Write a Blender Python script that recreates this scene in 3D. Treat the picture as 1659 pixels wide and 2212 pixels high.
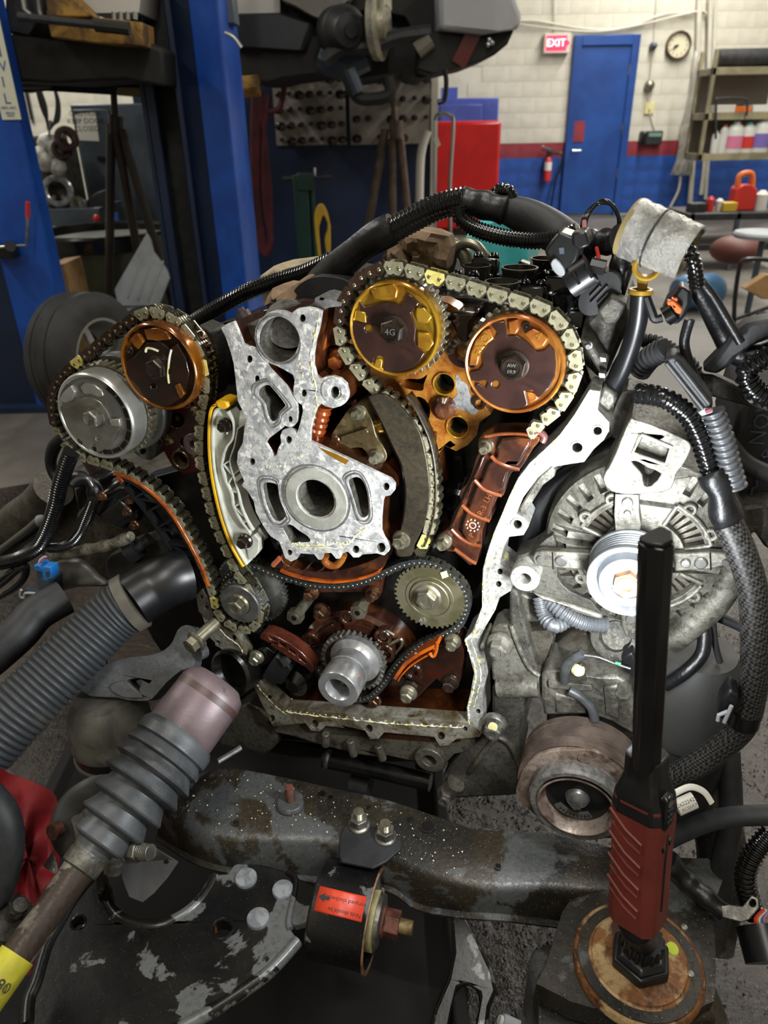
import bpy, bmesh, math, random
from mathutils import Vector, Matrix, noise
from mathutils.geometry import tessellate_polygon
random.seed(7)
S = bpy.context.scene
for _o in list(bpy.data.objects): bpy.data.objects.remove(_o)
PI = math.pi
R = math.radians
# ------------------------------------------------------------------ camera
FPX, IW, IH = 1598.0, 1659, 2212
cam_d = bpy.data.cameras.new('camera'); cam = bpy.data.objects.new('camera', cam_d)
S.collection.objects.link(cam); S.camera = cam
cam_d.sensor_fit = 'VERTICAL'; cam_d.sensor_height = 36.0; cam_d.lens = FPX / IH * 36.0
cam_d.clip_start = 0.02; cam_d.clip_end = 60
PITCH, ROLL, CH = R(28), R(1.1), 1.10
CM = Matrix.Translation((0, 0, CH)) @ Matrix.Rotation(PI/2 - PITCH, 4, 'X') @ Matrix.Rotation(-ROLL, 4, 'Z')
cam.matrix_world = CM
cam_d.dof.use_dof = True; cam_d.dof.focus_distance = 0.85; cam_d.dof.aperture_fstop = 7.0
CP = Vector((0, 0, CH))
# ------------------------------------------------------------------ world, exposure
wd = bpy.data.worlds.new('world'); S.world = wd; wd.use_nodes = True
wd.node_tree.nodes['Background'].inputs[0].default_value = (0.75, 0.8, 0.9, 1)
wd.node_tree.nodes['Background'].inputs[1].default_value = 0.15
S.view_settings.view_transform = 'Standard'; S.view_settings.look = 'None'
S.view_settings.exposure = 0.38; S.view_settings.gamma = 1.0; S.view_settings.use_curve_mapping = False
WAND = 3.5
def area(name, loc, target, sx, sy, power, col=(1, 1, 1), spread=180):
    l = bpy.data.lights.new(name, 'AREA'); l.shape = 'RECTANGLE'; l.size = sx; l.size_y = sy; l.energy = power; l.color = col; l.spread = R(spread)
    o = bpy.data.objects.new(name, l); S.collection.objects.link(o)
    d = (Vector(target) - Vector(loc)).normalized()
    o.matrix_world = Matrix.Translation(loc) @ d.to_track_quat('-Z', 'Y').to_matrix().to_4x4()
    return o
# shop ceiling fluorescents (fixtures are built with the room)
TUBES = [(-3.2, 2.2), (0.3, 1.2), (3.4, 2.4), (3.2, 5.6), (3.2, 8.3), (-3.4, 7.0), (-0.4, -1.6)]
for _i, (_x, _y) in enumerate(TUBES):
    area('ceiling_tube_light', (_x, _y, 3.78), (_x, _y, 0), 0.25, 2.2, [50, 27, 56, 110, 120, 130, 52][_i], (1.0, 0.97, 0.9))
# ------------------------------------------------------------------ helpers
def ray(px, py):
    d = Vector(((px - IW/2) / FPX, -(py - IH/2) / FPX, -1.0))
    return (CM.to_3x3() @ d)
def CD(px, py, d):            # a point of the scene measured by its depth from the photographer
    return CP + ray(px, py) * d
class Fr:                     # a working plane: x right, y up, z towards the viewer
    def __init__(s, M): s.M = M; s.I = M.inverted()
    def __call__(s, x, y, z=0): return s.M @ Vector((x, y, z))
    def at(s, px, py, z=0):
        o = s.I @ CP; d = s.I.to_3x3() @ ray(px, py)
        t = (z - o.z) / d.z
        q = o + d * t
        return (q.x, q.y)
    def w(s, px, py, z=0): x, y = s.at(px, py, z); return s(x, y, z)
    def pts(s, L, z=0): return [s.at(a, b, z) for a, b in L]
    def rad(s, px, py, r, z=0):
        a = Vector(s.at(px, py - r, z)); b = Vector(s.at(px, py + r, z)); return (a - b).length / 2
    def sub(s, x, y, z=0, rot=0): return Fr(s.M @ Matrix.Translation((x, y, z)) @ Matrix.Rotation(rot, 4, 'Z'))
def fr_axis(o, zd, xh=(1, 0, 0)):
    z = Vector(zd).normalized(); x = Vector(xh); x = (x - z * x.dot(z)).normalized(); y = z.cross(x)
    M = Matrix((x, y, z)).transposed().to_4x4(); M.translation = Vector(o); return Fr(M)
def Zm(ox, oy, s): return lambda L: [(ox + a / s, oy + b / s) for a, b in L]
zA, zB, zC, zD, zE = Zm(80,620,3.072), Zm(440,620,3.19), Zm(720,540,2.765), Zm(400,1150,2.304), Zm(980,820,2.443)
zF, zG, zH, zI, zJ = Zm(1000,1350,2.517), Zm(0,1100,2.765), Zm(0,1600,2.592), Zm(440,1600,2.183), Zm(900,380,2.186)
zK, zL, zM = Zm(0,0,2.765), Zm(450,0,2.37), Zm(900,0,2.186)
def one(z, x, y): return z([(x, y)])[0]
FLOOR = Fr(Matrix.Identity(4))
def horiz(z): return Fr(Matrix.Translation((0, 0, z)))
def wallY(y): return fr_axis((0, y, 0), (0, -1, 0), (1, 0, 0))
def smooth(pts, n=6, closed=False):
    P = [Vector(p) for p in pts]; out = []; N = len(P)
    rng = range(N if closed else N - 1)
    for i in rng:
        if closed: a, b, c, d = P[(i-1) % N], P[i], P[(i+1) % N], P[(i+2) % N]
        else: a, b, c, d = P[max(i-1, 0)], P[i], P[i+1], P[min(i+2, N-1)]
        for k in range(n):
            t = k / n
            out.append(0.5 * ((2*b) + (c-a)*t + (2*a-5*b+4*c-d)*t*t + (3*b-a-3*c+d)*t*t*t))
    if not closed: out.append(P[-1])
    return out
def sm2(pts, n=4, closed=True): return [(p.x, p.y) for p in smooth([(a, b, 0) for a, b in pts], n, closed)]
def circ(x, y, r, n=16, ry=None): return [(x + r*math.cos(2*PI*i/n), y + (ry or r)*math.sin(2*PI*i/n)) for i in range(n)]
def resample(P, step):
    P = [Vector(p) for p in P]; out = [P[0].copy()]; acc = 0.0; last = P[0]
    for i in range(1, len(P)):
        seg = (P[i] - last).length
        while acc + seg >= step:
            t = (step - acc) / seg; last = last + (P[i] - last) * t; out.append(last.copy()); seg = (P[i] - last).length; acc = 0.0
        acc += seg; last = P[i]
    return out
class MB:
    def __init__(s): s.v = []; s.f = []
    def add(s, vs, fs):
        b = len(s.v); s.v += [Vector(v) for v in vs]; s.f += [tuple(b + i for i in f) for f in fs]; return s
    def box(s, fr, cx, cy, cz, sx, sy, sz, rot=0, taper=1.0):
        c, q = math.cos(rot), math.sin(rot); vs = []
        for k in (-1, 1):
            tp = taper if k > 0 else 1
            for (i, j) in ((-1,-1),(1,-1),(1,1),(-1,1)):
                x, y = i*sx/2*tp, j*sy/2*tp
                vs.append(fr(cx + x*c - y*q, cy + x*q + y*c, cz + k*sz/2))
        return s.add(vs, [(3,2,1,0),(4,5,6,7),(0,1,5,4),(1,2,6,5),(2,3,7,6),(3,0,4,7)])
    def box2(s, fr, x0, x1, y0, y1, z0, z1): return s.box(fr, (x0+x1)/2, (y0+y1)/2, (z0+z1)/2, x1-x0, y1-y0, z1-z0)
    def poly(s, fr, outer, z0, z1, holes=(), slope=0.0):
        """prism from an outline (plane coords) between z0 (back) and z1 (front)"""
        loops = [list(outer)] + [list(h) for h in holes]
        def sgn(L): return sum(L[i][0]*L[(i+1) % len(L)][1] - L[(i+1) % len(L)][0]*L[i][1] for i in range(len(L)))
        if sgn(loops[0]) < 0: loops[0].reverse()
        for k in range(1, len(loops)):
            if sgn(loops[k]) > 0: loops[k].reverse()
        tess = tessellate_polygon([[Vector((a, b, 0)) for a, b in L] for L in loops])
        flat = [p for L in loops for p in L]; n = len(flat)
        def area3(t):
            a, b, c = (flat[i] for i in t); return (b[0]-a[0])*(c[1]-a[1]) - (c[0]-a[0])*(b[1]-a[1])
        tess = [t if area3(t) > 0 else (t[0], t[2], t[1]) for t in tess]
        zz = z1 if callable(z1) else (lambda x, y: z1)
        zb = z0 if callable(z0) else (lambda x, y: z0)
        vs = [fr(a, b, zz(a, b)) for a, b in flat] + [fr(a, b, zb(a, b)) for a, b in flat]
        fs = [tuple(t) for t in tess] + [(t[2]+n, t[1]+n, t[0]+n) for t in tess]
        b = 0
        for L in loops:
            m = len(L)
            for i in range(m): fs.append((b+i, b+i+n, b+(i+1) % m+n, b+(i+1) % m))
            b += m
        return s.add(vs, fs)
    def lathe(s, fr, prof, seg=32, x=0, y=0, a0=0, a1=2*PI, sx=1, sy=1, mod=None, caps=True):
        """prof = [(r, z)...] along the frame's z"""
        full = abs(a1 - a0 - 2*PI) < 1e-6; n = seg if full else seg + 1; vs = []; m = len(prof)
        for i in range(n):
            a = a0 + (a1-a0)*i/seg; c, q = math.cos(a), math.sin(a); k = mod(a) if mod else 1
            for (r, z) in prof: vs.append(fr(x + r*k*c*sx, y + r*k*q*sy, z))
        fs = []
        for i in range(seg):
            j = (i+1) % n
            for k in range(m-1): fs.append((i*m+k, j*m+k, j*m+k+1, i*m+k+1))
        if full and caps:
            if prof[0][0] > 1e-7: fs.append(tuple(i*m for i in reversed(range(n))))
            if prof[-1][0] > 1e-7: fs.append(tuple(i*m+m-1 for i in range(n)))
        return s.add(vs, fs)
    def ring(s, fr, ri, ro, z0, z1, seg=32, x=0, y=0, ch=0.0):
        """closed annulus"""
        vs = []; P = [(ri, z0), (ro, z0), (ro, z1-ch), (ro-ch, z1), (ri+ch, z1), (ri, z1-ch)] if ch else [(ri, z0), (ro, z0), (ro, z1), (ri, z1)]
        m = len(P)
        for i in range(seg):
            a = 2*PI*i/seg
            for r, z in P: vs.append(fr(x+r*math.cos(a), y+r*math.sin(a), z))
        fs = [(i*m+k, ((i+1) % seg)*m+k, ((i+1) % seg)*m+(k+1) % m, i*m+(k+1) % m) for i in range(seg) for k in range(m)]
        return s.add(vs, fs)
    def cyl(s, p0, p1, r0, r1=None, seg=16):
        p0, p1 = Vector(p0), Vector(p1); r1 = r0 if r1 is None else r1; d = p1 - p0
        f = fr_axis(p0, d, (0.31, 0.2, 0.9) if abs(d.normalized().z) < .9 else (1, 0, 0))
        return s.lathe(f, [(r0, 0), (r1, d.length)], seg)
    def prism(s, fr, n, r, z0, z1, x=0, y=0, rot=0, r1=None):
        r1 = r1 or r
        vs = [fr(x + r*math.cos(rot+2*PI*i/n), y + r*math.sin(rot+2*PI*i/n), z0) for i in range(n)] + [fr(x + r1*math.cos(rot+2*PI*i/n), y + r1*math.sin(rot+2*PI*i/n), z1) for i in range(n)]
        return s.add(vs, [tuple(reversed(range(n))), tuple(range(n, 2*n))] + [(i, (i+1) % n, (i+1) % n+n, i+n) for i in range(n)])
    def tube(s, P, r, seg=10, cap=True, flat=1.0):
        """P world points, r number or list or function of index fraction"""
        P = [Vector(p) for p in P]; n = len(P)
        rr = [r(i/(n-1)) if callable(r) else (r[i] if isinstance(r, (list, tuple)) else r) for i in range(n)]
        t = (P[1]-P[0]).normalized(); u = t.orthogonal().normalized(); vs = []
        for i in range(n):
            tn = (P[min(i+1, n-1)] - P[max(i-1, 0)]).normalized()
            u = (u - tn*u.dot(tn)).normalized(); w = tn.cross(u)
            for k in range(seg):
                a = 2*PI*k/seg; vs.append(P[i] + u*math.cos(a)*rr[i] + w*math.sin(a)*rr[i]*flat)
        fs = [(i*seg+k, i*seg+(k+1) % seg, (i+1)*seg+(k+1) % seg, (i+1)*seg+k) for i in range(n-1) for k in range(seg)]
        if cap: fs += [tuple(reversed(range(seg))), tuple(range((n-1)*seg, n*seg))]
        return s.add(vs, fs)
    def ribbed(s, P, r, pitch, amp, seg=14, taper=None, crest=0.5):
        """corrugated loom"""
        Q = resample(smooth(P, 14), pitch/4); n = len(Q); rr = []
        for i in range(n):
            k = i % 4; b = r if taper is None else taper(i/(n-1))
            rr.append(b + (amp if k in (0, 1) else -amp) * (1 if b == r else b/r))
        return s.tube(Q, rr, seg)
    def ball(s, c, r, seg=10, sq=1.0, fr=None):
        f = fr or Fr(Matrix.Translation(Vector(c)))
        return s.lathe(f, [(r*math.sin(PI*i/seg)+1e-5, -r*math.cos(PI*i/seg)*sq) for i in range(seg+1)], seg*2)
    def sheet(s, rows, th=0.0):
        n, m = len(rows), len(rows[0]); vs = [p for r_ in rows for p in r_]
        fs = [(i*m+j, (i+1)*m+j, (i+1)*m+j+1, i*m+j+1) for i in range(n-1) for j in range(m-1)]
        return s.add(vs, fs)
W = {}
def link(o, par, M):
    S.collection.objects.link(o)
    if par is not None:
        o.parent = par; o.matrix_local = W[par.name].inverted() @ M
    else: o.matrix_world = M
    W[o.name] = M; return o
def props(o, label=None, cat=None, group=None, kind=None):
    if label: o['label'] = label
    if cat: o['category'] = cat
    if group: o['group'] = group
    if kind: o['kind'] = kind
    return o
def mkmesh(name, mb, m, M, ang=35, smooth_=True):
    I = M.inverted(); me = bpy.data.meshes.new(name)
    me.from_pydata([I @ v for v in mb.v], [], mb.f); me.materials.append(m)
    if smooth_:
        me.shade_smooth(); me.set_sharp_from_angle(angle=R(ang))
    bm = bmesh.new(); bm.from_mesh(me); bmesh.ops.recalc_face_normals(bm, faces=bm.faces); bm.to_mesh(me); bm.free()
    return me
def finish(o, bev=0, sub=0, solid=0):
    if solid:
        k = o.modifiers.new('thick', 'SOLIDIFY'); k.thickness = solid; k.offset = 0
    if bev:
        b = o.modifiers.new('bevel', 'BEVEL'); b.width = bev; b.segments = 2; b.limit_method = 'ANGLE'; b.angle_limit = R(40); b.harden_normals = False
    if sub:
        k = o.modifiers.new('sub', 'SUBSURF'); k.levels = sub; k.render_levels = sub
    return o
SPLIT = {'crankcase_rib','casting_boss','bore_lip','sealant_bead','cast_rib','step_rib','truss_rib','raised_pad','pocket_rib','vent_slot','cross_rib','ridge','bore_liner','gasket_groove','hole_rim','pale_web','hinge','torn_bracket','oil_scum','bore_wall'}
def islands(mb):
    p = list(range(len(mb.v)))
    def find(i):
        while p[i] != i: p[i] = p[p[i]]; i = p[i]
        return i
    for f in mb.f:
        a = find(f[0])
        for q in f[1:]: p[find(q)] = a
    G = {}
    for f in mb.f: G.setdefault(find(f[0]), []).append(f)
    out = []
    for fs in G.values():
        ids = sorted({i for f in fs for i in f}); mp = {v: k for k, v in enumerate(ids)}; b = MB(); b.v = [mb.v[i] for i in ids]; b.f = [tuple(mp[i] for i in f) for f in fs]; out.append(b)
    return out
def part(name, mb, m, par, bev=0, label=None, kind=None, ang=35, sub=0, solid=0):
    if name in SPLIT and not kind:
        I_ = islands(mb)
        if len(I_) > 1: return [part_(name, b, m, par, bev, label, kind, ang, sub, solid) for b in I_][0]
    return part_(name, mb, m, par, bev, label, kind, ang, sub, solid)
def part_(name, mb, m, par, bev=0, label=None, kind=None, ang=35, sub=0, solid=0):
    o = bpy.data.objects.new(name, mkmesh(name, mb, m, W[par.name], ang)); link(o, par, W[par.name]); props(o, label, kind=kind)
    return finish(o, bev, sub, solid)
def thing(name, label, cat, loc, group=None, fr=None, kind=None):
    o = bpy.data.objects.new(name, None); o.empty_display_size = 0.02
    M = fr.M.copy() if fr else Matrix.Identity(4); M.translation = Vector(loc)
    link(o, None, M); return props(o, label, cat, group, kind)
def solo(name, mb, m, label, cat, group=None, bev=0, kind=None, ang=35, sub=0, solid=0):
    lo = [min(v[i] for v in mb.v) for i in range(3)]; hi = [max(v[i] for v in mb.v) for i in range(3)]
    M = Matrix.Translation(((lo[0]+hi[0])/2, (lo[1]+hi[1])/2, lo[2]))
    o = bpy.data.objects.new(name, mkmesh(name, mb, m, M, ang)); link(o, None, M); props(o, label, cat, group, kind)
    return finish(o, bev, sub, solid)
def struct(name, mb, m, bev=0, label=None, par=None):
    if par: return part(name, mb, m, par, bev, label)
    return solo(name, mb, m, label, None, None, bev, 'structure')
def instance(name, me, M, par, label=None):
    o = bpy.data.objects.new(name, me); link(o, par, M); return props(o, label)
def mesh_only(name, mb, m, ang=35): return mkmesh(name, mb, m, Matrix.Identity(4), ang)
def text(name, body, fr, size, m, par, ext=0.0004, align='CENTER', label=None, sx=1.0):
    cu = bpy.data.curves.new(name, 'FONT'); cu.body = body; cu.size = size; cu.extrude = ext; cu.align_x = align; cu.align_y = 'CENTER'; cu.resolution_u = 2
    t = bpy.data.objects.new(name, cu); S.collection.objects.link(t); bpy.context.view_layer.update()
    me = bpy.data.meshes.new_from_object(t.evaluated_get(bpy.context.evaluated_depsgraph_get())); bpy.data.objects.remove(t)
    me.name = name; me.materials.clear(); me.materials.append(m)
    if sx != 1.0: me.transform(Matrix.Diagonal((sx, 1, 1, 1)))
    o = bpy.data.objects.new(name, me); link(o, par, fr.M); return props(o, label)
# ------------------------------------------------------------------ materials
def hx(h):
    c = [int(h[i:i+2], 16)/255 for i in (0, 2, 4)]
    return tuple(((x/12.92) if x <= .04045 else ((x+.055)/1.055)**2.4) for x in c) + (1,)
MT = {}
def mat(name, c1, c2=None, sc=20, metal=0.0, rough=0.5, rough2=None, bump=0.0, bsc=None, lo=.4, hi=.6, c3=None, sc3=6, lo3=.5, hi3=.6, metal2=None, emis=0, coat=0, bdist=0.002, detail=6, alpha=1, speck=None, trans=0, grime=None, gsc=170):
    if name in MT: return MT[name]
    if grime is None: grime = 0 if (emis or alpha < 1 or (c2 is None)) else (.55 if ('cast' in name or 'alu' in name) else (.35 if name in ('frame_black', 'arm_black', 'pulley_rust', 'rust', 'shaft_paint', 'maroon_face', 'amber_pale', 'olive', 'olive_cast', 'concrete', 'mount_grey') else 0))
    m = bpy.data.materials.new(name); m.use_nodes = True; nt = m.node_tree; B = nt.nodes['Principled BSDF']
    def N(t): return nt.nodes.new(t)
    tc = N('ShaderNodeTexCoord')
    def nz(scale, det=detail, dis=0.0):
        n = N('ShaderNodeTexNoise'); n.inputs['Scale'].default_value = scale; n.inputs['Detail'].default_value = det; n.inputs['Roughness'].default_value = .62
        n.inputs['Distortion'].default_value = dis; nt.links.new(tc.outputs['Object'], n.inputs['Vector']); return n
    def rmp(src, a, b):
        r_ = N('ShaderNodeMapRange'); r_.interpolation_type = 'SMOOTHSTEP'; r_.inputs[1].default_value = a; r_.inputs[2].default_value = b; nt.links.new(src, r_.inputs[0]); return r_.outputs[0]
    def mix(fac, a, b, col=True):
        x = N('ShaderNodeMix'); x.data_type = 'RGBA' if col else 'FLOAT'; nt.links.new(fac, x.inputs[0])
        i, j = (6, 7) if col else (2, 3)
        for idx, v in ((i, a), (j, b)):
            if hasattr(v, 'links') or hasattr(v, 'is_linked'): nt.links.new(v, x.inputs[idx])
            else: x.inputs[idx].default_value = v
        return x.outputs[2 if col else 0]
    B.inputs['Metallic'].default_value = metal; B.inputs['Roughness'].default_value = rough
    col = hx(c1)
    if c2:
        f = rmp(nz(sc, dis=.4).outputs['Fac'], lo, hi); col = mix(f, hx(c1), hx(c2))
        if rough2 is not None: nt.links.new(mix(f, rough, rough2, False), B.inputs['Roughness'])
        if metal2 is not None: nt.links.new(mix(f, metal, metal2, False), B.inputs['Metallic'])
    if c3: col = mix(rmp(nz(sc3, dis=.3).outputs['Fac'], lo3, hi3), col if not isinstance(col, tuple) else col, hx(c3))
    if speck:
        vn = N('ShaderNodeTexVoronoi'); vn.inputs['Scale'].default_value = speck[1]; vn.inputs['Randomness'].default_value = 1; nt.links.new(tc.outputs['Object'], vn.inputs['Vector'])
        lt = N('ShaderNodeMath'); lt.operation = 'LESS_THAN'; lt.inputs[1].default_value = speck[2]; nt.links.new(vn.outputs['Distance'], lt.inputs[0])
        col = mix(lt.outputs[0], col, hx(speck[0]))
    if grime:
        g1 = rmp(nz(gsc, 8).outputs['Fac'], .45, .72); dk = N('ShaderNodeMix'); dk.data_type = 'RGBA'; dk.blend_type = 'MULTIPLY'; nt.links.new(g1, dk.inputs[0])
        if isinstance(col, tuple): dk.inputs[6].default_value = col
        else: nt.links.new(col, dk.inputs[6])
        k_ = 1-grime; dk.inputs[7].default_value = (k_, k_*.96, k_*.9, 1); col = dk.outputs[2]
        if rough2 is None and rough > .36: nt.links.new(mix(rmp(nz(gsc*1.7, 5).outputs['Fac'], .4, .65), max(rough-.08, .05), min(rough+.14, 1.0), False), B.inputs['Roughness'])
    if isinstance(col, tuple): B.inputs['Base Color'].default_value = col
    else: nt.links.new(col, B.inputs['Base Color'])
    if bump:
        b = N('ShaderNodeBump'); b.inputs['Strength'].default_value = bump; b.inputs['Distance'].default_value = bdist
        nt.links.new(nz(bsc or sc*4).outputs['Fac'], b.inputs['Height']); nt.links.new(b.outputs[0], B.inputs['Normal'])
    if emis:
        B.inputs['Emission Strength'].default_value = emis
        B.inputs['Emission Color'].default_value = hx(c1)
    if coat: B.inputs['Coat Weight'].default_value = coat; B.inputs['Coat Roughness'].default_value = .12
    if alpha < 1: B.inputs['Alpha'].default_value = alpha
    if trans: B.inputs['Transmission Weight'].default_value = trans
    MT[name] = m; return m
mat('alu_cover_', 'b4b5b2', '8f9094', 35, metal=.45, rough=.5, bump=.25, bsc=260, c3='d2cfa6', sc3=55, lo3=.56, hi3=.66)
mat('alu_bright', 'b0b0ac', '8a8a84', 30, metal=.35, rough=.5, bump=.2, bsc=220, c3='d8cf96', sc3=60, lo3=.58, hi3=.66)
mat('alu_face', 'd0d0cc', 'a4a5a8', 90, metal=.35, rough=.42, bump=.4, bsc=300, grime=.3, c3='f2f2ec', sc3=110, lo3=.54, hi3=.62)
mat('alu_side', '8f9090', '6e6e6c', 25, metal=.5, rough=.55, bump=.3, bsc=300)
mat('rtv', 'e3e2cf', 'c6c07c', 60, rough=.6)
mat('amber', '9a5616', '682a0e', 22, metal=.35, rough=.22, rough2=.35, coat=.6, bump=.15, bsc=120, lo=.38, hi=.62)
mat('amber_pale', 'a87430', '84481a', 30, metal=.35, rough=.25, coat=.5, c3='9a9684', sc3=24, lo3=.6, hi3=.64, bump=.12, bsc=150)
mat('gold', 'b8902c', '9a6a1c', 30, metal=.65, rough=.25, coat=.6, bump=.08, bsc=90)
mat('gold_orange', 'b07430', '905020', 30, metal=.55, rough=.28, coat=.6, bump=.08, bsc=90)
mat('brown_oil', '38231e', '2a1a17', 30, metal=.35, rough=.25, coat=.7, bump=.05, bsc=60, speck=('8a7a68', 500, .06))
mat('rust_guide', '3a1e13', '24130e', 26, metal=.1, rough=.22, coat=.8, bump=.12, bsc=60, c3='4c2a15', sc3=18)
mat('dark_oil', '1c100b', '2c160d', 30, metal=.3, rough=.15, coat=.9, bump=.15, bsc=40)
mat('black_oil', '0a0b0c', '14120f', 20, metal=.1, rough=.25, coat=.3, bump=.3, bsc=60)
mat('chain', '98947c', '7c785f', 60, metal=.45, rough=.35, coat=.3)
mat('chain_in', '56523f', '3c3a30', 60, metal=.7, rough=.3, coat=.3)
mat('chain_dark', '4c4c4a', '3a332c', 60, metal=.75, rough=.3, coat=.3)
mat('chain_brown_shade', '4a352c', '33241e', 60, metal=.6, rough=.28, coat=.5)  # darker link colour with shade put into it
mat('chain_blue', '55585c', '3a3c40', 60, metal=.75, rough=.32)
mat('yellow_link', 'd8cc7a', 'b8a850', 60, metal=.3, rough=.4)
mat('pin', '8a8468', metal=.8, rough=.25)
mat('steel', '9b9b98', '7a7a76', 30, metal=.85, rough=.3, bump=.05, bsc=200)
mat('steel_pale', '8e8a78', '6c6856', 30, metal=.75, rough=.35, coat=.2)
mat('steel_bright', 'c8c8c8', 'a0a0a0', 30, metal=.8, rough=.25)
mat('bolt_dark', '4a4038', '2c2420', 50, metal=.8, rough=.28, coat=.6)
mat('bolt_brown', '6a4c34', '3c281c', 60, metal=.7, rough=.3, coat=.5)
mat('bolt_grey', '88867c', '5c5a54', 60, metal=.7, rough=.42, bump=.2, bsc=300)
mat('olive', '3b352a', '2c2820', 18, metal=.3, rough=.38, coat=.25, speck=('80786a', 600, .06))
mat('olive_cast', '6c6142', '4c4028', 30, metal=.4, rough=.32, coat=.5, bump=.1, bsc=80)
mat('sprocket_face', '74705a', '5c583f', 24, metal=.6, rough=.4, coat=.2)
mat('guide_plastic', 'b8baae', 'a0a196', 20, rough=.4, bump=.04, coat=.15)
mat('yellow_strip', 'd8a818', 'c8941a', 20, rough=.3, coat=.4)
mat('orange_strip', 'a8500f', '7c3410', 30, rough=.25, coat=.6)
mat('black_plastic', '0f1012', '17181a', 20, rough=.35, bump=.03)
mat('black_gloss', '08090a', '101112', 20, rough=.2, coat=.3, bump=.05, bsc=60)
mat('black_tape', '0d0e10', '18181a', 30, rough=.34, bump=.5, bsc=90)
mat('black_dusty', '26272a', '18191b', 22, rough=.55, bump=.15, bsc=200)
mat('rubber_grey', '4c4f52', '36383a', 14, rough=.42, bump=.12, bsc=160, c3='2a2b2b', sc3=9, lo3=.56, hi3=.62, speck=('b8b6ac', 330, .05))
mat('rubber_hose', '34373a', '54544c', 12, rough=.5, lo=.5, hi=.75, bump=.1, bsc=180)
mat('joint_mauve', '6a5b5e', '54484a', 12, rough=.42, metal=.25, c3='3e3432', sc3=14, lo3=.56, hi3=.6, speck=('c8c4bc', 260, .06), bump=.08, bsc=200)
mat('frame_black', '1f1e1b', '332c20', 10, rough=.38, metal=.2, bump=.25, bsc=150, c3='4c4e4e', sc3=8, lo3=.53, hi3=.57, speck=('b0aca0', 230, .09))
mat('arm_black', '151516', '221f1b', 12, rough=.3, metal=.25, bump=.12, bsc=110, c3='6c6e6e', sc3=10, lo3=.53, hi3=.555, speck=('a8a49a', 280, .07))
mat('cast_grey', '504e47', '35332e', 16, rough=.55, metal=.4, bump=.4, bsc=220, c3='35332e', sc3=11, lo3=.54, hi3=.64, speck=('b8b4a8', 420, .09))
mat('cast_light', '75736a', '504e46', 26, rough=.46, metal=.45, bump=.4, bsc=260, c3='3c3a33', sc3=16, lo3=.53, hi3=.68)
mat('cast_brown', '5a564c', '3a352c', 16, rough=.42, metal=.4, bump=.3, bsc=200, coat=.2, speck=('a8a498', 420, .08))
mat('pulley_steel', '6c5e54', '4c423c', 18, metal=.5, rough=.42, bump=.1, bsc=200)
mat('pulley_rust', '75655a', '4a3c34', 30, metal=.4, rough=.5, bump=.25, bsc=200, c3='8a7c70', sc3=20)
mat('copper_cast', '5e3219', '3c1e0e', 22, metal=.55, rough=.25, coat=.6, bump=.12, bsc=120)
mat('rust', '7c5028', '4c2c16', 40, rough=.65, metal=.1, bump=.4, bsc=300, c3='b09468', sc3=20)
mat('rust_bolt', '6c4034', '4a2c22', 60, rough=.6, metal=.3, bump=.4, bsc=400)
mat('foil', 'c4c4be', '94948e', 30, metal=.8, rough=.28, bump=1.0, bsc=260, bdist=.004)
mat('paper_brown', '8a7258', '6c563e', 12, rough=.85, bump=.5, bsc=30, bdist=.01)
mat('paper_pale', 'a89a80', '8a7c62', 12, rough=.85)
mat('teal', '5cc4c4', '44acb0', 6, rough=.35)
mat('orange_clip', 'd8601c', rough=.4)
mat('blue_clip', '2478c8', rough=.4)
mat('dipstick', 'b08c2c', '8c6c20', 20, rough=.35, metal=.3)
mat('tool_red', '7a362c', '6a2c24', 10, rough=.42, bump=.05, bsc=400)
mat('red_rag', '8c1018', '5c0a10', 8, rough=.7)
mat('lime', 'a8b830', rough=.5); mat('cream', 'd0c88c', rough=.5)
mat('sticker_red', 'd8482c', 'c83c24', 30, rough=.4)
mat('sticker_yellow', 'c8c032', 'a8a02c', 20, rough=.6)
mat('ink', '141414', rough=.6); mat('white_paper', 'd8d6cc', rough=.6); mat('white_mark', 'c8c8c0', rough=.6)
mat('blue_paint', '1a4fa8', '153f90', 3, rough=.32, bump=.03, bsc=30)
mat('blue_dark', '0c2140', '091a34', 3, rough=.5)
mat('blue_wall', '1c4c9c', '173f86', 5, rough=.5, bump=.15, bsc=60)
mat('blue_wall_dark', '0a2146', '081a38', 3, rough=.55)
mat('wall_white', 'c8c4b6', 'bab6a8', 3, rough=.65, bump=.15, bsc=50)
mat('wall_red', '8a2c36', '782430', 4, rough=.55)
mat('door_blue', '1c4890', '153a7c', 1.5, rough=.4)
mat('chrome', 'c0c4c8', metal=.95, rough=.15)
mat('concrete', '6c6863', '59554f', 2.5, rough=.5, bump=.15, bsc=30, c3='4a4640', sc3=1.2, lo3=.5, hi3=.62)
mat('tool_box_red', 'b01414', 'a01010', 3, rough=.3)
mat('cabinet_lilac', '4858a8', '3c4c98', 3, rough=.4)
mat('steel_grey', '4c5560', '3c444e', 4, rough=.45, metal=.2)
mat('car_grey', 'b4b4b8', 'a6a6aa', 3, rough=.35, coat=.4)
mat('under_dark', '0b0a08', '1d1a14', 5, rough=.7, bump=.4, bsc=20)
mat('under_rust', 'a07830', '4c3418', 9, rough=.7, bump=.4, bsc=40)
mat('green_paint', '0e332c', '0a2822', 4, rough=.4)
mat('hose_yellow', 'b89420', rough=.5); mat('hose_red', '5c1c26', '44141c', 6, rough=.6)
mat('tire', '1c1b1a', '2a2927', 8, rough=.7, bump=.2, bsc=60)
mat('foam', 'a4a8ac', '8e9296', 3, rough=.7)
mat('cardboard', 'a88458', '8a6a44', 6, rough=.8)
mat('exit_red', 'ff1830', emis=4.0, rough=.4)
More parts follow.
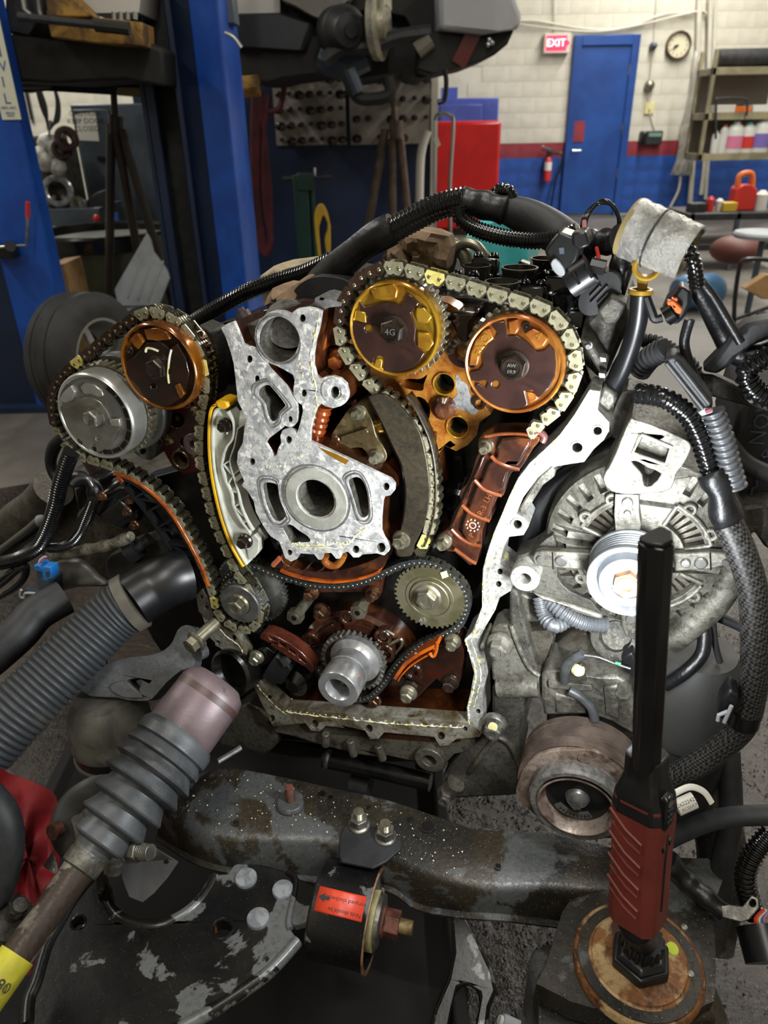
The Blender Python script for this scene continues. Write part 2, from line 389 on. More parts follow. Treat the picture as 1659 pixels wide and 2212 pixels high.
mat('sign_white', 'c8c4bc', rough=.5)
mat('lamp_white', 'fffaf0', emis=6)
mat('wand_led', 'f4f8ff', emis=30)
mat('shelf_tan', '8c8468', '706a52', 4, rough=.5)
mat('film', 'b8b4a8', '9a968a', 8, rough=.25, alpha=.55)
mat('purple', '6c5ca0', rough=.4); mat('pink', 'c06c8c', rough=.4); mat('white_plastic', 'c4c4c0', rough=.4)
mat('red_plastic', 'b82c24', rough=.4); mat('orange_tool', 'c8641c', rough=.5); mat('yellow_tool', 'b89a28', rough=.5)
mat('oil_floor', '14100d', '332b24', 3, rough=.14, metal=0, bump=.8, bsc=55, bdist=.006)
mat('grit', 'a09a96', '5c5652', 30, rough=.35, coat=.5)
mat('olive_bin', '2c3018', '24280f', 6, rough=.6)
MT['film'].node_tree.nodes['Principled BSDF'].inputs['Roughness'].default_value = .3
# ================================================================== ROOM
WY = 9.8
wf = wallY(WY)
def wpx(px, py, z=0): return wf.at(px, py, z)
fl = MB().box2(FLOOR, -6, 6, -3, 10, -0.1, 0); floor = struct('floor', fl, MT['concrete'], label='worn grey concrete shop floor')
struct('ceiling', MB().box2(FLOOR, -6, 6, -3, 10, 4.0, 4.1), MT['wall_white'])
struct('wall_left', MB().box2(FLOOR, -6.1, -6, -3, 10, 0, 4.0), MT['wall_white'])
struct('wall_right', MB().box2(FLOOR, 6, 6.1, -3, 10, 0, 4.0), MT['wall_white'])
struct('wall_front', MB().box2(FLOOR, -6, 6, -3.1, -3, 0, 4.0), MT['wall_white'])
wb = struct('wall_back', MB().box2(FLOOR, -6, 6, WY, WY+.1, 0, 4.0), MT['wall_white'], label='painted block wall, white above a dark red stripe and a blue lower band')
# block courses: one course is the red stripe
ztop = wpx(1150, 309)[1]; zbot = wpx(1150, 341)[1]; chh = ztop - zbot
x0b = wpx(1040, 200)[0]; x1b = wpx(1659, 200)[0] + .35
BW = chh*2.0
bm_ = {}
for nm in ('wall_white', 'wall_red', 'blue_wall'):
    b = MB(); g = chh*.006
    b.box2(FLOOR, -BW/2+g, BW/2-g, -.006, 0, -chh/2+g, chh/2-g); bm_[nm] = mesh_only('block', b, MT[nm])
x0c, x1c = wpx(70, 200)[0]-.1, wpx(175, 200)[0]
row = -int(zbot/chh) - 1
while zbot + row*chh < wpx(1300, -40)[1]:
    z = zbot + (row+.5)*chh
    if z > chh*.4:
        nm = 'wall_red' if row == 0 else ('blue_wall' if row < 0 else 'wall_white')
        for (xa, xb) in ((x0b, x1b), (x0c, x1c)):
            if row < 0 and xa == x0c: continue
            k = 0; x = xa + (BW/2 if row % 2 else 0)
            while x < xb:
                instance('block', bm_[nm if xa == x0b else 'wall_white'], Matrix.Translation((x, WY, z)), wb); x += BW
    row += 1
# ---- blue door with frame
def door():
    xl, zt = wpx(1240, 77); xr, _ = wpx(1383, 70)
    t = thing('door_1', 'tall blue steel door in a blue frame between the exit sign and the clock', None, (xl/2+xr/2, WY, 0)); t['kind'] = 'structure'
    f = Fr(Matrix.Translation((0, WY, 0))); w = .085
    m = MB(); m.box2(FLOOR, xl, xl+w, WY-.06, WY-.0, 0, zt); m.box2(FLOOR, xr-w, xr, WY-.06, WY, 0, zt); m.box2(FLOOR, xl+w, xr-w, WY-.06, WY, zt-w*1.2, zt)
    part('door_frame', m, MT['door_blue'], t, bev=.006)
    part('door_leaf', MB().box2(FLOOR, xl+w, xr-w, WY-.035, WY, .02, zt-w*1.2), MT['door_blue'], t, bev=.004)
    a = wpx(1228, 262); b = wpx(1258, 306)
    part('notice_plate', MB().box2(FLOOR, a[0], b[0], WY-.045, WY-.034, b[1], a[1]), MT['wall_red'], t)
    hb = MB(); 
    for q in (.25, .5, .82): hb.cyl((xr-w, WY-.04, zt*q-.05), (xr-w, WY-.04, zt*q+.05), .012)
    part('hinge', hb, MT['steel'], t)
    c = wpx(1233, 325); part('door_handle', MB().tube([(c[0], WY-.03, c[1]), (c[0], WY-.09, c[1]), (c[0]+.1, WY-.09, c[1])], .012), MT['chrome'], t)
door()
# ---- exit sign
def exit_sign():
    a = wpx(1176, 76); b = wpx(1226, 113); cx, cz = (a[0]+b[0])/2, (a[1]+b[1])/2; w, h = b[0]-a[0], a[1]-b[1]
    t = thing('exit_sign', 'small lit red exit sign on the white wall left of the blue door', 'sign', (cx, WY-.02, b[1]))
    part('housing', MB().box2(FLOOR, a[0]-.01, b[0]+.005, WY-.09, WY-.014, b[1]-.012, a[1]+.01), MT['sign_white'], t, bev=.005)
    f = fr_axis((cx, WY-.092, cz), (0, -1, 0))
    part('lit_panel', MB().poly(f, [(-w*.46, -h*.42), (w*.36, -h*.42), (w*.36, -h*.2), (w*.5, 0), (w*.36, h*.2), (w*.36, h*.42), (-w*.46, h*.42)], 0, .004), MT['exit_red'], t)
    text('exit_letters', 'EXIT', Fr(fr_axis((cx-.02, WY-.0975, cz), (0, -1, 0)).M), h*.62, mat('exit_letter', 'ffc8c8', emis=2.5), t)
exit_sign()
# ---- clock
def clock():
    c = wpx(1463, 98); r = wf.rad(1463, 98, 31)
    f = fr_axis((c[0], WY-.014, c[1]), (0, -1, 0)); t = thing('wall_clock', 'round wall clock with cream dial and brown rim above the conduits', 'clock', (c[0], WY-.014, c[1]))
    part('rim', MB().ring(f, r*.86, r, 0, .05, 40, ch=.008), mat('clock_rim', '4c3c2a', rough=.4), t)
    d = part('dial', MB().lathe(f, [(r*.88, 0.0), (r*.88, .02)], 40), mat('dial', 'cfc8ac', rough=.6), t)
    for k in range(12):
        a = PI/2 - 2*PI*(k+1)/12; g = Fr(f.M @ Matrix.Translation((r*.68*math.cos(a), r*.68*math.sin(a), .0215)))
        text('numeral', str(k+1), g, r*.24, MT['ink'], d)
    h = MB(); 
    for a, L, wd_ in ((R(215), .5, .014), (R(198), .36, .018)):
        h.box(f, r*L/2*math.cos(a), r*L/2*math.sin(a), .026, r*L, wd_, .004, rot=a)
    part('hand', h, MT['ink'], t)
clock()
# ---- fire extinguisher
def extinguisher():
    a = wf.w(1181, 392, .1); r = wf.rad(1181, 370, 8.5, .1); top = wf.w(1181, 338, .1)
    t = thing('fire_extinguisher', 'red fire extinguisher with white label hung on the blue wall band', 'extinguisher', a)
    f = Fr(Matrix.Translation(a)); H = top.z - a.z
    part('tank', MB().lathe(f, [(r*.8, 0), (r, .01), (r, H*.82), (r*.7, H*.93), (r*.3, H)], 24), MT['red_plastic'], t)
    part('label_band', MB().lathe(f, [(r*1.02, H*.45), (r*1.02, H*.78)], 24, a0=PI*.95, a1=PI*1.95), MT['white_paper'], t)
    v = MB(); v.box(f, 0, 0, H+.03, .05, .05, .06); v.box(f, -.02, 0, H+.07, .15, .03, .015, rot=0); part('valve', v, MT['black_plastic'], t, bev=.004)
    part('lever', MB().tube([f(-.09, 0, H+.11), f(-.02, 0, H+.09), f(.04, 0, H+.06)], .008), MT['chrome'], t)
    part('hose', MB().tube(smooth([f(.03, 0, H+.03), f(.16, -.02, H+.02), f(.14, -.02, H*.5), f(.1, -.02, 0), f(.07, 0, -.35), f(.05, 0, -.6)], 6), .013), MT['black_plastic'], t)
    part('bracket', MB().box(f, 0, .06, H*.6, .06, .03, .2), MT['steel'], t)
extinguisher()
# ---- conduits, boxes, phone
def wires():
    for k, (pxs, r, lab) in enumerate(([((1512, -30), (1500, 300), (1488, 470)), .03, 'fat white conduit running down left of the shelf unit'], [((1536, -30), (1526, 300), (1515, 420)), .025, 'second white conduit running down beside the fat one'], [((1548, -30), (1536, 250), (1524, 430)), .018, 'thin white conduit nearest the shelf unit'])):
        P = [wf.w(a, b, .05+.06*k) for a, b in pxs]
        solo('conduit', MB().tube(smooth(P, 6), r), MT['wall_white'], lab, 'pipe', 'conduits by the shelf')
    P = [wf.w(a, b, .035) for a, b in ((1050, 50), (1150, 45), (1260, 62), (1350, 60), (1440, 30), (1530, 28))]
    solo('cable', MB().tube(smooth(P, 6), .012), MT['wall_white'], 'cream cable sagging along the wall over the blue door', 'cable', 'wall cables')
    P = [wf.w(a, b, .055) for a, b in ((1050, 42), (1180, 60), (1290, 68), (1390, 52), (1500, 26), (1528, 34), (1532, 90))]
    solo('cable', MB().tube(smooth(P, 6), .01), MT['wall_white'], 'lower cream cable looping over the door to the conduits', 'cable', 'wall cables')
    P = [wf.w(a, b, .03) for a, b in ((1197, -20), (1198, 30), (1198, 76))]
    solo('cable', MB().tube(P, .008), MT['wall_white'], 'straight thin cable dropping to the exit sign', 'cable', 'wall cables')
    for px, py, r, m, lab, cat in ((1410, 100, 9, 'steel_grey', 'grey round gong box on the cable right of the door', 'alarm'), (1402, 185, 12, 'steel_pale', 'round brass bell on the wall beside the blue door', 'bell')):
        c = wf.w(px, py, .02); rr = wf.rad(px, py, r); f = fr_axis(c, (0, -1, 0))
        t = thing('wall_bell', lab, cat, c)
        part('dome', MB().lathe(f, [(rr, 0), (rr, .03), (rr*.8, .06), (rr*.3, .075), (1e-4, .078)], 20), MT[m], t)
        part('stud', MB().lathe(f, [(rr*.2, .07), (rr*.2, .09)], 10), MT['chrome'], t)
    P = [wf.w(a, b, .02) for a, b in ((1420, -20), (1412, 90), (1404, 175), (1402, 235), (1418, 290))]
    solo('cable', MB().tube(smooth(P, 5), .007), MT['wall_white'], 'thin cable joining the two round bells to the phone', 'cable', 'wall cables')
    a, b = wpx(1393, 222), wpx(1410, 246)
    t = thing('switch_box', 'small cream switch plate under the brass bell', 'switch', wf.w(1401, 246, .02))
    part('plate', MB().box2(FLOOR, a[0], b[0], WY-.03, WY-.014, b[1], a[1]), MT['cream'], t, bev=.003)
    part('toggle', MB().box2(FLOOR, (a[0]+b[0])/2-.012, (a[0]+b[0])/2+.012, WY-.045, WY-.03, (a[1]+b[1])/2-.02, (a[1]+b[1])/2+.02), MT['sign_white'], t)
    a, b = wpx(1381, 283), wpx(1424, 312)
    t = thing('wall_phone', 'small dark wall phone on the red stripe right of the door', 'phone', wf.w(1402, 312, .02))
    part('body', MB().box2(FLOOR, a[0], b[0], WY-.09, WY-.014, b[1], a[1]), MT['black_dusty'], t, bev=.01)
    part('receiver', MB().box2(FLOOR, a[0]+.01, a[0]+.06, WY-.13, WY-.09, b[1]+.01, a[1]-.005), MT['black_gloss'], t, bev=.015)
    part('display', MB().box2(FLOOR, a[0]+.09, b[0]-.02, WY-.095, WY-.09, a[1]-.06, a[1]-.02), mat('lcd', '6c8c7c', rough=.3), t)
wires()
# ---- plastic sleeve bag hanging
def bag():
    rows = []
    for i, (pl, pr, py) in enumerate(((1500, 1520, 110), (1494, 1516, 180), (1482, 1506, 240), (1470, 1512, 280), (1466, 1506, 320), (1460, 1500, 350), (1448, 1496, 378))):
        r = []
        for k in range(13):
            u = k/12; x, z = wpx(pl + (pr-pl)*u, py, .1); r.append(Vector((x, WY - .08 - .06*math.sin(PI*u) - .012*math.sin(9*u*PI + i*1.7), z)))
        rows.append(r)
    solo('plastic_bag', MB().sheet(rows), MT['film'], 'long clear plastic sleeve hanging crumpled in front of the conduits', 'bag', solid=.003)
bag()
P = [wf.w(a, b, .1) for a, b in ((1470, 380), (1466, 410), (1452, 440), (1436, 470))]
solo('hose', MB().tube(smooth(P, 5), .014), MT['sign_white'], 'thin pale hose dropping out of the clear plastic sleeve', 'hose')
# ---- shelf unit with bottles
def shelf():
    D = 8.6; f = wallY(D)
    t = thing('shelf_unit', 'open tan metal shelf unit on the right wall with bottles', 'shelf', f.w(1600, 345, -.2))
    xl = f.at(1532, 200)[0]; xr = f.at(1700, 200)[0]
    for py in (150, 248, 336):
        z = f.at(1590, py)[1]; part('shelf_board', MB().box2(FLOOR, xl, xr, D, D+.4, z-.045, z+.02), MT['shelf_tan'], t, bev=.003)
    z0 = f.at(1590, 345)[1]; z1 = f.at(1590, 105)[1]
    for x, y in ((xl, D), (xl, D+.37), (xr-.04, D)): part('upright', MB().box2(FLOOR, x, x+.035, y, y+.035, z0, z1), MT['shelf_tan'], t)
    part('back_panel', MB().box2(FLOOR, xl, xr, D+.39, D+.405, z0, f.at(1590, 150)[1]), mat('panel_dark', '6c645c', rough=.7), t)
    def on(py): return f.at(1590, py)[1] + .022
    zr = f.at(1590, 150)[1]+.02
    p = MB().cyl((xl+.08, D+.15, zr+.085), (xr, D+.15, zr+.085), .085, seg=24); solo('rolled_mat', p, MT['black_dusty'], 'dark grey roll lying along the top shelf', 'roll')
    zb = on(336)
    for px, w, h, m, cap, lab, shape in ((1540, 14, 36, 'white_plastic', 'white_plastic', 'slim white bottle at the left end of the lower shelf', 0), (1556, 15, 46, 'white_plastic', 'orange_tool', 'slim white bottle with an orange cap on the lower shelf', 0), (1580, 31, 50, 'white_plastic', 'white_plastic', 'white jug with a pink label on the lower shelf', 1), (1608, 25, 48, 'white_plastic', 'teal', 'white bottle with a red label and pale teal shoulder', 2), (1638, 34, 55, 'white_plastic', 'white_plastic', 'large white jug with a purple label on the lower shelf', 3), (1668, 20, 44, 'white_plastic', 'ink', 'white bottle at the right frame edge of the lower shelf', 0)):
        r = w/2/ (FPX/ (f.w(px, 320)-CP).length) ; H = h/(FPX/(f.w(px, 320)-CP).length)
        c = f.w(px, 334, -.08); c.z = zb; b = thing('jug_bottle', lab, 'bottle', c, 'bottles on the lower shelf'); g = Fr(Matrix.Translation(c))
        part('body', MB().lathe(g, [(r*.95, 0), (r, .01), (r, H*.72), (r*.9, H*.82), (r*.62, H*.9), (r*.3, H*.95)], 20, sy=.7), MT[m], b)
        part('cap', MB().lathe(g, [(r*.38, H*.9), (r*.38, H)], 14), MT[cap], b)
        if shape: part('label_band', MB().lathe(g, [(r*1.015, H*.15), (r*1.015, H*.55)], 20, a0=PI*1.08, a1=PI*1.92, sy=.72), MT[('pink', 'red_plastic', 'purple')[shape-1]], b)
    zb = on(248)
    for px, w, h, m, lab in ((1562, 36, 12, 'sign_white', 'flat white carton on the middle shelf'), (1600, 30, 9, 'orange_tool', 'low orange carton on the middle shelf'), (1640, 30, 11, 'white_plastic', 'flat white box at right on the middle shelf')):
        x = f.at(px, 240, -.1)[0]; sc_ = (f.w(px, 240)-CP).length/FPX
        solo('carton', MB().box2(FLOOR, x-w*sc_/2, x+w*sc_/2, D+.05, D+.3, zb, zb+h*sc_), MT[m], lab, 'box', 'cartons on the middle shelf', bev=.004)
    P = [f.w(a, b, .05) for a, b in ((1546, 300), (1547, 222), (1552, 213), (1606, 213), (1614, 222), (1613, 250))]
    solo('wire_rack', MB().tube(smooth(P, 4), .012), MT['black_dusty'], 'bent dark wire rack frame standing on the shelf unit', 'rack')
shelf()
def tip(px, py, Y, z=0): return wallY(Y).w(px, py, z)
# ---- bench with tools at right
def bench_right():
    Y = 6.0; f = wallY(Y)
    t = thing('tool_cart', 'black tool cart with grey legs at the right under the shelf unit', 'cart', (f.at(1570, 470)[0], Y, 0))
    xl, z = f.at(1488, 462); xr = f.at(1700, 462)[0]
    part('tray', MB().box2(FLOOR, xl, xr, Y, Y+.5, z-.05, z), MT['black_dusty'], t, bev=.005)
    part('tray', MB().box2(FLOOR, xl, xr, Y, Y+.5, .15, .2), MT['black_dusty'], t, bev=.005)
    for x, y in ((xl+.02, Y), (xl+.62*.6, Y), (xl+.02, Y+.46)): part('leg', MB().box2(FLOOR, x, x+.03, y, y+.03, .0, z), MT['steel_grey'], t)
    zz = z
    def put(px, w, h, m, lab, cat, kind='box', name=None):
        x = f.at(px, 440, -.1)[0]; s_ = (f.w(px, 440)-CP).length/FPX; w *= s_; h *= s_
        if kind == 'box': b = MB().box2(FLOOR, x-w/2, x+w/2, Y+.08, Y+.08+w*.8, zz, zz+h)
        else: b = MB().lathe(Fr(Matrix.Translation((x, Y+.15, zz))), [(w/2, 0), (w/2, h*.8), (w*.2, h)], 14)
        solo(name or cat, b, MT[m], lab, cat, 'clutter on the black tool cart', bev=.006 if kind == 'box' else 0)
    put(1508, 30, 16, 'black_dusty', 'low dark tool case at the left of the cart', 'case'); put(1540, 14, 26, 'red_plastic', 'short red canister on the tool cart', 'canister', 'c')
    put(1577, 26, 16, 'yellow_tool', 'brass yellow tool on the tool cart', 'tool'); put(1560, 14, 22, 'sign_white', 'small white jar on the tool cart', 'jar', 'c')
    put(1650, 22, 34, 'sign_white', 'white crumpled cloth at the right of the cart', 'cloth', 'c')
    x, _ = f.at(1614, 440, -.1); s_ = (f.w(1614, 440)-CP).length/FPX
    j = thing('fuel_jug', 'red plastic jug with an orange handle on the tool cart', 'jug', (x, Y+.2, zz)); g = Fr(Matrix.Translation((x, Y+.2, zz)))
    W_, H_ = 40*s_, 44*s_
    part('body', MB().poly(fr_axis((x, Y+.2, zz), (0, -1, 0)), [(-W_/2, 0), (W_/2, 0), (W_/2, H_*.8), (W_*.2, H_), (-W_*.3, H_), (-W_/2, H_*.85)], -.06, .06), MT['red_plastic'], j, bev=.01)
    part('handle', MB().tube(smooth([g(-W_*.35, 0, H_*.95), g(-W_*.3, 0, H_*1.35), g(W_*.2, 0, H_*1.4), g(W_*.35, 0, H_*.9)], 5), .022), MT['orange_tool'], j)
    # shelf/stool, cushion, cart below
    f2 = wallY(4.6)
    s = thing('round_stool', 'pale round topped work stool behind the cables at right', 'stool', (f2.at(1640, 505)[0], 4.6, 0))
    c = f2.w(1650, 505, 0); part('seat', MB().lathe(Fr(Matrix.Translation(c)), [(.16, -.02), (.17, 0), (.16, .012)], 28), MT['foam'], s)
    part('post', MB().cyl((c.x, c.y, .0), (c.x, c.y, c.z), .018), MT['steel_grey'], s)
    c = f2.w(1590, 540, -.6); solo('cushion', MB().ball(c, .17, 9, .55), mat('cushion_brown', '5c2c24', rough=.6), 'maroon rounded cushion under the tool cart', 'cushion')
    c = FLOOR.w(1500, 668); c.z = .11; k_ = 1.75
    b = thing('air_tank', 'small blue tank on the floor between the hoses', 'tank', c); g = fr_axis(c, (1, .2, 0), (0, 0, 1))
    part('shell', MB().lathe(g, [(.002, -.17), (.08, -.15), (.108, -.1), (.108, .1), (.08, .15), (.002, .17)], 20), mat('tank_blue', '3c6c94', rough=.3), b)
    part('foot', MB().box(g, -.1, 0, 0, .02, .1, .16), MT['black_dusty'], b)
    # creeper/cart frame at far right
    f4 = wallY(4.15)
    t = thing('hand_cart', 'black tube framed cart with a wheel at the right edge', 'cart', f4.w(1600, 700))
    P = [f4.w(a, b) for a, b in ((1585, 700), (1588, 640), (1597, 580), (1608, 562), (1640, 560), (1690, 565))]
    part('frame', MB().tube(smooth(P, 5), .012), MT['black_plastic'], t)
    part('frame', MB().tube([f4.w(1588, 690), f4.w(1700, 650)], .01), MT['black_plastic'], t)
    c = f4.w(1642, 700, .06); g = fr_axis(c, (1, -.5, 0), (0, 0, 1))
    w = part('wheel', MB().lathe(g, [(.03, -.03), (.06, -.03), (.068, -.02), (.068, .02), (.06, .03), (.03, .03)], 28), MT['tire'], t)
    part('hub', MB().lathe(g, [(.03, -.032), (.03, .032)], 16), MT['steel_grey'], w)
    solo('paper_sack', MB().poly(f4, [f4.at(a, b) for a, b in ((1612, 625), (1659, 595), (1700, 600), (1700, 650), (1650, 648))], -.08, -.02), MT['cardboard'], 'folded tan cardboard leaning in the black hand cart', 'cardboard', bev=.004)
    c = f2.w(1560, 400, -1.2)
bench_right()
# ---- red cabinet, lilac cabinet, chrome hand rail
def cabinets():
    f = wallY(8.2); xl, zt = f.at(935, 263); xr = f.at(1084, 263)[0]
    t = thing('red_cabinet', 'tall glossy red tool cabinet below the lilac one', 'cabinet', ((xl+xr)/2, 8.4, 0))
    part('body', MB().box2(FLOOR, xl, xr, 8.2, 8.8, 0.06, zt), MT['tool_box_red'], t, bev=.03)
    part('plinth', MB().box2(FLOOR, xl+.03, xr-.03, 8.25, 8.8, 0, .06), MT['black_dusty'], t)
    f = wallY(9.0); xl, zt = f.at(945, 213); xr = f.at(1042, 213)[0]; xr2 = f.at(1078, 225)[0]
    t = thing('lilac_cabinet', 'pale blue violet steel cabinet standing behind the red one', 'cabinet', ((xl+xr)/2, 9.3, 0))
    part('body', MB().box2(FLOOR, xl, xr2, 9.02, 9.7, 0, zt), MT['cabinet_lilac'], t, bev=.01)
    part('door', MB().box2(FLOOR, xl+.04, xr, 8.99, 9.02, .1, zt-.06), MT['cabinet_lilac'], t, bev=.008)
    a = f.at(960, 187); part('vent_stub', MB().box2(FLOOR, a[0]-.0, a[0]+.17, 9.3, 9.5, zt, a[1]), MT['cabinet_lilac'], t)
    f = wallY(5.5)
    t = thing('chrome_frame', 'bent chrome tube frame in front of the red cabinet', 'frame', f.w(960, 430))
    part('tube', MB().tube(smooth([Vector((f.w(978, 600).x, 5.5, 0))] + [f.w(a, b) for a, b in ((975, 560), (971, 420), (979, 270), (971, 250), (955, 246), (942, 255), (940, 300), (938, 560))] + [Vector((f.w(937, 600).x, 5.5, 0))], 6), .013), MT['chrome'], t)
    part('tag', MB().box(f, *f.at(944, 306, .03), .03, .03, .06, .006, rot=.4), MT['sign_white'], t)
    f = wallY(5.4)
    solo('white_pipe', MB().tube(smooth([f.w(a, b) for a, b in ((924, 282), (912, 320), (907, 380), (905, 560))] + [Vector((f.w(904, 600).x, 5.4, 0))], 6), .028), MT['sign_white'], 'curved white pipe left of the pale post', 'pipe')
cabinets()
# ---- dark blue partition with fastener boards
PYY = 5.7; pf = wallY(PYY)
xl = pf.at(300, 300)[0]; xr = pf.at(944, 300)[0]; xm = pf.at(930, 300)[0]
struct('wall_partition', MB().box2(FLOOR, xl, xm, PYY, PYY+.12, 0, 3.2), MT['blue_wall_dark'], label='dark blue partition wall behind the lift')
struct('trim_1', MB().box2(FLOOR, xm, xr, PYY-.04, PYY+.14, 0, 3.2), MT['wall_white'], label='pale post closing the end of the dark blue partition')
def board(pxs, cols, rows_, lab, hangers):
    (a, b), (c, d) = pxs; x0, z1 = pf.at(a, b); x1, z0 = pf.at(c, d)
    t = thing('fitting_board', lab, 'board', ((x0+x1)/2, PYY-.03, z0), 'parts boards on the blue partition')
    part('panel', MB().box2(FLOOR, x0, x1, PYY-.03, PYY, z0, z1), mat('board_grey', '9a948a', '86807a', 4, rough=.6), t, bev=.004)
    q = MB(); q.cyl((0, 0, 0), (0, -.03, 0), .004); q.lathe(fr_axis((0, -.03, -.02), (0, -1, 0)), [(.034, 0), (.03, .02), (.012, .026)], 8, sy=.8); me = mesh_only('fitting', q, MT['bolt_dark'])
    for i in range(cols):
        for j in range(rows_):
            if (i, j) in hangers: continue
            x = x0 + (x1-x0)*(i+.6)/cols; z = z1 - (z1-z0)*(j+.45)/rows_
            s_ = .55 + .6*((i*7+j*5) % 4)/3
            instance('fitting', me, Matrix.Translation((x, PYY-.03, z)) @ Matrix.Scale(s_, 4), t)
board(((586, 150), (749, 312)), 7, 5, 'left grey display board carrying five rows of small dark fittings', ())
board(((752, 150), (929, 310)), 7, 4, 'right grey display board carrying fewer dark fittings beside the pale post', ((0, 1), (2, 2), (1, 3), (3, 3), (6, 3), (5, 3), (0, 0), (1, 0)))
# ---- stands, jack, hoses
def stand(pole, legs, Y, lab, m, r=.028):
    f = wallY(Y); t = thing('tall_stand', lab, 'stand', f.w(*pole[1]), 'tall tripod support stands')
    part('pole', MB().tube([f.w(*pole[0]), f.w(*pole[1])], r*.7), MT[m], t)
    part('saddle', MB().lathe(Fr(Matrix.Translation(f.w(*pole[0]))), [(r*.8, -.08), (r*2.2, -.02), (r*2.2, .02)], 16), MT[m], t)
    for (a, b) in legs: part('leg', MB().tube([f.w(*a), f.w(*b, .25 if b[0] % 2 else -.1)], r), MT[m], t)
    part('collar', MB().cyl(f.w(pole[1][0], pole[1][1]-40), f.w(*pole[1]), r*1.5), MT[m], t)
stand(((846, 170), (856, 300)), (((832, 278), (790, 520)), ((862, 278), (884, 500)), ((846, 300), (850, 560))), 5.2, 'brown steel tripod stand under the raised car', mat('stand_brown', '6c5c52', '50443c', 8, rough=.5, metal=.3).name)
stand(((243, 150), (250, 290)), (((240, 270), (236, 640)), ((262, 280), (374, 660)), ((252, 290), (300, 560))), 3.62, 'dark brown tripod stand left of the blue column', mat('stand_dark', '30261f', '241c18', 8, rough=.5).name, .02)
def jack():
    f = wallY(5.0); t = thing('transmission_jack', 'green transmission jack with cross bar in front of the dark partition', 'jack', f.w(680, 570))
    part('column', MB().tube([Vector((f.w(682, 600).x, 5.0, 0)), f.w(672, 372)], .018), MT['green_paint'], t)
    part('mast', MB().box(f, *f.at(655, 480), 0, .09, .55, .08), MT['green_paint'], t, bev=.006)
    part('head', MB().box(f, *f.at(660, 392), 0, .1, .1, .1), MT['green_paint'], t, bev=.008)
    part('cross_bar', MB().tube([f.w(610, 386), f.w(715, 382)], .012), MT['black_dusty'], t)
    part('pin', MB().tube([f.w(680, 362), f.w(680, 380)], .008), MT['chrome'], t)
jack()
f = wallY(4.6)
m = MB()
for k in range(5):
    o = k*5; m.tube(smooth([f.w(690-o*.3+k*2, 560), f.w(683+k, 500), f.w(682+k*2, 460+o), f.w(695+k, 442+o), f.w(708+k, 470+o), f.w(712-k*2, 520), f.w(708+k*2, 590)], 6), .006)
solo('air_hose', m, MT['hose_yellow'], 'yellow air hose hanging in loops on the green jack', 'hose', 'coiled hoses')
m = MB(); f = wallY(5.35)
for k in range(5):
    o = k*9; m.tube(smooth([f.w(548+o*.5, 205), f.w(545+o*.4, 300), f.w(548+k*3, 400+o), f.w(556+k*5, 520+o*.6), f.w(578+k*2, 548-o), f.w(585-k*3, 460), f.w(576-o*.2, 330), f.w(560+o*.6, 205)], 6), .015)
m.tube(smooth([f.w(560, 195), f.w(572, 235), f.w(590, 240), f.w(606, 228), f.w(616, 180)], 5), .018)
solo('air_hose', m, MT['hose_red'], 'dark red hose hanging in long loops beside the blue column', 'hose', 'coiled hoses')
# ---- lift columns
def column():
    f = wallY(3.4); t = thing('lift_column', 'broad blue lift column with dark channel left of the engine', 'column', f.w(430, 660))
    def X(px, py, z=0): return f.at(px, py, z)[0]
    y = 335
    x = [X(328, y), X(352, y), X(395, y), X(409, y), X(452, y), X(512, y)]
    part('channel_lip', MB().box2(FLOOR, x[0], x[1], 3.4, 3.43, 0, 3.95), MT['blue_dark'], t, bev=.006)
    part('channel_lip', MB().box2(FLOOR, x[2], x[3], 3.4, 3.43, 0, 3.95), MT['blue_dark'], t, bev=.006)
    part('channel_back', MB().box2(FLOOR, x[0], x[4], 3.55, 3.58, 0, 3.95), MT['black_dusty'], t)
    part('side_plate', MB().box2(FLOOR, x[0]-.01, x[0]+.01, 3.4, 3.6, 0, 3.95), MT['blue_dark'], t)
    part('inner_plate', MB().poly(FLOOR, [(x[3], 3.42), (x[4], 3.36), (x[4]+.02, 3.38), (x[3], 3.45)], 0, 3.95), MT['blue_dark'], t)
    part('face_plate', MB().poly(FLOOR, [(x[4]-.003, 3.35), (x[5], 3.30), (x[5]+.02, 3.36), (x[5]+.02, 3.6), (x[4], 3.6)], 0, 3.95), MT['blue_paint'], t, bev=.006)
    part('base_plate', MB().box2(FLOOR, x[0]-.02, x[5]+.1, 3.3, 3.7, 0, .02), MT['blue_dark'], t)
    c = X(505, 100)
    part('cable_hook', MB().tube(smooth([f.w(486, 70, .12), f.w(505, 80, .12), f.w(522, 103, .12)], 5), .008), MT['chrome'], t)
    part('switch_box', MB().box2(FLOOR, X(480, 20), X(506, 20), 3.38, 3.5, f.at(490, 52)[1], f.at(490, -10)[1]), MT['steel_grey'], t, bev=.004)
column()
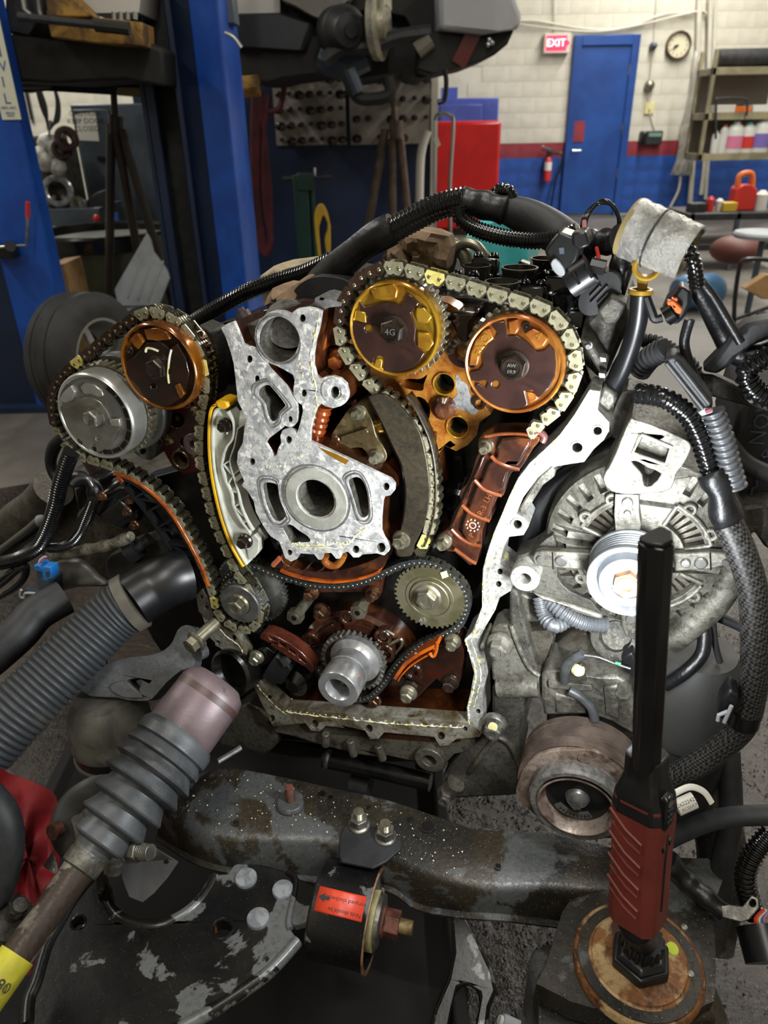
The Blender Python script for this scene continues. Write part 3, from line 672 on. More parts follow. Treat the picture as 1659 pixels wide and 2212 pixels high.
def post():
    f = wallY(3.08); t = thing('lift_post', 'blue two post lift column at the left edge carrying a white sticker', 'column', f.w(40, 700))
    X = lambda px, py: f.at(px, py)[0]
    x1 = X(64, 335)-.01; x0 = x1-.2
    part('post_body', MB().box2(FLOOR, x0, x1, 3.08, 3.18, 0, 3.9), MT['blue_paint'], t, bev=.008)
    part('side_channel', MB().box2(FLOOR, x0-.3, x0, 3.1, 3.3, 0, 3.9), MT['blue_dark'], t, bev=.008)
    part('base_plate', MB().box2(FLOOR, x0-.35, x1+.04, 3.04, 3.3, 0, .025), MT['blue_dark'], t)
    zt = f.at(20, -200)[1]; zb = f.at(46, 258)[1]; sx1 = f.at(45, 250)[0]; wd_ = .069
    st = part('sticker', MB().box2(FLOOR, sx1-wd_, sx1, 3.076, 3.08, zb, zt), mat('sticker_cream', 'cfcdb8', 'b89860', 14, rough=.6, lo=.62, hi=.7), t, label='worn white sticker with blue vertical lettering')
    ink = mat('ink_blue', '3c5c9c', rough=.6)
    for k, (ch, py) in enumerate((('B', 12), ('E', 48), ('N', 112), ('W', 144), ('I', 178), ('L', 214))):
        if k == 1: py = 78
        if k == 0: py = 42
        z = f.at(20, py)[1]; text('letter', ch, fr_axis((sx1-wd_/2, 3.075, z), (0, -1, 0)), .048, ink, st)
    text('small_print', 'MFG. INC.', fr_axis((sx1-wd_/2, 3.075, f.at(26, 233)[1]), (0, -1, 0)), .0125, ink, st)
    text('small_print', 'SERVICE\nPARTS', fr_axis((sx1-wd_/2, 3.075, f.at(28, 247)[1]), (0, -1, 0)), .009, ink, st)
    L = thing('lift_lever', 'steel release lever with a red grip on the left blue post', 'lever', f.w(40, 530, .06))
    part('arm', MB().tube([f.w(-10, 535, .08), f.w(20, 532, .08), f.w(58, 530, .08), f.w(60, 480, .08), f.w(60, 470, .08)], .006), MT['steel'], L)
    part('grip', MB().tube([f.w(60, 470, .08), f.w(60, 436, .08)], .0085), MT['red_plastic'], L)
    part('pivot', MB().cyl(f.w(22, 532, 0), f.w(22, 532, .1), .02), MT['black_dusty'], L)
    part('latch_box', MB().box(f, *f.at(10, 542, .03), .03, .09, .05, .06), MT['black_plastic'], L, bev=.004)
post()
# ---- raised car
def car():
    Y = 4.2; f = wallY(Y)
    t = thing('raised_car', 'grey car held up on the lift seen from below at its wheel well', 'car', f.w(800, 100))
    # bumper: curved shell
    rows = []
    for (pl, pr, py, z) in ((945, 1115, -60, .0), (945, 1120, 0, .0), (946, 1122, 25, .02), (948, 1122, 42, .04), (948, 1112, 70, .0), (948, 1050, 160, -.18)):
        r = []
        for k in range(15):
            u = k/14; q = math.sin(u*PI/2)
            pp = f.w(pl + (pr-pl)*q, py + (0 if py < 60 else -60*0*u), z - .9*(1-math.cos(u*PI/2))); r.append(pp)
        rows.append(r)
    rows = []
    edge = [(1116, -60), (1118, 0), (1122, 22), (1121, 46), (1085, 62), (1086, 80)]
    part('bumper', MB().poly(f, [f.at(a, b) for a, b in ((946, -60), (1112, -60), (1112, 5), (1122, 30), (1124, 52), (1114, 64), (1040, 76), (948, 66))], -.7, .05), MT['car_grey'], t, bev=.05)
    part('lower_valance', MB().poly(f, [f.at(a, b) for a, b in ((948, 66), (1040, 76), (1113, 63), (1098, 95), (1070, 118), (1020, 138), (930, 160), (900, 150), (905, 70))], -.75, -.02), MT['under_dark'], t, bev=.03)
    part('bumper_light', MB().box(f, *f.at(1010, 100, .0), -.02, .07, .17, .02, rot=-.5), mat('reflector_red', '5c1c1c', rough=.3), t)
    for c in ((1057, 86), (1063, 92), (1054, 96)): part('clip', MB().ball(f.w(*c, .02), .012, 6), MT['chrome'], t)
    part('body_side', MB().poly(f, [f.at(a, b) for a, b in ((500, -60), (960, -60), (955, 62), (905, 70), (880, 20), (800, 0), (720, 25), (690, 44), (660, 38), (560, 50), (500, 52), (485, 30))], -.9, -.3), MT['under_dark'], t, bev=.02)
    part('door_panel', MB().poly(f, [f.at(a, b, -.28) for a, b in ((497, -60), (605, -60), (605, 28), (500, 30))], -.3, -.27), MT['sign_white'], t)
    part('rocker', MB().poly(f, [f.at(a, b, -.2) for a, b in ((490, 30), (612, 28), (680, 50), (660, 110), (500, 100), (490, 70))], -.6, -.2), mat('rocker', '24262a', rough=.4), t, bev=.02)
    part('wheel_liner', MB().poly(f, sm2([f.at(a, b, -.2) for a, b in ((612, -60), (605, -5), (640, 15), (680, 38), (705, 42), (730, 20), (760, -5), (760, -60))], 3), -.4, -.15), mat('liner', '8c8880', '6c6860', 6, rough=.6), t, bev=.02)
    part('underbody', MB().poly(f, sm2([f.at(a, b) for a, b in ((492, 70), (640, 70), (760, 60), (900, 80), (948, 90), (930, 160), (880, 155), (860, 150), (760, 165), (740, 150), (690, 150), (600, 160), (560, 170), (500, 160))], 3), -1.2, -.25), MT['under_dark'], t, bev=.02)
    hub = f.w(752, 65, .05); g = fr_axis(hub, (.35, -1, -.1))
    w = part('brake_hub', MB().lathe(g, [(.02, -.25), (.1, -.2), (.105, -.05), (.075, -.01), (.07, .02), (.03, .03), (.03, .05), (.001, .05)], 32), MT['black_dusty'], t)
    rt = fr_axis(f.w(819, 50, .0), (.95, -.3, 0), (0, 0, 1))
    part('brake_disc', MB().lathe(rt, [(.03, -.02), (.155, -.02), (.155, .012), (.08, .012), (.075, .04), (.001, .04)], 40), mat('disc', 'b0aa94', '8c8878', 20, rough=.4, metal=.4), t)
    part('caliper', MB().box(rt, .09, -.02, 0, .1, .16, .08), mat('caliper', 'a8a28c', '847e6c', 20, rough=.5), t, bev=.02)
    part('spring_arm', MB().tube(smooth([f.w(700, 130), f.w(740, 105), f.w(800, 100), f.w(860, 80), f.w(930, 70)], 5), .035), MT['black_dusty'], t)
    part('shock', MB().tube([f.w(755, 150, .03), f.w(775, 200, .03)], .03), MT['steel_grey'], t)
    part('trailing_arm', MB().tube(smooth([f.w(745, 150), f.w(762, 195), f.w(785, 214), f.w(840, 205), f.w(838, 165)], 6), .03), MT['under_dark'], t)
    part('muffler', MB().tube(smooth([f.w(690, 120, -.2), f.w(740, 140, -.2), f.w(790, 120, -.2)], 6), .07), MT['steel_grey'], t)
    part('exhaust_hanger', MB().tube(smooth([f.w(961, 150, .05), f.w(964, 180, .05), f.w(960, 215, .05), f.w(945, 222, .05)], 6), .012), MT['black_plastic'], t)
    part('axle_beam', MB().tube([f.w(900, 110, .0), f.w(930, 85, 0)], .04), mat('beam', '6c665a', rough=.6), t)
    part('transverse_arm', MB().tube([f.w(495, 190, -.2), f.w(560, 185, -.2)], .05), MT['under_rust'], t)
    # left vehicle underside
    f = wallY(3.1); t = thing('raised_chassis', 'rusty yellow chassis frame lifted overhead at the upper left', 'vehicle', f.w(180, 150))
    part('floor_pan', MB().poly(f, [f.at(a, b) for a, b in ((-60, 60), (100, 80), (310, 88), (335, 100), (340, 185), (250, 170), (100, 178), (-60, 170))], -1.0, -.1), MT['under_dark'], t, bev=.02)
    part('frame_rail', MB().poly(f, [f.at(a, b) for a, b in ((98, 22), (180, 34), (306, 48), (309, 100), (200, 92), (110, 80))], -.16, 0), MT['under_rust'], t, bev=.008)
    part('frame_gusset', MB().poly(f, [f.at(a, b, .02) for a, b in ((95, -40), (125, -40), (198, 34), (186, 38), (102, 36))], -.1, .02), MT['under_rust'], t, bev=.006)
    part('cylinder_rod', MB().tube([f.w(40, 36, .06), f.w(208, 54, .06)], .013), MT['black_dusty'], t)
    part('cylinder_body', MB().tube([f.w(206, 54, .06), f.w(280, 62, .06)], .021), MT['under_dark'], t)
    part('truck_panel', MB().poly(f, [f.at(a, b, -.2) for a, b in ((120, -60), (310, -60), (300, 27), (195, 28))], -.5, -.2), MT['sign_white'], t)
    part('dark_cab', MB().poly(f, [f.at(a, b, -.1) for a, b in ((10, -60), (96, -60), (98, 22), (60, 80), (10, 70))], -.6, -.1), MT['black_dusty'], t, bev=.01)
    for k in range(2): part('pipe', MB().tube([f.w(44+k*36, -40, 0), f.w(54+k*32, 20, 0), f.w(70+k*20, 34, 0)], .009), MT['steel'], t)
    for k in range(4): part('valve', MB().cyl(f.w(247+k*15, 42, -.1), f.w(247+k*15, 26, -.1), .01), MT['chrome'], t)
    f = wallY(3.6); t = thing('lift_beam', 'dark horizontal lift beam with chrome top edge below the chassis', 'lift beam', f.w(200, 195))
    part('arm', MB().poly(f, [f.at(a, b) for a, b in ((45, 175), (140, 176), (330, 186), (330, 208), (245, 205), (80, 195), (45, 200))], -.1, 0), MT['under_dark'], t, bev=.008)
    part('pad', MB().lathe(Fr(Matrix.Translation(f.w(62, 180, .02))), [(.09, -.02), (.09, .02)], 20), mat('pad', '6c6458', rough=.6), t)
    part('arm_sleeve', MB().poly(f, [f.at(a, b, .03) for a, b in ((252, 188), (335, 190), (335, 213), (250, 206))], -.1, .03), mat('sleeve_tan', '8a7850', rough=.6), t, bev=.006)
car()
# ---- left background: cabinet, bench, engine parts, bin, tires
def left_bg():
    f = wallY(5.6)
    t = thing('steel_cabinet', 'tall dark slate steel cabinet with a taped notice', 'cabinet', f.w(190, 520)); x0, zt = f.at(150, 226); x1 = f.at(232, 226)[0]
    part('body', MB().box2(FLOOR, x0, x1+.25, 5.6, 6.1, .0, zt), MT['steel_grey'], t, bev=.01)
    part('door', MB().box2(FLOOR, x0+.02, x1, 5.58, 5.6, .1, zt-.03), MT['steel_grey'], t, bev=.006)
    part('latch', MB().box(f, *f.at(222, 342, .03), .03, .07, .025, .02), MT['black_plastic'], t)
    n = part('notice', MB().poly(f, [f.at(a, b, .023) for a, b in ((161, 246), (206, 242), (214, 305), (170, 303))], .02, .024), MT['white_paper'], t)
    text('notice_print', 'CAUTION\nKEEP DOOR\nCLOSED', Fr(f.M @ Matrix.Translation((*f.at(185, 262, .025), .0245))), .045, MT['ink'], n)
    f = wallY(5.0)
    t = thing('work_bench', 'grey steel work bench with an engine on it behind the left post', 'bench', f.w(150, 600)); x0, z = f.at(60, 452); x1 = f.at(216, 452)[0]
    part('top', MB().box2(FLOOR, x0, x1, 5.0, 5.5, z-.02, z), MT['steel_grey'], t); part('apron', MB().box2(FLOOR, x0, x1, 4.98, 5.0, z-.1, z), MT['steel_grey'], t, bev=.004)
    for px in (163, 190): x = f.at(px, 500)[0]; part('leg', MB().box2(FLOOR, x-.03, x+.03, 5.05, 5.1, 0, z-.02), MT['steel_grey'], t)
    part('leg', MB().box2(FLOOR, x0, x0+.05, 5.05, 5.1, 0, z-.02), MT['steel_grey'], t)
    def on(px, dy=.2): return Vector((f.at(px, 440)[0], 5.0+dy, z))
    e = thing('engine_block', 'bare grey engine casting standing on the work bench', 'engine', on(100, .25)); g = Fr(Matrix.Translation(on(100, .25)))
    m = MB(); m.box(g, 0, 0, .17, .24, .3, .34); m.box(g, .02, -.17, .2, .12, .05, .15); m.box(g, 0, 0, .37, .16, .24, .08); part('casting', m, MT['cast_grey'], e, bev=.02)
    for k in range(4): part('stud', MB().cyl(g(-.09+.06*k, -.16, .06), g(-.09+.06*k, -.19, .06), .014), MT['steel'], e)
    c = f.w(104, 330, .0)
    w = thing('wrapped_part', 'shiny plastic wrapped part hanging on the wall hook', 'part', c)
    m = MB()
    for k in range(5): m.ball(c + Vector((math.sin(k*2)*.05, math.cos(k)*.03, -.03*k+.04)), .07-.004*k, 5)
    part('wrap', m, MT['foil'], w); part('hook', MB().tube(smooth([f.w(110, 260), f.w(106, 290), f.w(104, 310)], 4), .006), MT['steel'], w)
    for px, py, r in ((143, 302, .07), (132, 325, .06)):
        g = fr_axis(f.w(px, py), (.5, -1, .2)); solo('belt_coil', MB().ring(g, r*.45, r, -.05, .05, 28, ch=.01), MT['brown_oil'], 'upper brown coiled belt on the wall' if py == 302 else 'lower brown coiled belt on the wall', 'belt', 'coiled belts')
    m = MB()
    for k in range(4): m.tube(smooth([f.w(74+k*2, 175), f.w(88+k*4, 230), f.w(104, 262+k*6), f.w(126-k*3, 262), f.w(128-k*2, 220), f.w(112, 175)], 6), .006)
    solo('wire_coil', m, MT['black_dusty'], 'thin black wires looped on the pale wall', 'cable')
    for px, r, col, lab in ((122, .095, 'steel_bright', 'bright ring shaped part lying on the bench'), ):
        g = fr_axis(on(px, .06) + Vector((0, 0, r)), (.3, -1, .1)); solo('ring_part', MB().ring(g, r*.6, r, -.03, .03, 28, ch=.01), MT[col], lab, 'part')
    for px, m_, s_, lab in ((88, 'steel_bright', .03, 'small bright cylinder at the left of the bench'), (150, 'steel_pale', .05, 'pale metal lump right of the bright ring'), (165, 'steel_bright', .035, 'small shiny fitting near the bench centre')):
        solo('loose_part', MB().lathe(Fr(Matrix.Translation(on(px, .1))), [(s_, 0), (s_*1.1, s_), (s_*.5, s_*1.3)], 12), MT[m_], lab, 'part', 'loose parts on the bench')
    g = Fr(Matrix.Translation(on(190, .15))); solo('wedge_tool', MB().poly(fr_axis(on(190, .15), (0, -1, 0)), [(-.1, 0), (.1, 0), (.1, .1), (.03, .08)], -.05, .05), MT['black_dusty'], 'black wedge shaped tool at the right bench end', 'tool', bev=.004)
    g = f.w(209, 472, .04); part('clamp_knob', MB().ball(g, .025, 7), MT['red_plastic'], t)
    g = f.w(255, 490, .1); solo('spray_bottle', MB().lathe(Fr(Matrix.Translation(g + Vector((0, 0, -.12)))), [(.035, 0), (.035, .12), (.015, .17), (.015, .2)], 16), mat('spray_blue', '2050b0', rough=.3), 'blue bottle hanging behind the tripod leg', 'bottle')
    # dark window
    x0, z1 = wpx(48, 150); x1, z0 = wpx(76, 265)
    w = thing('window_1', 'narrow dark window in the pale wall beside the post', None, (x0, WY, z0)); w['kind'] = 'structure'
    part('window_frame', MB().box2(FLOOR, x0, x1, WY-.04, WY-.0, z0, z1), MT['steel_grey'], w)
    part('pane', MB().box2(FLOOR, x0+.03, x1-.03, WY-.05, WY-.04, z0+.03, z1-.03), MT['black_gloss'], w)
    # bin
    f = wallY(3.8); c = f.w(180, 525, 0); r = .36
    t = thing('waste_drum', 'dark olive drum with black rim in front of the bench', 'drum', (c.x, 3.8+r, 0)); g = Fr(Matrix.Translation((c.x, 3.8+r, 0)))
    part('shell', MB().lathe(g, [(r*.9, 0), (r, c.z*.5), (r, c.z-.02)], 36), MT['olive_bin'], t)
    part('rim', MB().ring(g, r*.9, r*1.04, c.z-.05, c.z+.02, 36, ch=.01), MT['black_gloss'], t)
    f = wallY(3.45)
    solo('cardboard_box', MB().poly(f, [f.at(a, b) for a, b in ((100, 575), (138, 570), (160, 662))] + [(f.at(160, 662)[0]+.03, .0), (f.at(100, 662)[0], .0)], -.22, 0), MT['cardboard'], 'tan cardboard box between the left post and the drum', 'box', bev=.003)
    f = wallY(3.38)
    m = MB().poly(f, [f.at(a, b, 0) for a, b in ((316, 505), (324, 520), (330, 545), (345, 565), (360, 585), (366, 603), (345, 655))] + [(f.at(340, 700)[0], .0), (f.at(270, 700)[0], .0), f.at(247, 625)], -.03, .0)
    for k in range(3): m.box(f, *f.at(292+k*22, 600+k*4, .004), .002, .008, .2, .006, rot=-.5)
    solo('foam_panel', m, MT['foam'], 'torn pale grey foam panel leaning behind the tires', 'panel', bev=.004)
    # tires
    def tire(px, py, rp, Y, lab, rot):
        f = wallY(Y); c = f.w(px, py); r = f.rad(px, py, rp); g = fr_axis(c, rot, (0, 0, 1)); w_ = r*.36
        t = thing('car_wheel', lab, 'wheel', (c.x, c.y, 0), 'wheels stored on the floor')
        ty = MB(); ty.lathe(g, [(r*.62, w_), (r*.78, w_*1.1), (r*.93, w_*.95), (r, w_*.7), (r*1.0, w_*.42), (r*.98, w_*.4), (r*.98, w_*.36), (r, w_*.34), (r, .02), (r*.98, .015), (r*.98, -.015), (r, -.02), (r, -w_*.34), (r*.98, -w_*.36), (r*.98, -w_*.4), (r, -w_*.42), (r, -w_*.7), (r*.93, -w_*.95), (r*.78, -w_*1.1), (r*.62, -w_)], 48, caps=False)
        part('tire', ty, MT['tire'], t)
        rim = part('rim', MB().lathe(g, [(r*.64, w_*1.0), (r*.58, w_*.98), (r*.54, w_*.5), (r*.5, -w_*.5)], 40, caps=False), mat('rim', '8c8c88', rough=.35, metal=.5), t)
        for k in range(5): part('spoke', MB().box(Fr(g.M @ Matrix.Rotation(2*PI*k/5+.3, 4, 'Z')), r*.3, 0, w_*.6, r*.5, r*.13, r*.07), MT['rim'], rim, bev=.006)
        part('hub', MB().lathe(g, [(r*.14, w_*.4), (r*.14, w_*.75), (r*.1, w_*.8)], 20), MT['rim'], t)
    tire(192, 775, 133, 2.82, 'nearer car wheel with alloy rim standing left of the engine', (.92, -.38, .08))
    tire(300, 780, 112, 3.3, 'second car wheel half hidden behind the engine', (.92, -.38, .08))
left_bg()
# ---- ceiling fixtures
for i, (x, y) in enumerate(TUBES):
    t = thing('ceiling_lamp', ('ceiling fixture over the left lift post', 'ceiling fixture right above the engine', 'ceiling fixture above the right hand carts', 'ceiling fixture before the shelf unit', 'ceiling fixture nearest the shelf wall', 'ceiling fixture over the left work bench', 'ceiling fixture behind the photographer')[i], 'lamp', (x, y, 3.9), 'ceiling fixtures')
    part('housing', MB().box2(FLOOR, x-.15, x+.15, y-1.15, y+1.15, 3.86, 3.98), MT['sign_white'], t)
    for s_ in (-.06, .06): part('tube', MB().cyl((x+s_, y-1.1, 3.84), (x+s_, y+1.1, 3.84), .016, seg=8), MT['lamp_white'], t)
# ================================================================== ENGINE
YAW = R(20.0)
_u = Vector((math.cos(YAW), -math.sin(YAW), 0)); _n = Vector((-math.sin(YAW), -math.cos(YAW), 0))
EC = CD(830, 1106, .85)
EN = fr_axis(EC, _n, _u)          # x right, y up, z out of the engine front
zN, zO, zP, zQ, zR = Zm(470,640,5.53), Zm(500,900,4.366), Zm(100,640,4.1475), Zm(880,720,4.425), Zm(460,1180,4.1475)
zS, zT, zU, zV = Zm(1100,980,3.19), Zm(1200,700,3.614), Zm(960,1350,3.607), Zm(0,900,3.607)
def EP(L, z=0): return EN.pts(L, z)
def EW(px, py, z=0): return EN.w(px, py, z)
def walls(mb, fr, loop, z0, z1, inset=.0002):
    n = len(loop); cx = sum(p[0] for p in loop)/n; cy = sum(p[1] for p in loop)/n
    L = [(p[0] + (cx-p[0])*inset*100, p[1] + (cy-p[1])*inset*100) for p in loop]
    vs = [fr(a, b, z0) for a, b in L] + [fr(a, b, z1) for a, b in L]
    return mb.add(vs, [(i, (i+1) % n, (i+1) % n+n, i+n) for i in range(n)])
def add_bolt(par, px, py, rpx, z, m='bolt_grey', h=.008, flange=True, name='bolt', fr=None, hexr=.62, cap=False):
    fr = fr or EN; x, y = fr.at(px, py, z); r = fr.rad(px, py, rpx, z); b = MB()
    if flange: b.lathe(fr, [(r, z-h*.4), (r, z-h*.1), (r*.86, z+h*.12), (r*.6, z+h*.14)], 24, x, y)
    hr = r*(hexr+.1)
    vs = h*.1
    b.prism(fr, 6, hr, z-h*.1, z+h*.82, x, y, .3); b.prism(fr, 6, hr, z+h*.82, z+h*.95, x, y, .3, hr*.88)
    b.ring(fr, hr*.45, hr*.72, z+h*.94, z+h*1.02, 18, x, y)
    return part(name, b, MT[m], par)
def gear_pts(x, y, r, n, depth, fl=.28):
    P = []
    for i in range(n):
        a = 2*PI*i/n; d = 2*PI/n
        for k, rr in ((0, r-depth), (.18, r-depth), (.36, r), (.36+fl, r), (.36+fl+.18, r-depth)):
            P.append((x + rr*math.cos(a+d*k), y + rr*math.sin(a+d*k)))
    return P
# ---------------------------------------------------------------- block front (dark, oily)
blk = thing('engine_block', 'oily black engine block front behind the timing chains', 'engine', EW(780, 1560, -.09), fr=EN)
B0 = [(300, 1040), (440, 1000), (470, 700), (640, 650), (760, 640), (1010, 640), (1200, 670), (1270, 860), (1200, 960), (1105, 1120), (1060, 1240), (1050, 1370), (1030, 1400), (1040, 1460), (1030, 1580), (600, 1550), (540, 1440), (440, 1330), (420, 1200)]
part('front_wall', MB().poly(EN, EP(B0, -.07), -.11, -.07), MT['black_oil'], blk, bev=.002)
part('lower_crankcase', MB().poly(EN, EP(zD([(420,900),(500,905),(900,940),(1440,1000),(1440,1095),(1340,1110),(1300,1150),(1290,1180),(1240,1200),(1180,1185),(1150,1150),(860,1112),(680,1066),(540,1022),(440,1000)]), -.01), -.035, -.012, [EP([(a, b) for a, b in circ(926, 1646, 11, 14)], -.01)]), MT['cast_brown'], blk, bev=.004)
m = MB()
for a, b in (((820, 1035), (840, 1110)), ((960, 1060), (985, 1130)), ((700, 1000), (700, 1060))):
    m.tube([EW(*one(zD, *a), -.008), EW(*one(zD, *b), -.008)], .006)
m.ring(EN, EN.rad(926, 1646, 11, 0), EN.rad(926, 1646, 24, 0), -.04, -.002, 24, *EN.at(926, 1646, 0))
part('crankcase_rib', m, MT['cast_brown'], blk, bev=.001)
part('sump_floor', MB().poly(EN, EP([(600, 1524), (640, 1500), (1010, 1510), (1010, 1560), (985, 1565), (622, 1540)], -.05), -.075, -.012), MT['copper_cast'], blk)
# casting bumps deep inside
m = MB()
for px, py, r, h in ((640, 1150, 40, .02), (880, 1130, 30, .02), (1000, 1060, 26, .03), (960, 1160, 22, .02), (600, 1420, 30, .02), (560, 1130, 30, .01), (870, 1540, 26, .02), (700, 1530, 30, .02), (520, 1180, 24, .02)):
    x, y = EN.at(px, py, -.07); rr = EN.rad(px, py, r, -.07); m.lathe(EN, [(rr*1.2, -.075), (rr, -.07+h), (rr*.7, -.066+h), (rr*.66, -.07+h*.6)], 20, x, y)
for a, b, r in (((950, 960), (960, 1120), .009), ((985, 990), (1000, 1120), .007), ((540, 1020), (620, 1190), .008), ((640, 1060), (560, 1260), .006)): m.tube([EW(*a, -.062), EW(*b, -.062)], r)
part('casting_boss', m, MT['black_oil'], blk)
part('oil_gallery', MB().tube([EW(926, 925, -.04), EW(930, 975, -.05), EW(942, 1030, -.06)], [.012, .016, .016], 16), MT['copper_cast'], blk)
# bolts deep at the bottom
add_bolt(blk, 694, 1322, 16, -.035, 'bolt_brown', .012); add_bolt(blk, 627, 1519, 11, -.03, 'bolt_dark', .008)
for (px, py, r, sx, sy) in ((635, 1335, 15, 664, 1313), (772, 1324, 15, 797, 1300)):
    b = MB(); x, y = EN.at(px, py, .0); rr = EN.rad(px, py, r, 0); b.prism(EN, 6, rr, -.012, 0, x, y, .4); b.ring(EN, rr*.35, rr*.6, 0, .001, 18, x, y); b.lathe(EN, [(rr*.66, -.05), (rr*.66, -.012)], 16, x, y)
    s_ = part('stud', b, MT['steel_pale'], blk); 
    part('stud_hole', MB().lathe(EN, [(rr*.34, .0004), (rr*.33, .0009)], 12, x, y), MT['black_oil'], s_)
# ---------------------------------------------------------------- right cylinder head
rh = thing('cylinder_head', 'amber oil stained right cylinder head face between the two gold phasers', 'cylinder head', EW(950, 960, -.04), fr=EN)
HZ = -.036
HO = [(686, 668), (735, 658), (800, 640), (960, 650), (985, 664), (1030, 700), (1030, 740), (1012, 790), (1020, 840), (1060, 895), (1036, 912), (1030, 940), (1010, 962), (985, 975), (960, 962), (945, 985), (925, 990), (918, 930), (898, 905), (880, 880), (850, 862), (820, 850), (790, 842), (765, 800), (750, 760), (700, 775)]
def ph(px, py, rx, ry=None, n=20): return EP(circ(px, py, rx, n, ry), HZ)
part('head_face', MB().poly(EN, EP(HO, HZ), -.06, HZ, [ph(960, 829, 22), ph(989, 922, 22), ph(902, 890, 27, 33), EP(sm2(zC([(400,790),(440,770),(520,770),(560,745),(540,800),(530,840),(450,830),(410,815)]), 3), HZ)]), MT['amber_pale'], rh, bev=.002)
m = MB()
for px, py, r in ((960, 829, 22), (989, 922, 22)):
    x, y = EN.at(px, py, HZ); rr = EN.rad(px, py, r, HZ); m.ring(EN, rr*.99, rr*1.16, HZ-.01, HZ+.002, 32, x, y, ch=.0006)
part('bore_lip', m, MT['gold'], rh)
m = MB()
for px, py, r in ((960, 829, 22), (989, 922, 22)):
    x, y = EN.at(px, py, HZ); rr = EN.rad(px, py, r, HZ); m.lathe(EN, [(rr, HZ), (rr, -.065)], 32, x, y, caps=False)
part('bore_wall', m, mat('bore_green', '3c4034', '2c302a', 20, metal=.5, rough=.3), rh)
part('bare_patch', MB().poly(EN, EP(sm2(zC([(738,742),(765,780),(800,800),(812,850),(840,900),(862,940),(850,985),(800,965),(740,945),(700,905),(745,860),(725,800)]), 2), HZ), HZ-.001, HZ+.0006), MT['alu_side'], rh)
part('boss', MB().lathe(EN, [(.016, -.05), (.013, -.03), (.008, -.026)], 20, *EN.at(*one(zC, 655, 950), -.03)), MT['rust_guide'], rh)
part('cam_tower', MB().poly(EN, EP([(952, 672), (1035, 672), (1020, 700), (1018, 742), (1000, 745), (985, 720), (975, 700)], -.03), -.07, -.026), MT['dark_oil'], rh, bev=.004)
part('bolt_pad', MB().lathe(EN, [(.02, -.05), (.017, -.028), (.009, -.026), (.008, -.04)], 24, *EN.at(1000, 760, -.028)), MT['brown_oil'], rh)
part('dark_bore', MB().ring(EN, EN.rad(1035, 872, 9), EN.rad(1035, 872, 14), -.05, -.03, 20, *EN.at(1035, 872, -.03)), MT['bolt_brown'], rh)
# copper coloured cavity right of the grey casting
cav = thing('copper_casting', 'glossy copper brown cast cavity between the grey plate and the chain', 'casting', EW(740, 850, -.02), fr=EN)
part('side_wall', MB().poly(EN, EP(zN([(1225,170),(1340,140),(1330,420),(1290,600),(1240,680),(1240,760),(1150,830),(1120,800),(1150,560)]), -.005), -.06, -.005), MT['amber'], cav, bev=.002)
part('recess_back', MB().poly(EN, EP(zN([(1200,160),(1500,110),(1640,700),(1659,1300),(1100,1300),(1130,700)]), -.05), -.07, -.05), MT['copper_cast'], cav)
part('recess_step', MB().poly(EN, EP(zN([(1330,150),(1480,110),(1470,420),(1330,430)]), -.03), -.055, -.03), MT['dark_oil'], cav, bev=.002)
m = MB()
for k, (y0, y1) in enumerate(((440, 500), (515, 590), (602, 680))):
    m.poly(EN, EP(zN([(1310-k*12, y0), (1500+k*10, y0+6), (1510+k*10, y1), (1290-k*10, y1)]), -.03), -.055, -.032+.004*k)
part('step_rib', m, MT['copper_cast'], cav, bev=.0015)
part('lower_bulge', MB().lathe(EN, [(.03, -.06), (.028, -.035), (.02, -.022), (.008, -.018), (.0001, -.018)], 28, *EN.at(*one(zN, 1430, 1000), -.02), sx=1.0, sy=1.1), MT['copper_cast'], cav)
x, y = EN.at(*one(zN, 1400, 800), -.01); part('hex_plug', MB().prism(EN, 6, .008, -.03, -.008, x, y, .5).lathe(EN, [(.013, -.03), (.012, -.02), (.009, -.018)], 20, x, y), MT['amber'], cav)
cyl_ = MB(); a = EW(*one(zN, 1262, 1290), -.004); b = EW(*one(zN, 1165, 1659), -.004); cyl_.ribbed([a, (a+b)/2, b, b+(b-a)*.05], .0105, .0078, .0006, seg=18)
part('ribbed_stub', cyl_, mat('orange_rib', '8c4014', '6a2c0e', 30, metal=.4, rough=.25, coat=.6), cav)
# ---------------------------------------------------------------- left cylinder head
lh = thing('cylinder_head', 'dark maroon left cylinder head face with gasket residue under the left phasers', 'cylinder head', EW(380, 1020, -.05), fr=EN)
LO = [(300, 850), (340, 850), (380, 880), (440, 880), (452, 930), (452, 1010), (420, 1022), (396, 1025), (372, 1008), (352, 972), (322, 978), (300, 960)]
LZ = -.045
def lp(px, py, r, ry=None): return EP(circ(px, py, r, 18, ry), LZ)
mat('maroon_face', '4c1c1c', '331212', 12, metal=.2, rough=.3, coat=.4, c3='b8ac80', sc3=26, lo3=.56, hi3=.6, bump=.2, bsc=120)
part('head_face', MB().poly(EN, EP(LO, LZ), -.08, LZ, [lp(381, 908, 17), lp(398, 956, 9), lp(392, 992, 16, 20), lp(340, 952, 11)]), MT['maroon_face'], lh, bev=.002)
m = MB()
for px, py, r, sy in ((392, 992, 19, 1.2), (340, 952, 13, 1.1)):
    x, y = EN.at(px, py, LZ); rr = EN.rad(px, py, r, LZ); m.ring(EN, rr*.8, rr*1.05, LZ-.01, LZ+.003, 28, x, y, ch=.0008)
part('bore_lip', m, MT['olive_cast'], lh)
x, y = EN.at(423, 958, LZ); part('bolt_boss', MB().ring(EN, .006, .0155, LZ-.01, LZ+.006, 28, x, y, ch=.001), mat('pink_alu', '8c7c7c', '6c5c5c', 30, metal=.5, rough=.4), lh)
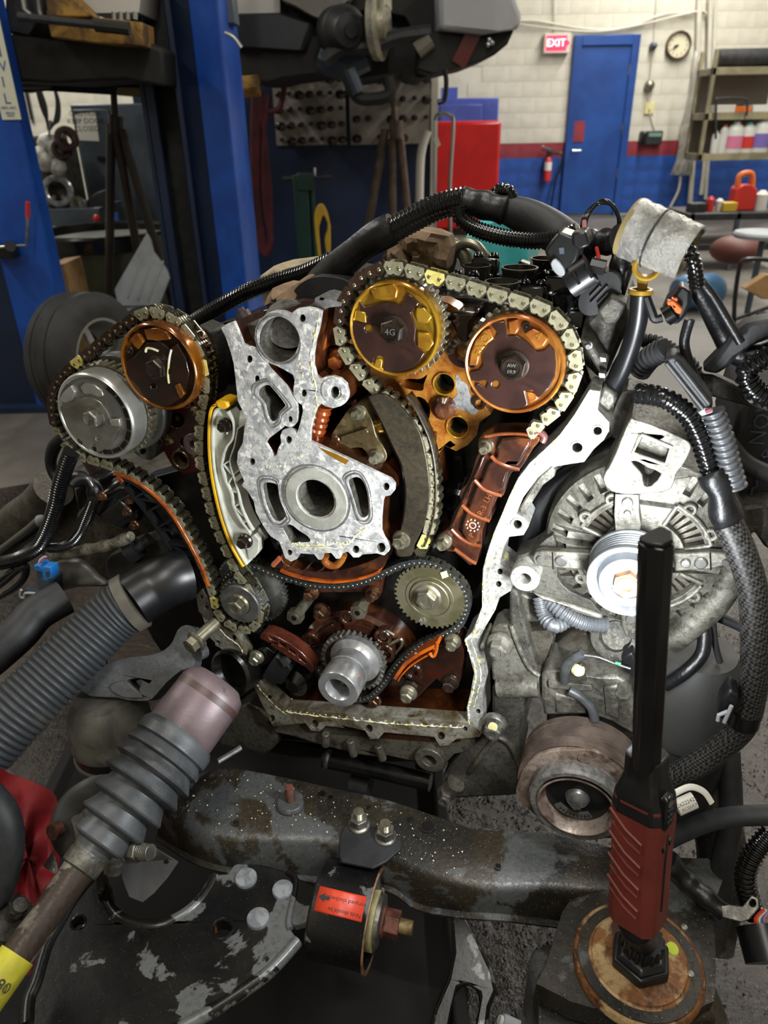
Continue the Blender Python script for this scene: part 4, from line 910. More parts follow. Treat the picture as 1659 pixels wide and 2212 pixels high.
part('cream_lug', MB().poly(EN, EP(sm2([(296, 962), (330, 940), (345, 960), (340, 985), (322, 988), (300, 975)], 3), LZ), -.06, LZ+.008, [EP(circ(314, 968, 9, 14), LZ)]), MT['cast_light'], lh, bev=.002)
# ---------------------------------------------------------------- grey front casting
FZ = .02
fo = (zN([(40,380),(110,330),(190,300),(235,400),(300,570),(360,600),(430,620),(510,720),(575,800),(610,860),(670,925),(740,1000),(830,1090),(900,1200),(945,1270),(958,1400),(950,1500),(905,1555),(850,1565),(800,1545)])
      + zO([(480,110),(340,215),(318,250),(400,378),(425,360),(440,300),(468,250),(460,180),(480,130),(540,108),(590,130),(617,163)])
      + zN([(985,1520),(1020,1370),(1008,1300),(950,1260),(908,1190),(905,1100),(920,1000),(900,940),(800,880),(700,830),(600,790),(530,730),(470,620),(440,500),(450,390),(500,280),(600,200),(700,170),(800,180),(880,215),(905,185),(950,150),(1080,130),(1180,152),(1240,180),(1215,350),(1170,520),(1142,700),(1142,820),(1175,945),(1225,990),(1285,965),(1380,952),(1470,985),(1535,1050),(1560,1145),(1540,1240),(1475,1310),(1380,1338),(1290,1315),(1235,1280),(1180,1345),(1150,1430),(1110,1590)])
      + zO([(740,235),(820,270),(1100,400),(1500,590),(1540,640),(1535,700),(1500,742),(1440,755),(1425,800),(1412,950),(1410,1080),(1440,1150),(1485,1200),(1485,1270),(1440,1310),(1370,1290),(1240,1300),(1200,1328),(1150,1330),(1100,1275),(1045,1290),(1022,1340),(985,1340),(940,1285),(870,1290),(850,1350),(820,1350),(780,1300),(650,1290),(615,1345),(560,1368),(505,1335),(480,1260),(450,1180),(370,1130),(330,1080),(270,980),(230,900),(210,800),(150,700),(95,650),(120,610),(80,520),(50,430),(60,330),(105,250),(120,130),(140,20)])
      + zN([(345,1480),(285,1340),(240,1250),(215,1000),(190,800),(150,650),(100,500)]))
def nc(x, y, r, ry=None, n=14): return zN(circ(x, y, r, n, ry))
def oc(x, y, r, ry=None, n=14): return zO(circ(x, y, r, n, ry))
small = [nc(1015,262,36,46), nc(382,750,34,44), nc(472,985,28,40), nc(1032,1158,32,44), nc(1402,1145,50,72), nc(868,1468,26,36), oc(540,218,28,34), oc(197,425,26,32), oc(1460,660,30,36), oc(548,1282,24,28), oc(1172,1252,32,36), oc(1412,1235,40,46)]
rect = sm2(zN([(500,1120),(545,1075),(610,1060),(660,1105),(740,1200),(805,1290),(800,1320),(740,1380),(720,1450),(680,1490),(635,1480),(600,1400),(565,1270),(495,1190)]), 3)
slotL = sm2(zO([(300,650),(340,620),(425,640),(440,700),(455,790),(500,900),(508,940),(470,980),(430,985),(385,950),(330,830),(308,730)]), 3)
slotR = sm2(zO([(1105,610),(1165,570),(1225,590),(1270,680),(1290,800),(1292,910),(1255,950),(1200,930),(1160,800),(1125,690)]), 3)
trap = sm2(zO([(485,1040),(560,1020),(640,1078),(720,1130),(738,1180),(620,1188),(560,1192),(520,1120)]), 3)
bore = nc(735,515,238,272, 36); pump = oc(800,772,300,302, 48)
fc = thing('front_casting', 'large pale grey gasket faced casting with round bore at the engine centre', 'casting', EW(700, 1200, 0), fr=EN)
Hs = [EP(h, FZ) for h in small + [rect, slotL, slotR, trap, bore]]
x0, y0 = EN.at(*one(zO, 800, 772), FZ); rp = EN.rad(*one(zO, 800, 772), 302/4.366, FZ)
x1, y1 = EN.at(*one(zO, 790, 772), FZ); rh_ = EN.rad(*one(zO, 790, 772), 172/4.366, FZ)
pumpc = circ(x1, y1, rh_, 40)
part('gasket_face', MB().poly(EN, EP(fo, FZ), FZ-.005, FZ, Hs + [pumpc]), MT['alu_face'], fc, bev=.0006)
part('casting_body', MB().poly(EN, [(a + (x0-a)*.004, b + (y0-b)*.004) for a, b in EP(fo, FZ)], -.045, FZ-.005, Hs + [pumpc]), MT['copper_cast'], fc)
m = MB()
for h in Hs: walls(m, EN, h, -.044, FZ-.0005)
walls(m, EN, pumpc, -.044, FZ-.0005)
part('bore_liner', m, MT['cast_light'], fc)
part('pump_seat', MB().ring(EN, rh_*1.02, rp*.93, FZ-.002, FZ+.0022, 56, x0+.0005, y0, ch=.001), mat('pale_seat', 'b0b0a6', '96968c', 30, metal=.3, rough=.5, bump=.15, bsc=300), fc)
m = MB(); m.ring(EN, rp*.985, rp*1.02, FZ-.002, FZ+.0012, 56, x0, y0)
for h, e in ((slotL, 1.18), (slotR, 1.18), (rect, 1.2)):
    q = EP(h, FZ); cx = sum(p[0] for p in q)/len(q); cy = sum(p[1] for p in q)/len(q)
    L = [EN(cx+(a-cx)*(e+.04), cy+(b-cy)*e, FZ+.0002) for a, b in q]; m.tube(L + L[:1], .0012, 6, cap=False)
    L = [EN(cx+(a-cx)*(e+.28), cy+(b-cy)*(e+.13), FZ+.0000) for a, b in q]; m.tube(L + L[:1], .0008, 6, cap=False)
part('gasket_groove', m, MT['alu_side'], fc)
# thermostat bore with step
xb, yb = EN.at(*one(zN, 735, 515), FZ); rb = EN.rad(*one(zN, 735, 515), 272/5.53, FZ)
part('bore_cup', MB().lathe(EN, [(rb*.99, FZ-.001), (rb*.92, FZ-.006), (rb*.86, FZ-.018), (rb*.84, -.03), (rb*.6, -.034), (rb*.58, -.07)], 40, xb, yb, caps=False), MT['cast_light'], fc)
part('bore_rim', MB().ring(EN, rb*1.0, rb*1.1, FZ-.01, FZ+.002, 48, xb, yb, ch=.0008), MT['alu_side'], fc)
part('bore_depth', MB().lathe(EN, [(rb*.6, -.065), (.0001, -.064)], 32, xb, yb, caps=False), MT['black_oil'], fc)
part('top_tube', MB().tube([EW(*one(zN, 840, 330), -.01), EW(*one(zN, 860, 310), -.06)], rb*1.06, 32), MT['alu_side'], fc)
part('left_boss', MB().poly(EN, EP(zN([(240,410),(300,340),(470,310),(520,420),(440,620),(330,590),(280,500)]), -.005), -.05, -.002), MT['cast_grey'], fc, bev=.003)
st_ = part('stud_pin', MB().tube([EW(*one(zN, 370, 320), -.03), EW(*one(zN, 290, 190), -.03)], .0085, 16).tube([EW(*one(zN, 285, 185), -.03), EW(*one(zN, 262, 145), -.03)], .005, 12), mat('pin_mauve', '5c5458', rough=.4, metal=.5), fc)
m = MB(); m.poly(EN, EP(zN([(1090,130),(1170,60),(1180,10),(1240,0),(1500,70),(1480,110),(1330,130),(1240,178)]), .005), -.03, .008, [EP(nc(1255,25,35,18), .005)]); part('top_lug', m, MT['alu_side'], fc, bev=.002)
# ring boss around threaded hole
x, y = EN.at(*one(zN, 1402, 1145), FZ); part('threaded_boss', MB().ring(EN, .0075, .0155, FZ-.004, FZ+.0012, 32, x, y, ch=.0006), MT['alu_face'], fc)
m = MB()
for k in range(5): m.ring(EN, .0048, .0062, FZ-.004-.003*k, FZ-.003-.003*k, 20, x, y)
part('thread', m, MT['steel'], fc)
# sealant beads along edges
m = MB(); random.seed(3)
def bead(mb, L, z, r):
    Q = resample(smooth([EN.w(a, b, z) for a, b in L], 5), .003); J = [q + _u*random.uniform(-.0009, .0009) + Vector((0, 0, random.uniform(-.0009, .0009))) for q in Q]
    return mb.tube(J, [r*random.choice((.1, .35, .6, .9, 1.2)) for _ in J], 6)
def beads(mb, L, z, n, r0, r1, sub=3):
    Q = sm2([tuple(p) for p in L], 8, closed=False); 
    for i in range(n):
        a, b = Q[random.randrange(len(Q))]; x, y = EN.at(a + random.uniform(-2, 2), b + random.uniform(-2, 2), z); r = random.uniform(r0, r1)
        mb.lathe(Fr(EN.M @ Matrix.Translation((x, y, z))), [(.00001, -r*.5), (r, -r*.2), (r*.9, r*.4), (.00001, r*.7)], 6)
beads(m, zO([(570,1200),(700,1195),(850,1190),(1000,1190),(1110,1190),(1160,1140),(1230,1070),(1300,1000),(1320,850),(1300,700)]), FZ, 70, .0005, .0015)
beads(m, zO([(260,480),(340,470),(440,470),(480,440),(600,390),(700,370)]), FZ, 30, .0004, .001)
beads(m, zN([(1150,400),(1120,700),(1130,900),(1160,1100),(1190,1280),(1150,1400)]), FZ, 50, .0004, .0011)
beads(m, zN([(1000,600),(980,750),(1020,950)]), FZ, 24, .0004, .0012)
part('sealant_residue', m, MT['rtv'], fc, kind='stuff')
# sealant lines (long strips)
m = MB()
for L in (zO([(570,1196),(700,1215),(900,1205),(1100,1200),(1150,1150),(1210,1090),(1280,1040)]), zN([(1225,200),(1180,400),(1140,560),(1120,700),(1130,900),(1170,1100),(1180,1300)]), zO([(640,1240),(800,1235),(1000,1240),(1090,1215)])):
    bead(m, L, FZ, .0011)
part('sealant_bead', m, MT['rtv'], fc)
part('oil_film', MB().poly(EN, EP(zO([(830,290),(985,350),(1110,410),(1080,450),(1020,420),(900,350)]), FZ), FZ, FZ+.0006), mat('oil_amber', '8c6418', '6c4c14', 20, rough=.2, metal=.3, coat=.7), fc)
# ---------------------------------------------------------------- right bright cover flange (U shaped rail)
ri = [(1273,842),(1242,894),(1209,939),(1176,971),(1144,1000),(1119,1033),(1099,1074),(1082,1115),(1068,1147),(1054,1188),(1043,1229),(1041,1270),(1041,1311),(1021,1364),(1003,1381),(1012,1410),(1024,1454),(1016,1497),(1008,1528),(1010,1560)]
ro = [(1036,1584),(1044,1560),(1042,1497),(1051,1462),(1042,1428),(1028,1392),(1050,1352),(1070,1318),(1078,1292),(1104,1276),(1106,1240),(1080,1220),(1086,1188),(1099,1160),(1131,1156),(1142,1137),(1131,1118),(1115,1110),(1130,1075),(1160,1035),(1200,1008),(1234,1002),(1262,998),(1283,970),(1305,950),(1316,930),(1316,912),(1291,885),(1297,845)]
TF = -.004
fl_ = thing('cover_flange', 'bright sealant edged aluminium cover flange along the right of the chains', 'flange', EW(1040, 1580, TF), fr=EN)
hol = [EP(circ(a, b, r, 14, r*1.1), TF) for a, b, r in ((1291, 930, 9), (1247, 966, 11), (1118, 1132, 9), (1080, 1235, 6), (1077, 1262, 6), (1042, 1397, 5), (1033, 1537, 5))]
part('rail', MB().poly(EN, EP(ri + ro, TF), TF-.045, TF, hol), MT['alu_bright'], fl_, bev=.0016)
m = MB()
for h in hol: walls(m, EN, h, TF-.04, TF-.001)
part('bore_liner', m, MT['cast_grey'], fl_)
m = MB()
for a, b, r in ((1247, 966, 14), (1118, 1132, 13), (1291, 930, 12)):
    x, y = EN.at(a, b, TF); rr = EN.rad(a, b, r, TF); m.ring(EN, rr*.75, rr, TF-.002, TF+.0012, 24, x, y)
part('hole_rim', m, MT['alu_bright'], fl_)
m = MB(); random.seed(5); beads(m, [(a+4, b+3) for a, b in ri], TF, 200, .0005, .0013)
part('sealant_residue', m, MT['rtv'], fl_, kind='stuff')
m = MB()
bead(m, [(a+4, b+2) for a, b in ri], TF, .0014); bead(m, [(a+15, b+2) for a, b in ri[9:-1]], TF, .0009)
part('sealant_bead', m, MT['rtv'], fl_)
# rib shelf right of the flange
part('outer_rib', MB().poly(EN, EP(zS([(300,60),(325,90),(320,140),(240,200),(140,360),(100,400),(75,385),(75,360),(200,150),(280,80)]), -.01), -.04, -.003), MT['cast_light'], fl_, bev=.002)
bl = [(426,1293),(448,1293),(478,1341),(500,1360),(513,1376),(530,1410),(552,1462),(582,1497),(617,1530),(1010,1560),(1042,1582),(1036,1592),(985,1597),(968,1610),(950,1612),(938,1592),(830,1582),(818,1596),(800,1597),(788,1578),(705,1568),(690,1580),(672,1578),(660,1562),(590,1570),(565,1519),(543,1471),(517,1419),(478,1402),(452,1376),(439,1337)]
fb = thing('cover_flange', 'oily grey sealing flange running down the left and along the bottom of the chain case', 'flange', EW(800, 1590, TF), fr=EN)
h2 = [EP(circ(a, b, r, 12, r*1.1), TF) for a, b, r in ((680,1564,8), (797,1574,8), (953,1590,8), (587,1552,7), (505,1378,6), (470,1390,6), (583,1506,4), (1005,1575,5))]
part('rail', MB().poly(EN, EP(bl, TF), TF-.02, TF, h2), mat('alu_oily', '9c988c', '6c6350', 22, metal=.45, rough=.4, bump=.25, bsc=200, coat=.3, c3='544424', sc3=30, lo3=.55, hi3=.65), fb, bev=.0015)
m = MB()
for h in h2: walls(m, EN, h, TF-.019, TF-.001)
part('bore_liner', m, MT['cast_brown'], fb)
m = MB(); bead(m, ((620,1538),(720,1550),(850,1563),(1000,1572)), TF, .0012); bead(m, ((450,1330),(490,1375),(520,1400),(545,1465),(590,1520),(620,1545)), TF, .0010)
part('sealant_bead', m, MT['rtv'], fb)
m = MB(); random.seed(6); beads(m, [(620,1536),(720,1547),(850,1560),(1000,1569)], TF, 90, .0004, .0013); part('sealant_residue', m, MT['rtv'], fb, kind='stuff')
part('wear_link', MB().poly(EN, EP([(424,1285),(437,1272),(452,1300),(462,1330),(446,1338),(430,1320)], .004), -.004, .005, [EP(circ(447, 1312, 5, 12), .004), EP(circ(436, 1289, 4, 10), .004)]), MT['cast_brown'], fb, bev=.001)
# ---------------------------------------------------------------- cam phasers
def phaser(cx, cy, rpx, z, label, face, plate, depth, plate_pts, notch, rivets, bolt_m, teeth_m, extra=None, nt=38, holes=(), bolt_r=.26, teeth_at=.022, rear=False):
    x, y = EN.at(cx, cy, z); r = EN.rad(cx, cy, rpx, z)
    t = thing('cam_phaser', label, 'cam phaser', EN(x, y, z-depth), 'cam phasers', fr=EN)
    part('housing', MB().lathe(EN, [(r*.9, z-.004), (r*.925, z-.0008), (r*.955, z), (r*.985, z-.0015), (r, z-.005), (r*.99, z-teeth_at*.8), (r*.95, z-teeth_at*.85)], 64, x, y), MT[face], t)
    part('face_pan', MB().lathe(EN, [(.0001, z-.007), (r*.86, z-.007), (r*.9, z-.004)], 48, x, y), MT[face], t)
    g = part('sprocket', MB().poly(EN, gear_pts(x, y, r*1.09, nt, r*.075), z-teeth_at-.007, z-teeth_at+.005), MT[teeth_m], t, bev=.0006)
    part('rear_drum', MB().lathe(EN, [(r*.98, z-teeth_at-.007), (r*.98, z-depth), (r*.8, z-depth)], 48, x, y), MT[teeth_m], t)
    if plate_pts: part('target_plate', MB().poly(EN, EP(plate_pts, z), z-.007, z-.0018, [EP(circ(a, b, q, 14, q*1.05), z) for a, b, q in holes]), MT[plate], t, bev=.0009)
    if notch:
        for nm, pts, h in notch: part(nm, MB().poly(EN, EP(pts, z), z-.0075, z+h), MT[face], t, bev=.0012)
    for a, b in rivets:
        xx, yy = EN.at(a, b, z); part('rivet', MB().ring(EN, .0022, .0042, z-.006, z-.0015, 16, xx, yy, ch=.0004).lathe(EN, [(.0022, z-.004), (.0016, z-.0012), (.0001, z-.001)], 12, xx, yy), MT['bolt_dark'], t)
    # centre bolt
    br = r*bolt_r; b = MB(); b.lathe(EN, [(br*1.18, z-.004), (br*1.16, z-.0005), (br*1.0, z)], 32, x, y); b.prism(EN, 6, br*.98, z-.001, z+.008, x, y, .35); b.prism(EN, 6, br*.98, z+.008, z+.0093, x, y, .35, br*.86); b.ring(EN, br*.62, br*.74, z+.009, z+.0102, 24, x, y)
    bb = part('centre_bolt', b, MT[bolt_m], t)
    return t, x, y, r, bb
p1pts = zC([(105,430),(190,435),(198,405),(155,365),(150,310),(185,345),(235,332),(300,315),(360,320),(400,335),(420,300),(440,262),(475,285),(508,320),(480,362),(458,380),(475,420),(490,480),(482,540),(500,590),(542,620),(515,662),(480,700),(430,725),(380,735),(330,735),(292,725),(302,650),(270,633),(240,650),(228,690),(170,640),(130,570),(108,500)])
t1, x_, y_, r_, b1 = phaser(849, 713, 104, .012, 'gold intake cam phaser with a brown centre at the top middle of the engine', 'gold', 'brown_oil', .035, p1pts,
    [('raised_tab', zC([(215,235),(290,215),(360,200),(385,235),(375,290),(310,300),(240,290)]), .0002), ('raised_tab', zC([(495,345),(545,345),(590,400),(560,440),(500,430),(490,390)]), .0002), ('raised_tab', zC([(500,490),(570,500),(600,560),(560,610),(500,580)]), -.001), ('raised_tab', zC([(130,360),(190,375),(195,440),(120,420)]), -.001), ('raised_tab', zC([(250,650),(290,660),(280,730),(235,715)]), -.002)],
    zC([(245,255),(532,362)]), 'bolt_dark', 'steel_pale', holes=[(*one(zC, 208, 472), 9)])
text('stamped_mark', '4G', Fr(EN.M @ Matrix.Translation((x_, y_, .0212))), .009, MT['bolt_grey'], b1)
p2pts = zC([(800,735),(865,720),(890,690),(880,620),(905,580),(940,545),(962,530),(978,500),(945,460),(945,435),(1020,430),(1032,470),(1035,520),(1090,510),(1150,548),(1210,610),(1260,600),(1290,570),(1318,600),(1330,680),(1322,760),(1290,830),(1230,882),(1208,885),(1190,840),(1142,850),(1162,930),(1120,950),(1040,955),(960,942),(880,900),(820,850),(812,825),(860,800),(905,830),(920,800),(905,780),(860,790),(805,790)])
t2, x_, y_, r_, b2 = phaser(1109, 790, 108, .012, 'orange exhaust cam phaser lettered EXO at the upper right', 'gold_orange', 'brown_oil', .035, p2pts,
    [('raised_tab', zC([(820,620),(850,540),(900,480),(935,470),(960,530),(920,560),(880,610),(860,690),(810,690)]), .0004), ('raised_tab', zC([(1045,430),(1100,415),(1110,470),(1090,505),(1050,500)]), .0004), ('raised_tab', zC([(1140,500),(1190,470),(1240,490),(1285,530),(1260,575),(1210,590),(1180,550)]), .0004), ('raised_tab', zC([(1150,850),(1200,860),(1230,890),(1170,925)]), -.0012)],
    zC([(1150,462),(826,685)]), 'bolt_dark', 'steel_pale', holes=[(*one(zC, 968, 808), 8)])
t = EN.at(*one(zC, 885, 570), .013); text('cast_letters', 'EXO', Fr(EN.M @ Matrix.Translation((t[0], t[1], .0126)) @ Matrix.Rotation(R(62), 4, 'Z')), .012, MT['gold'], t2)
t = EN.at(*one(zC, 1225, 515), .013); text('cast_letters', '4', Fr(EN.M @ Matrix.Translation((t[0], t[1], .0126)) @ Matrix.Rotation(R(-30), 4, 'Z')), .011, MT['gold'], t2)
for k, s_ in enumerate(('AW', '10.9')): text('stamped_mark', s_, Fr(EN.M @ Matrix.Translation((x_, y_+.003-.006*k, .0222))), .005, MT['bolt_grey'], b2)
# left exhaust (bright silver)
mat('silver_face', '8f8d84', '77756a', 16, metal=.7, rough=.3, bump=.03, bsc=200); mat('silver_rim', 'b4b4ae', '9c9c94', 16, metal=.7, rough=.3)
cA = (204, 902)
p3pts = zP([(240,930),(330,915),(400,915),(470,950),(530,1030),(560,1100),(650,1110),(655,1180),(610,1240),(560,1350),(470,1400),(440,1400),(430,1330),(390,1330),(370,1400),(300,1360),(230,1280),(180,1200),(150,1100),(110,990),(150,985),(180,1000),(230,980)])
t3, x3, y3, r3, b3 = phaser(cA[0], cA[1], 88, .038, 'bright silver exhaust cam phaser at the far left of the engine', 'silver_rim', 'silver_face', .06, p3pts,
    [('raised_tab', zP([(110,930),(150,860),(220,800),(255,860),(230,930),(170,960)]), .0002), ('raised_tab', zP([(560,1110),(650,1100),(660,1170),(580,1165)]), .0002), ('raised_tab', zP([(290,820),(330,780),(420,800),(480,850),(500,900),(450,910),(380,880),(320,880)]), -.002)],
    zP([(290,1310),(205,860)]), 'bolt_grey', 'steel_pale', holes=[(*one(zP, 455, 1275), 6)], bolt_r=.21, teeth_at=.034)
m = MB()
for k in range(9):
    a = R(50 - k*19); m.box(Fr(EN.M @ Matrix.Translation((x3, y3, .0345)) @ Matrix.Rotation(a, 4, 'Z')), r3*.83, 0, 0, .005, .012, .0015)
part('vent_slot', m, MT['black_oil'], t3)
part('outer_drum', MB().lathe(EN, [(r3*1.12, -.012), (r3*1.14, -.014), (r3*1.14, -.03), (r3*.9, -.03)], 56, x3, y3), MT['steel'], t3)
# left intake (dark oil)
mat('amber_rim', '9a5e18', '6c3a10', 16, metal=.6, rough=.2, coat=.7)
cB = (341, 795)
p4pts = zP([(700,600),(760,560),(880,430),(1000,400),(1090,480),(1160,430),(1240,560),(1270,700),(1250,830),(1190,920),(1110,980),(1000,1010),(900,980),(800,900),(740,800),(705,700)])
t4, x4, y4, r4, b4 = phaser(cB[0], cB[1], 92, .022, 'dark oil covered intake cam phaser with amber rim at the upper left', 'amber_rim', 'dark_oil', .045, p4pts,
    [('raised_tab', zP([(750,390),(800,330),(830,340),(870,410),(820,480),(780,440)]), .0002), ('raised_tab', zP([(870,300),(1000,280),(1080,320),(1110,390),(1000,400),(900,390)]), .0002), ('raised_tab', zP([(1150,800),(1190,780),(1240,880),(1200,920)]), .0006)],
    zP([(1030,330),(740,490)]), 'bolt_dark', 'bolt_brown', holes=[(*one(zP, 950, 810), 6)], bolt_r=.24, teeth_at=.03)
part('dark_pan', MB().lathe(EN, [(.0001, .0153), (r4*.88, .0155), (r4*.9, .018)], 48, x4, y4), MT['dark_oil'], t4)
m = MB(); random.seed(9)
L = smooth([EN.w(*p, .021) for p in zP([(1120,480),(1105,540),(1095,620),(1090,700),(1095,760),(1100,780)])], 4); m.tube(L, .0012, 6)
L = smooth([EN.w(*p, .021) for p in zP([(890,500),(900,465),(950,470),(1000,490)])], 4); m.tube(L, .0014, 6)
part('oil_scum', m, MT['rtv'], t4)
# drums behind the intake phaser at left
part('cam_cap', MB().poly(EN, EP([(430, 700), (462, 714), (470, 760), (476, 810), (462, 860), (440, 860)], -.03), -.06, -.028), MT['cast_grey'], lh, bev=.003)
# ---------------------------------------------------------------- chains
def plate_pts(L, h, waist=.78):
    q = L/2
    return [(-q-h*.40, h*.12), (-q-h*.26, h*.5), (q+h*.26, h*.5), (q+h*.40, h*.12), (q+h*.05, -h*.48), (q*.45, -h*.48), (0, -h*.36), (-q*.45, -h*.48), (-q-h*.05, -h*.48)]
def chain_meshes(tag, m, p, h, w, pinm, tooth=True, m2=None):
    I = Fr(Matrix.Identity(4))
    o = MB()
    for s_ in (-1, 1): o.poly(I, plate_pts(p, h), s_*w/2 - .0008, s_*w/2 + .0008)
    out = mesh_only('outer_link', o, m)
    pn = MB()
    for s_ in (-1, 1): pn.lathe(I, [(h*.17, -w/2-.0012), (h*.17, w/2+.0009), (h*.11, w/2+.0015)], 8, s_*p/2, 0)
    pin_ = mesh_only('pin', pn, pinm)
    i = MB(); n = 4
    for k in range(n):
        z = -w/2 + w*(k+.5+ (0))/n
        P = plate_pts(p, h*.94, .7) if not tooth else [(-p/2-h*.5, h*.1), (-p/2-h*.2, h*.5), (-p*.2, h*.38), (p*.2, h*.38), (p/2+h*.2, h*.5), (p/2+h*.5, h*.1), (p/2+h*.25, -h*.62), (p/2-h*.1, -h*.62), (0, -h*.1), (-p/2+h*.1, -h*.62), (-p/2-h*.25, -h*.62)]
        i.poly(I, P, z-w*.075, z+w*.075)
    inn = mesh_only('inner_link', i, m2 or m)
    return out, pin_, inn
def chain(label, path, z, m, m_name, pitch, h, w, closed, group=None, yellows=(), start=0, dark=None, flip=1, zf=None, tooth=True):
    P = [Vector((*EN.at(a, b, z), 0)) for a, b in path]
    Q = smooth(P, 10, closed)
    if closed: Q.append(Q[0])
    tot = sum((Q[i+1]-Q[i]).length for i in range(len(Q)-1)); n = int(round(tot/pitch)); n -= n % 2
    pts = resample(Q, tot/n*.99999)
    t = thing('timing_chain', label, 'chain', EN(pts[0].x, pts[0].y, z), group, fr=EN)
    out, pin_, inn = chain_meshes(m_name, MT[m], tot/n, h, w, MT['pin'], tooth, MT['chain_in'])
    if m_name != 'plain': pass
    alt = {}; yk = {min(range(0 if start == 0 else 1, len(pts)-1, 2), key=lambda i: (((pts[i]+pts[i+1])/2) - Vector((*EN.at(a, b, z), 0))).length) for a, b in yellows}
    for i in range(len(pts)-1):
        a, b = pts[i], pts[i+1]; c = (a+b)/2; d = b-a; ang = math.atan2(d.y, d.x)
        zz = z + (zf(i/len(pts)) if zf else 0)
        M = EN.M @ Matrix.Translation((c.x, c.y, zz)) @ Matrix.Rotation(ang + (PI if flip < 0 else 0), 4, 'Z')
        if i % 2 == start:
            o = instance('outer_link', out, M, t)
            instance('pin', pin_, M, t)
            px = None
            v_ = CM.inverted() @ (M.translation); qx, qy = IW/2 + FPX*v_.x/-v_.z, IH/2 - FPX*v_.y/-v_.z
            if i in yk:
                if 'y' not in alt:
                    k = out.copy(); k.materials.clear(); k.materials.append(MT['yellow_link']); alt['y'] = k
                o.data = alt['y']; o['label'] = 'pale yellow marked link'
            elif dark and dark[1](qx, qy):
                if 'd' not in alt:
                    k = out.copy(); k.materials.clear(); k.materials.append(MT[dark[0]]); alt['d'] = k
                o.data = alt['d']
        else: instance('inner_link', inn, M, t)
    return t
c1 = [(1150,930),(1156,923),(1170,909),(1187,896),(1201,884),(1215,868),(1226,851),(1235,833),(1243,811),(1246,791),(1244,771),(1241,752),(1234,732),(1225,714),(1212,696),(1197,681),(1179,668),(1159,659),(1138,654),(1118,647),(1100,643),(1042,627),(1002,614),(962,604),(926,594),(888,583),(858,577),(828,578),(800,589),(781,601),(762,625),(747,648),(740,677),(738,706),(741,730),(751,761),(767,782),(787,808),(810,833),(832,850),(856,868),(878,893),(903,920),(919,950),(930,984),(937,1017),(940,1054),(940,1090),(934,1126),(924,1158),(909,1187)]
chain('wide timing chain looping over both right hand cam phasers', c1, .0, 'chain', 'c1', .0104, .0125, .013, False, flip=-1, group='timing chains', yellows=((953, 603), (1228, 860), (910, 1185)), dark=('chain_brown_shade', lambda a, b: a < 846 and b < 722))  # links up-left of the gold phaser recoloured darker for the shadow on them
c2 = [(341,672),(380,686),(409,710),(430,741),(444,775),(450,809),(450,845),(444,880),(439,917),(438,960),(440,998),(453,1056),(465,1108),(482,1154),(500,1193),(520,1236),(537,1255),(552,1280),(563,1300),(567,1320),(558,1343),(536,1353),(511,1346),(488,1330),(474,1308),(468,1278),(456,1246),(445,1217),(430,1183),(410,1147),(390,1110),(365,1079),(336,1051),(300,1028),(268,1010),(238,997),(206,988),(172,975),(146,950),(128,915),(122,881),(123,852),(136,818),(155,797),(190,769),(231,734),(274,701),(312,677)]
chain('long wide timing chain looping over both left hand cam phasers', c2, -.004, 'chain', 'c2', .0104, .0122, .018, True, 'timing chains', yellows=((450, 778), (182, 775), (468, 1290)), dark=('chain_brown_shade', lambda a, b: a < 296 and b < 905))
c3 = [(838,1232),(873,1217),(910,1211),(947,1219),(977,1239),(1000,1263),(1010,1293),(1006,1322),(993,1346),(969,1363),(943,1376),(912,1389),(886,1408),(864,1428),(847,1449),(828,1476),(806,1498),(782,1507),(750,1505),(715,1480),(697,1450),(670,1416),(646,1397),(622,1380),(595,1368),(568,1358),(520,1352),(488,1330),(476,1290),(490,1245),(525,1222),(556,1221),(572,1228),(595,1238),(617,1245),(643,1252),(672,1260),(716,1264),(745,1263),(773,1258),(803,1248)]
chain('dark primary timing chain around the crank and both idler gears', c3, -.02, 'chain_blue', 'c3', .0068, .0095, .010, True, 'timing chains', tooth=False)
# ---------------------------------------------------------------- idler sprockets and crankshaft
def idler(cx, cy, rpx, z, label, n, front, hubr, bolt_px):
    x, y = EN.at(cx, cy, z); r = EN.rad(cx, cy, rpx, z)
    t = thing('idler_sprocket', label, 'sprocket', EN(x, y, z-.02), 'idler sprockets', fr=EN)
    part('gear', MB().poly(EN, gear_pts(x, y, r, n, r*.07), z-.009, z), MT[front], t, bev=.0006)
    part('hub_ring', MB().ring(EN, r*.28, r*hubr, z-.004, z+.003, 40, x, y, ch=.001), MT[front], t)
    part('groove', MB().ring(EN, r*hubr*1.04, r*hubr*1.22, z-.003, z+.0012, 40, x, y, ch=.0005), MT[front], t)
    add_bolt(t, *bolt_px, z+.004, 'steel_pale', .009, flange=True)
    return t, x, y, r
ta, *_ = idler(928, 1291, 67, -.013, 'large olive grey idler sprocket at the lower right of the chains', 40, 'sprocket_face', .55, (922, 1291, 27))
part('yellow_mark', MB().poly(EN, EP(zD([(1270,200),(1300,190),(1310,220),(1280,230)]), -.012), -.0125, -.0115), MT['cream'], ta)
text('stamped_mark', '43', Fr(EN.M @ Matrix.Translation((*EN.at(*one(zD, 1180, 440), -.012), -.0128)) @ Matrix.Rotation(.3, 4, 'Z')), .01, MT['steel_bright'], ta)
tb = thing('idler_sprocket', 'two tier idler sprocket with large rear gear at the lower left', 'sprocket', EW(540, 1290, -.04), 'idler sprockets', fr=EN)
x, y = EN.at(540, 1276, -.02); r = EN.rad(540, 1276, 67, -.02); part('rear_gear', MB().poly(EN, gear_pts(x, y, r, 46, r*.07), -.032, -.022), MT['steel'], tb, bev=.0006)
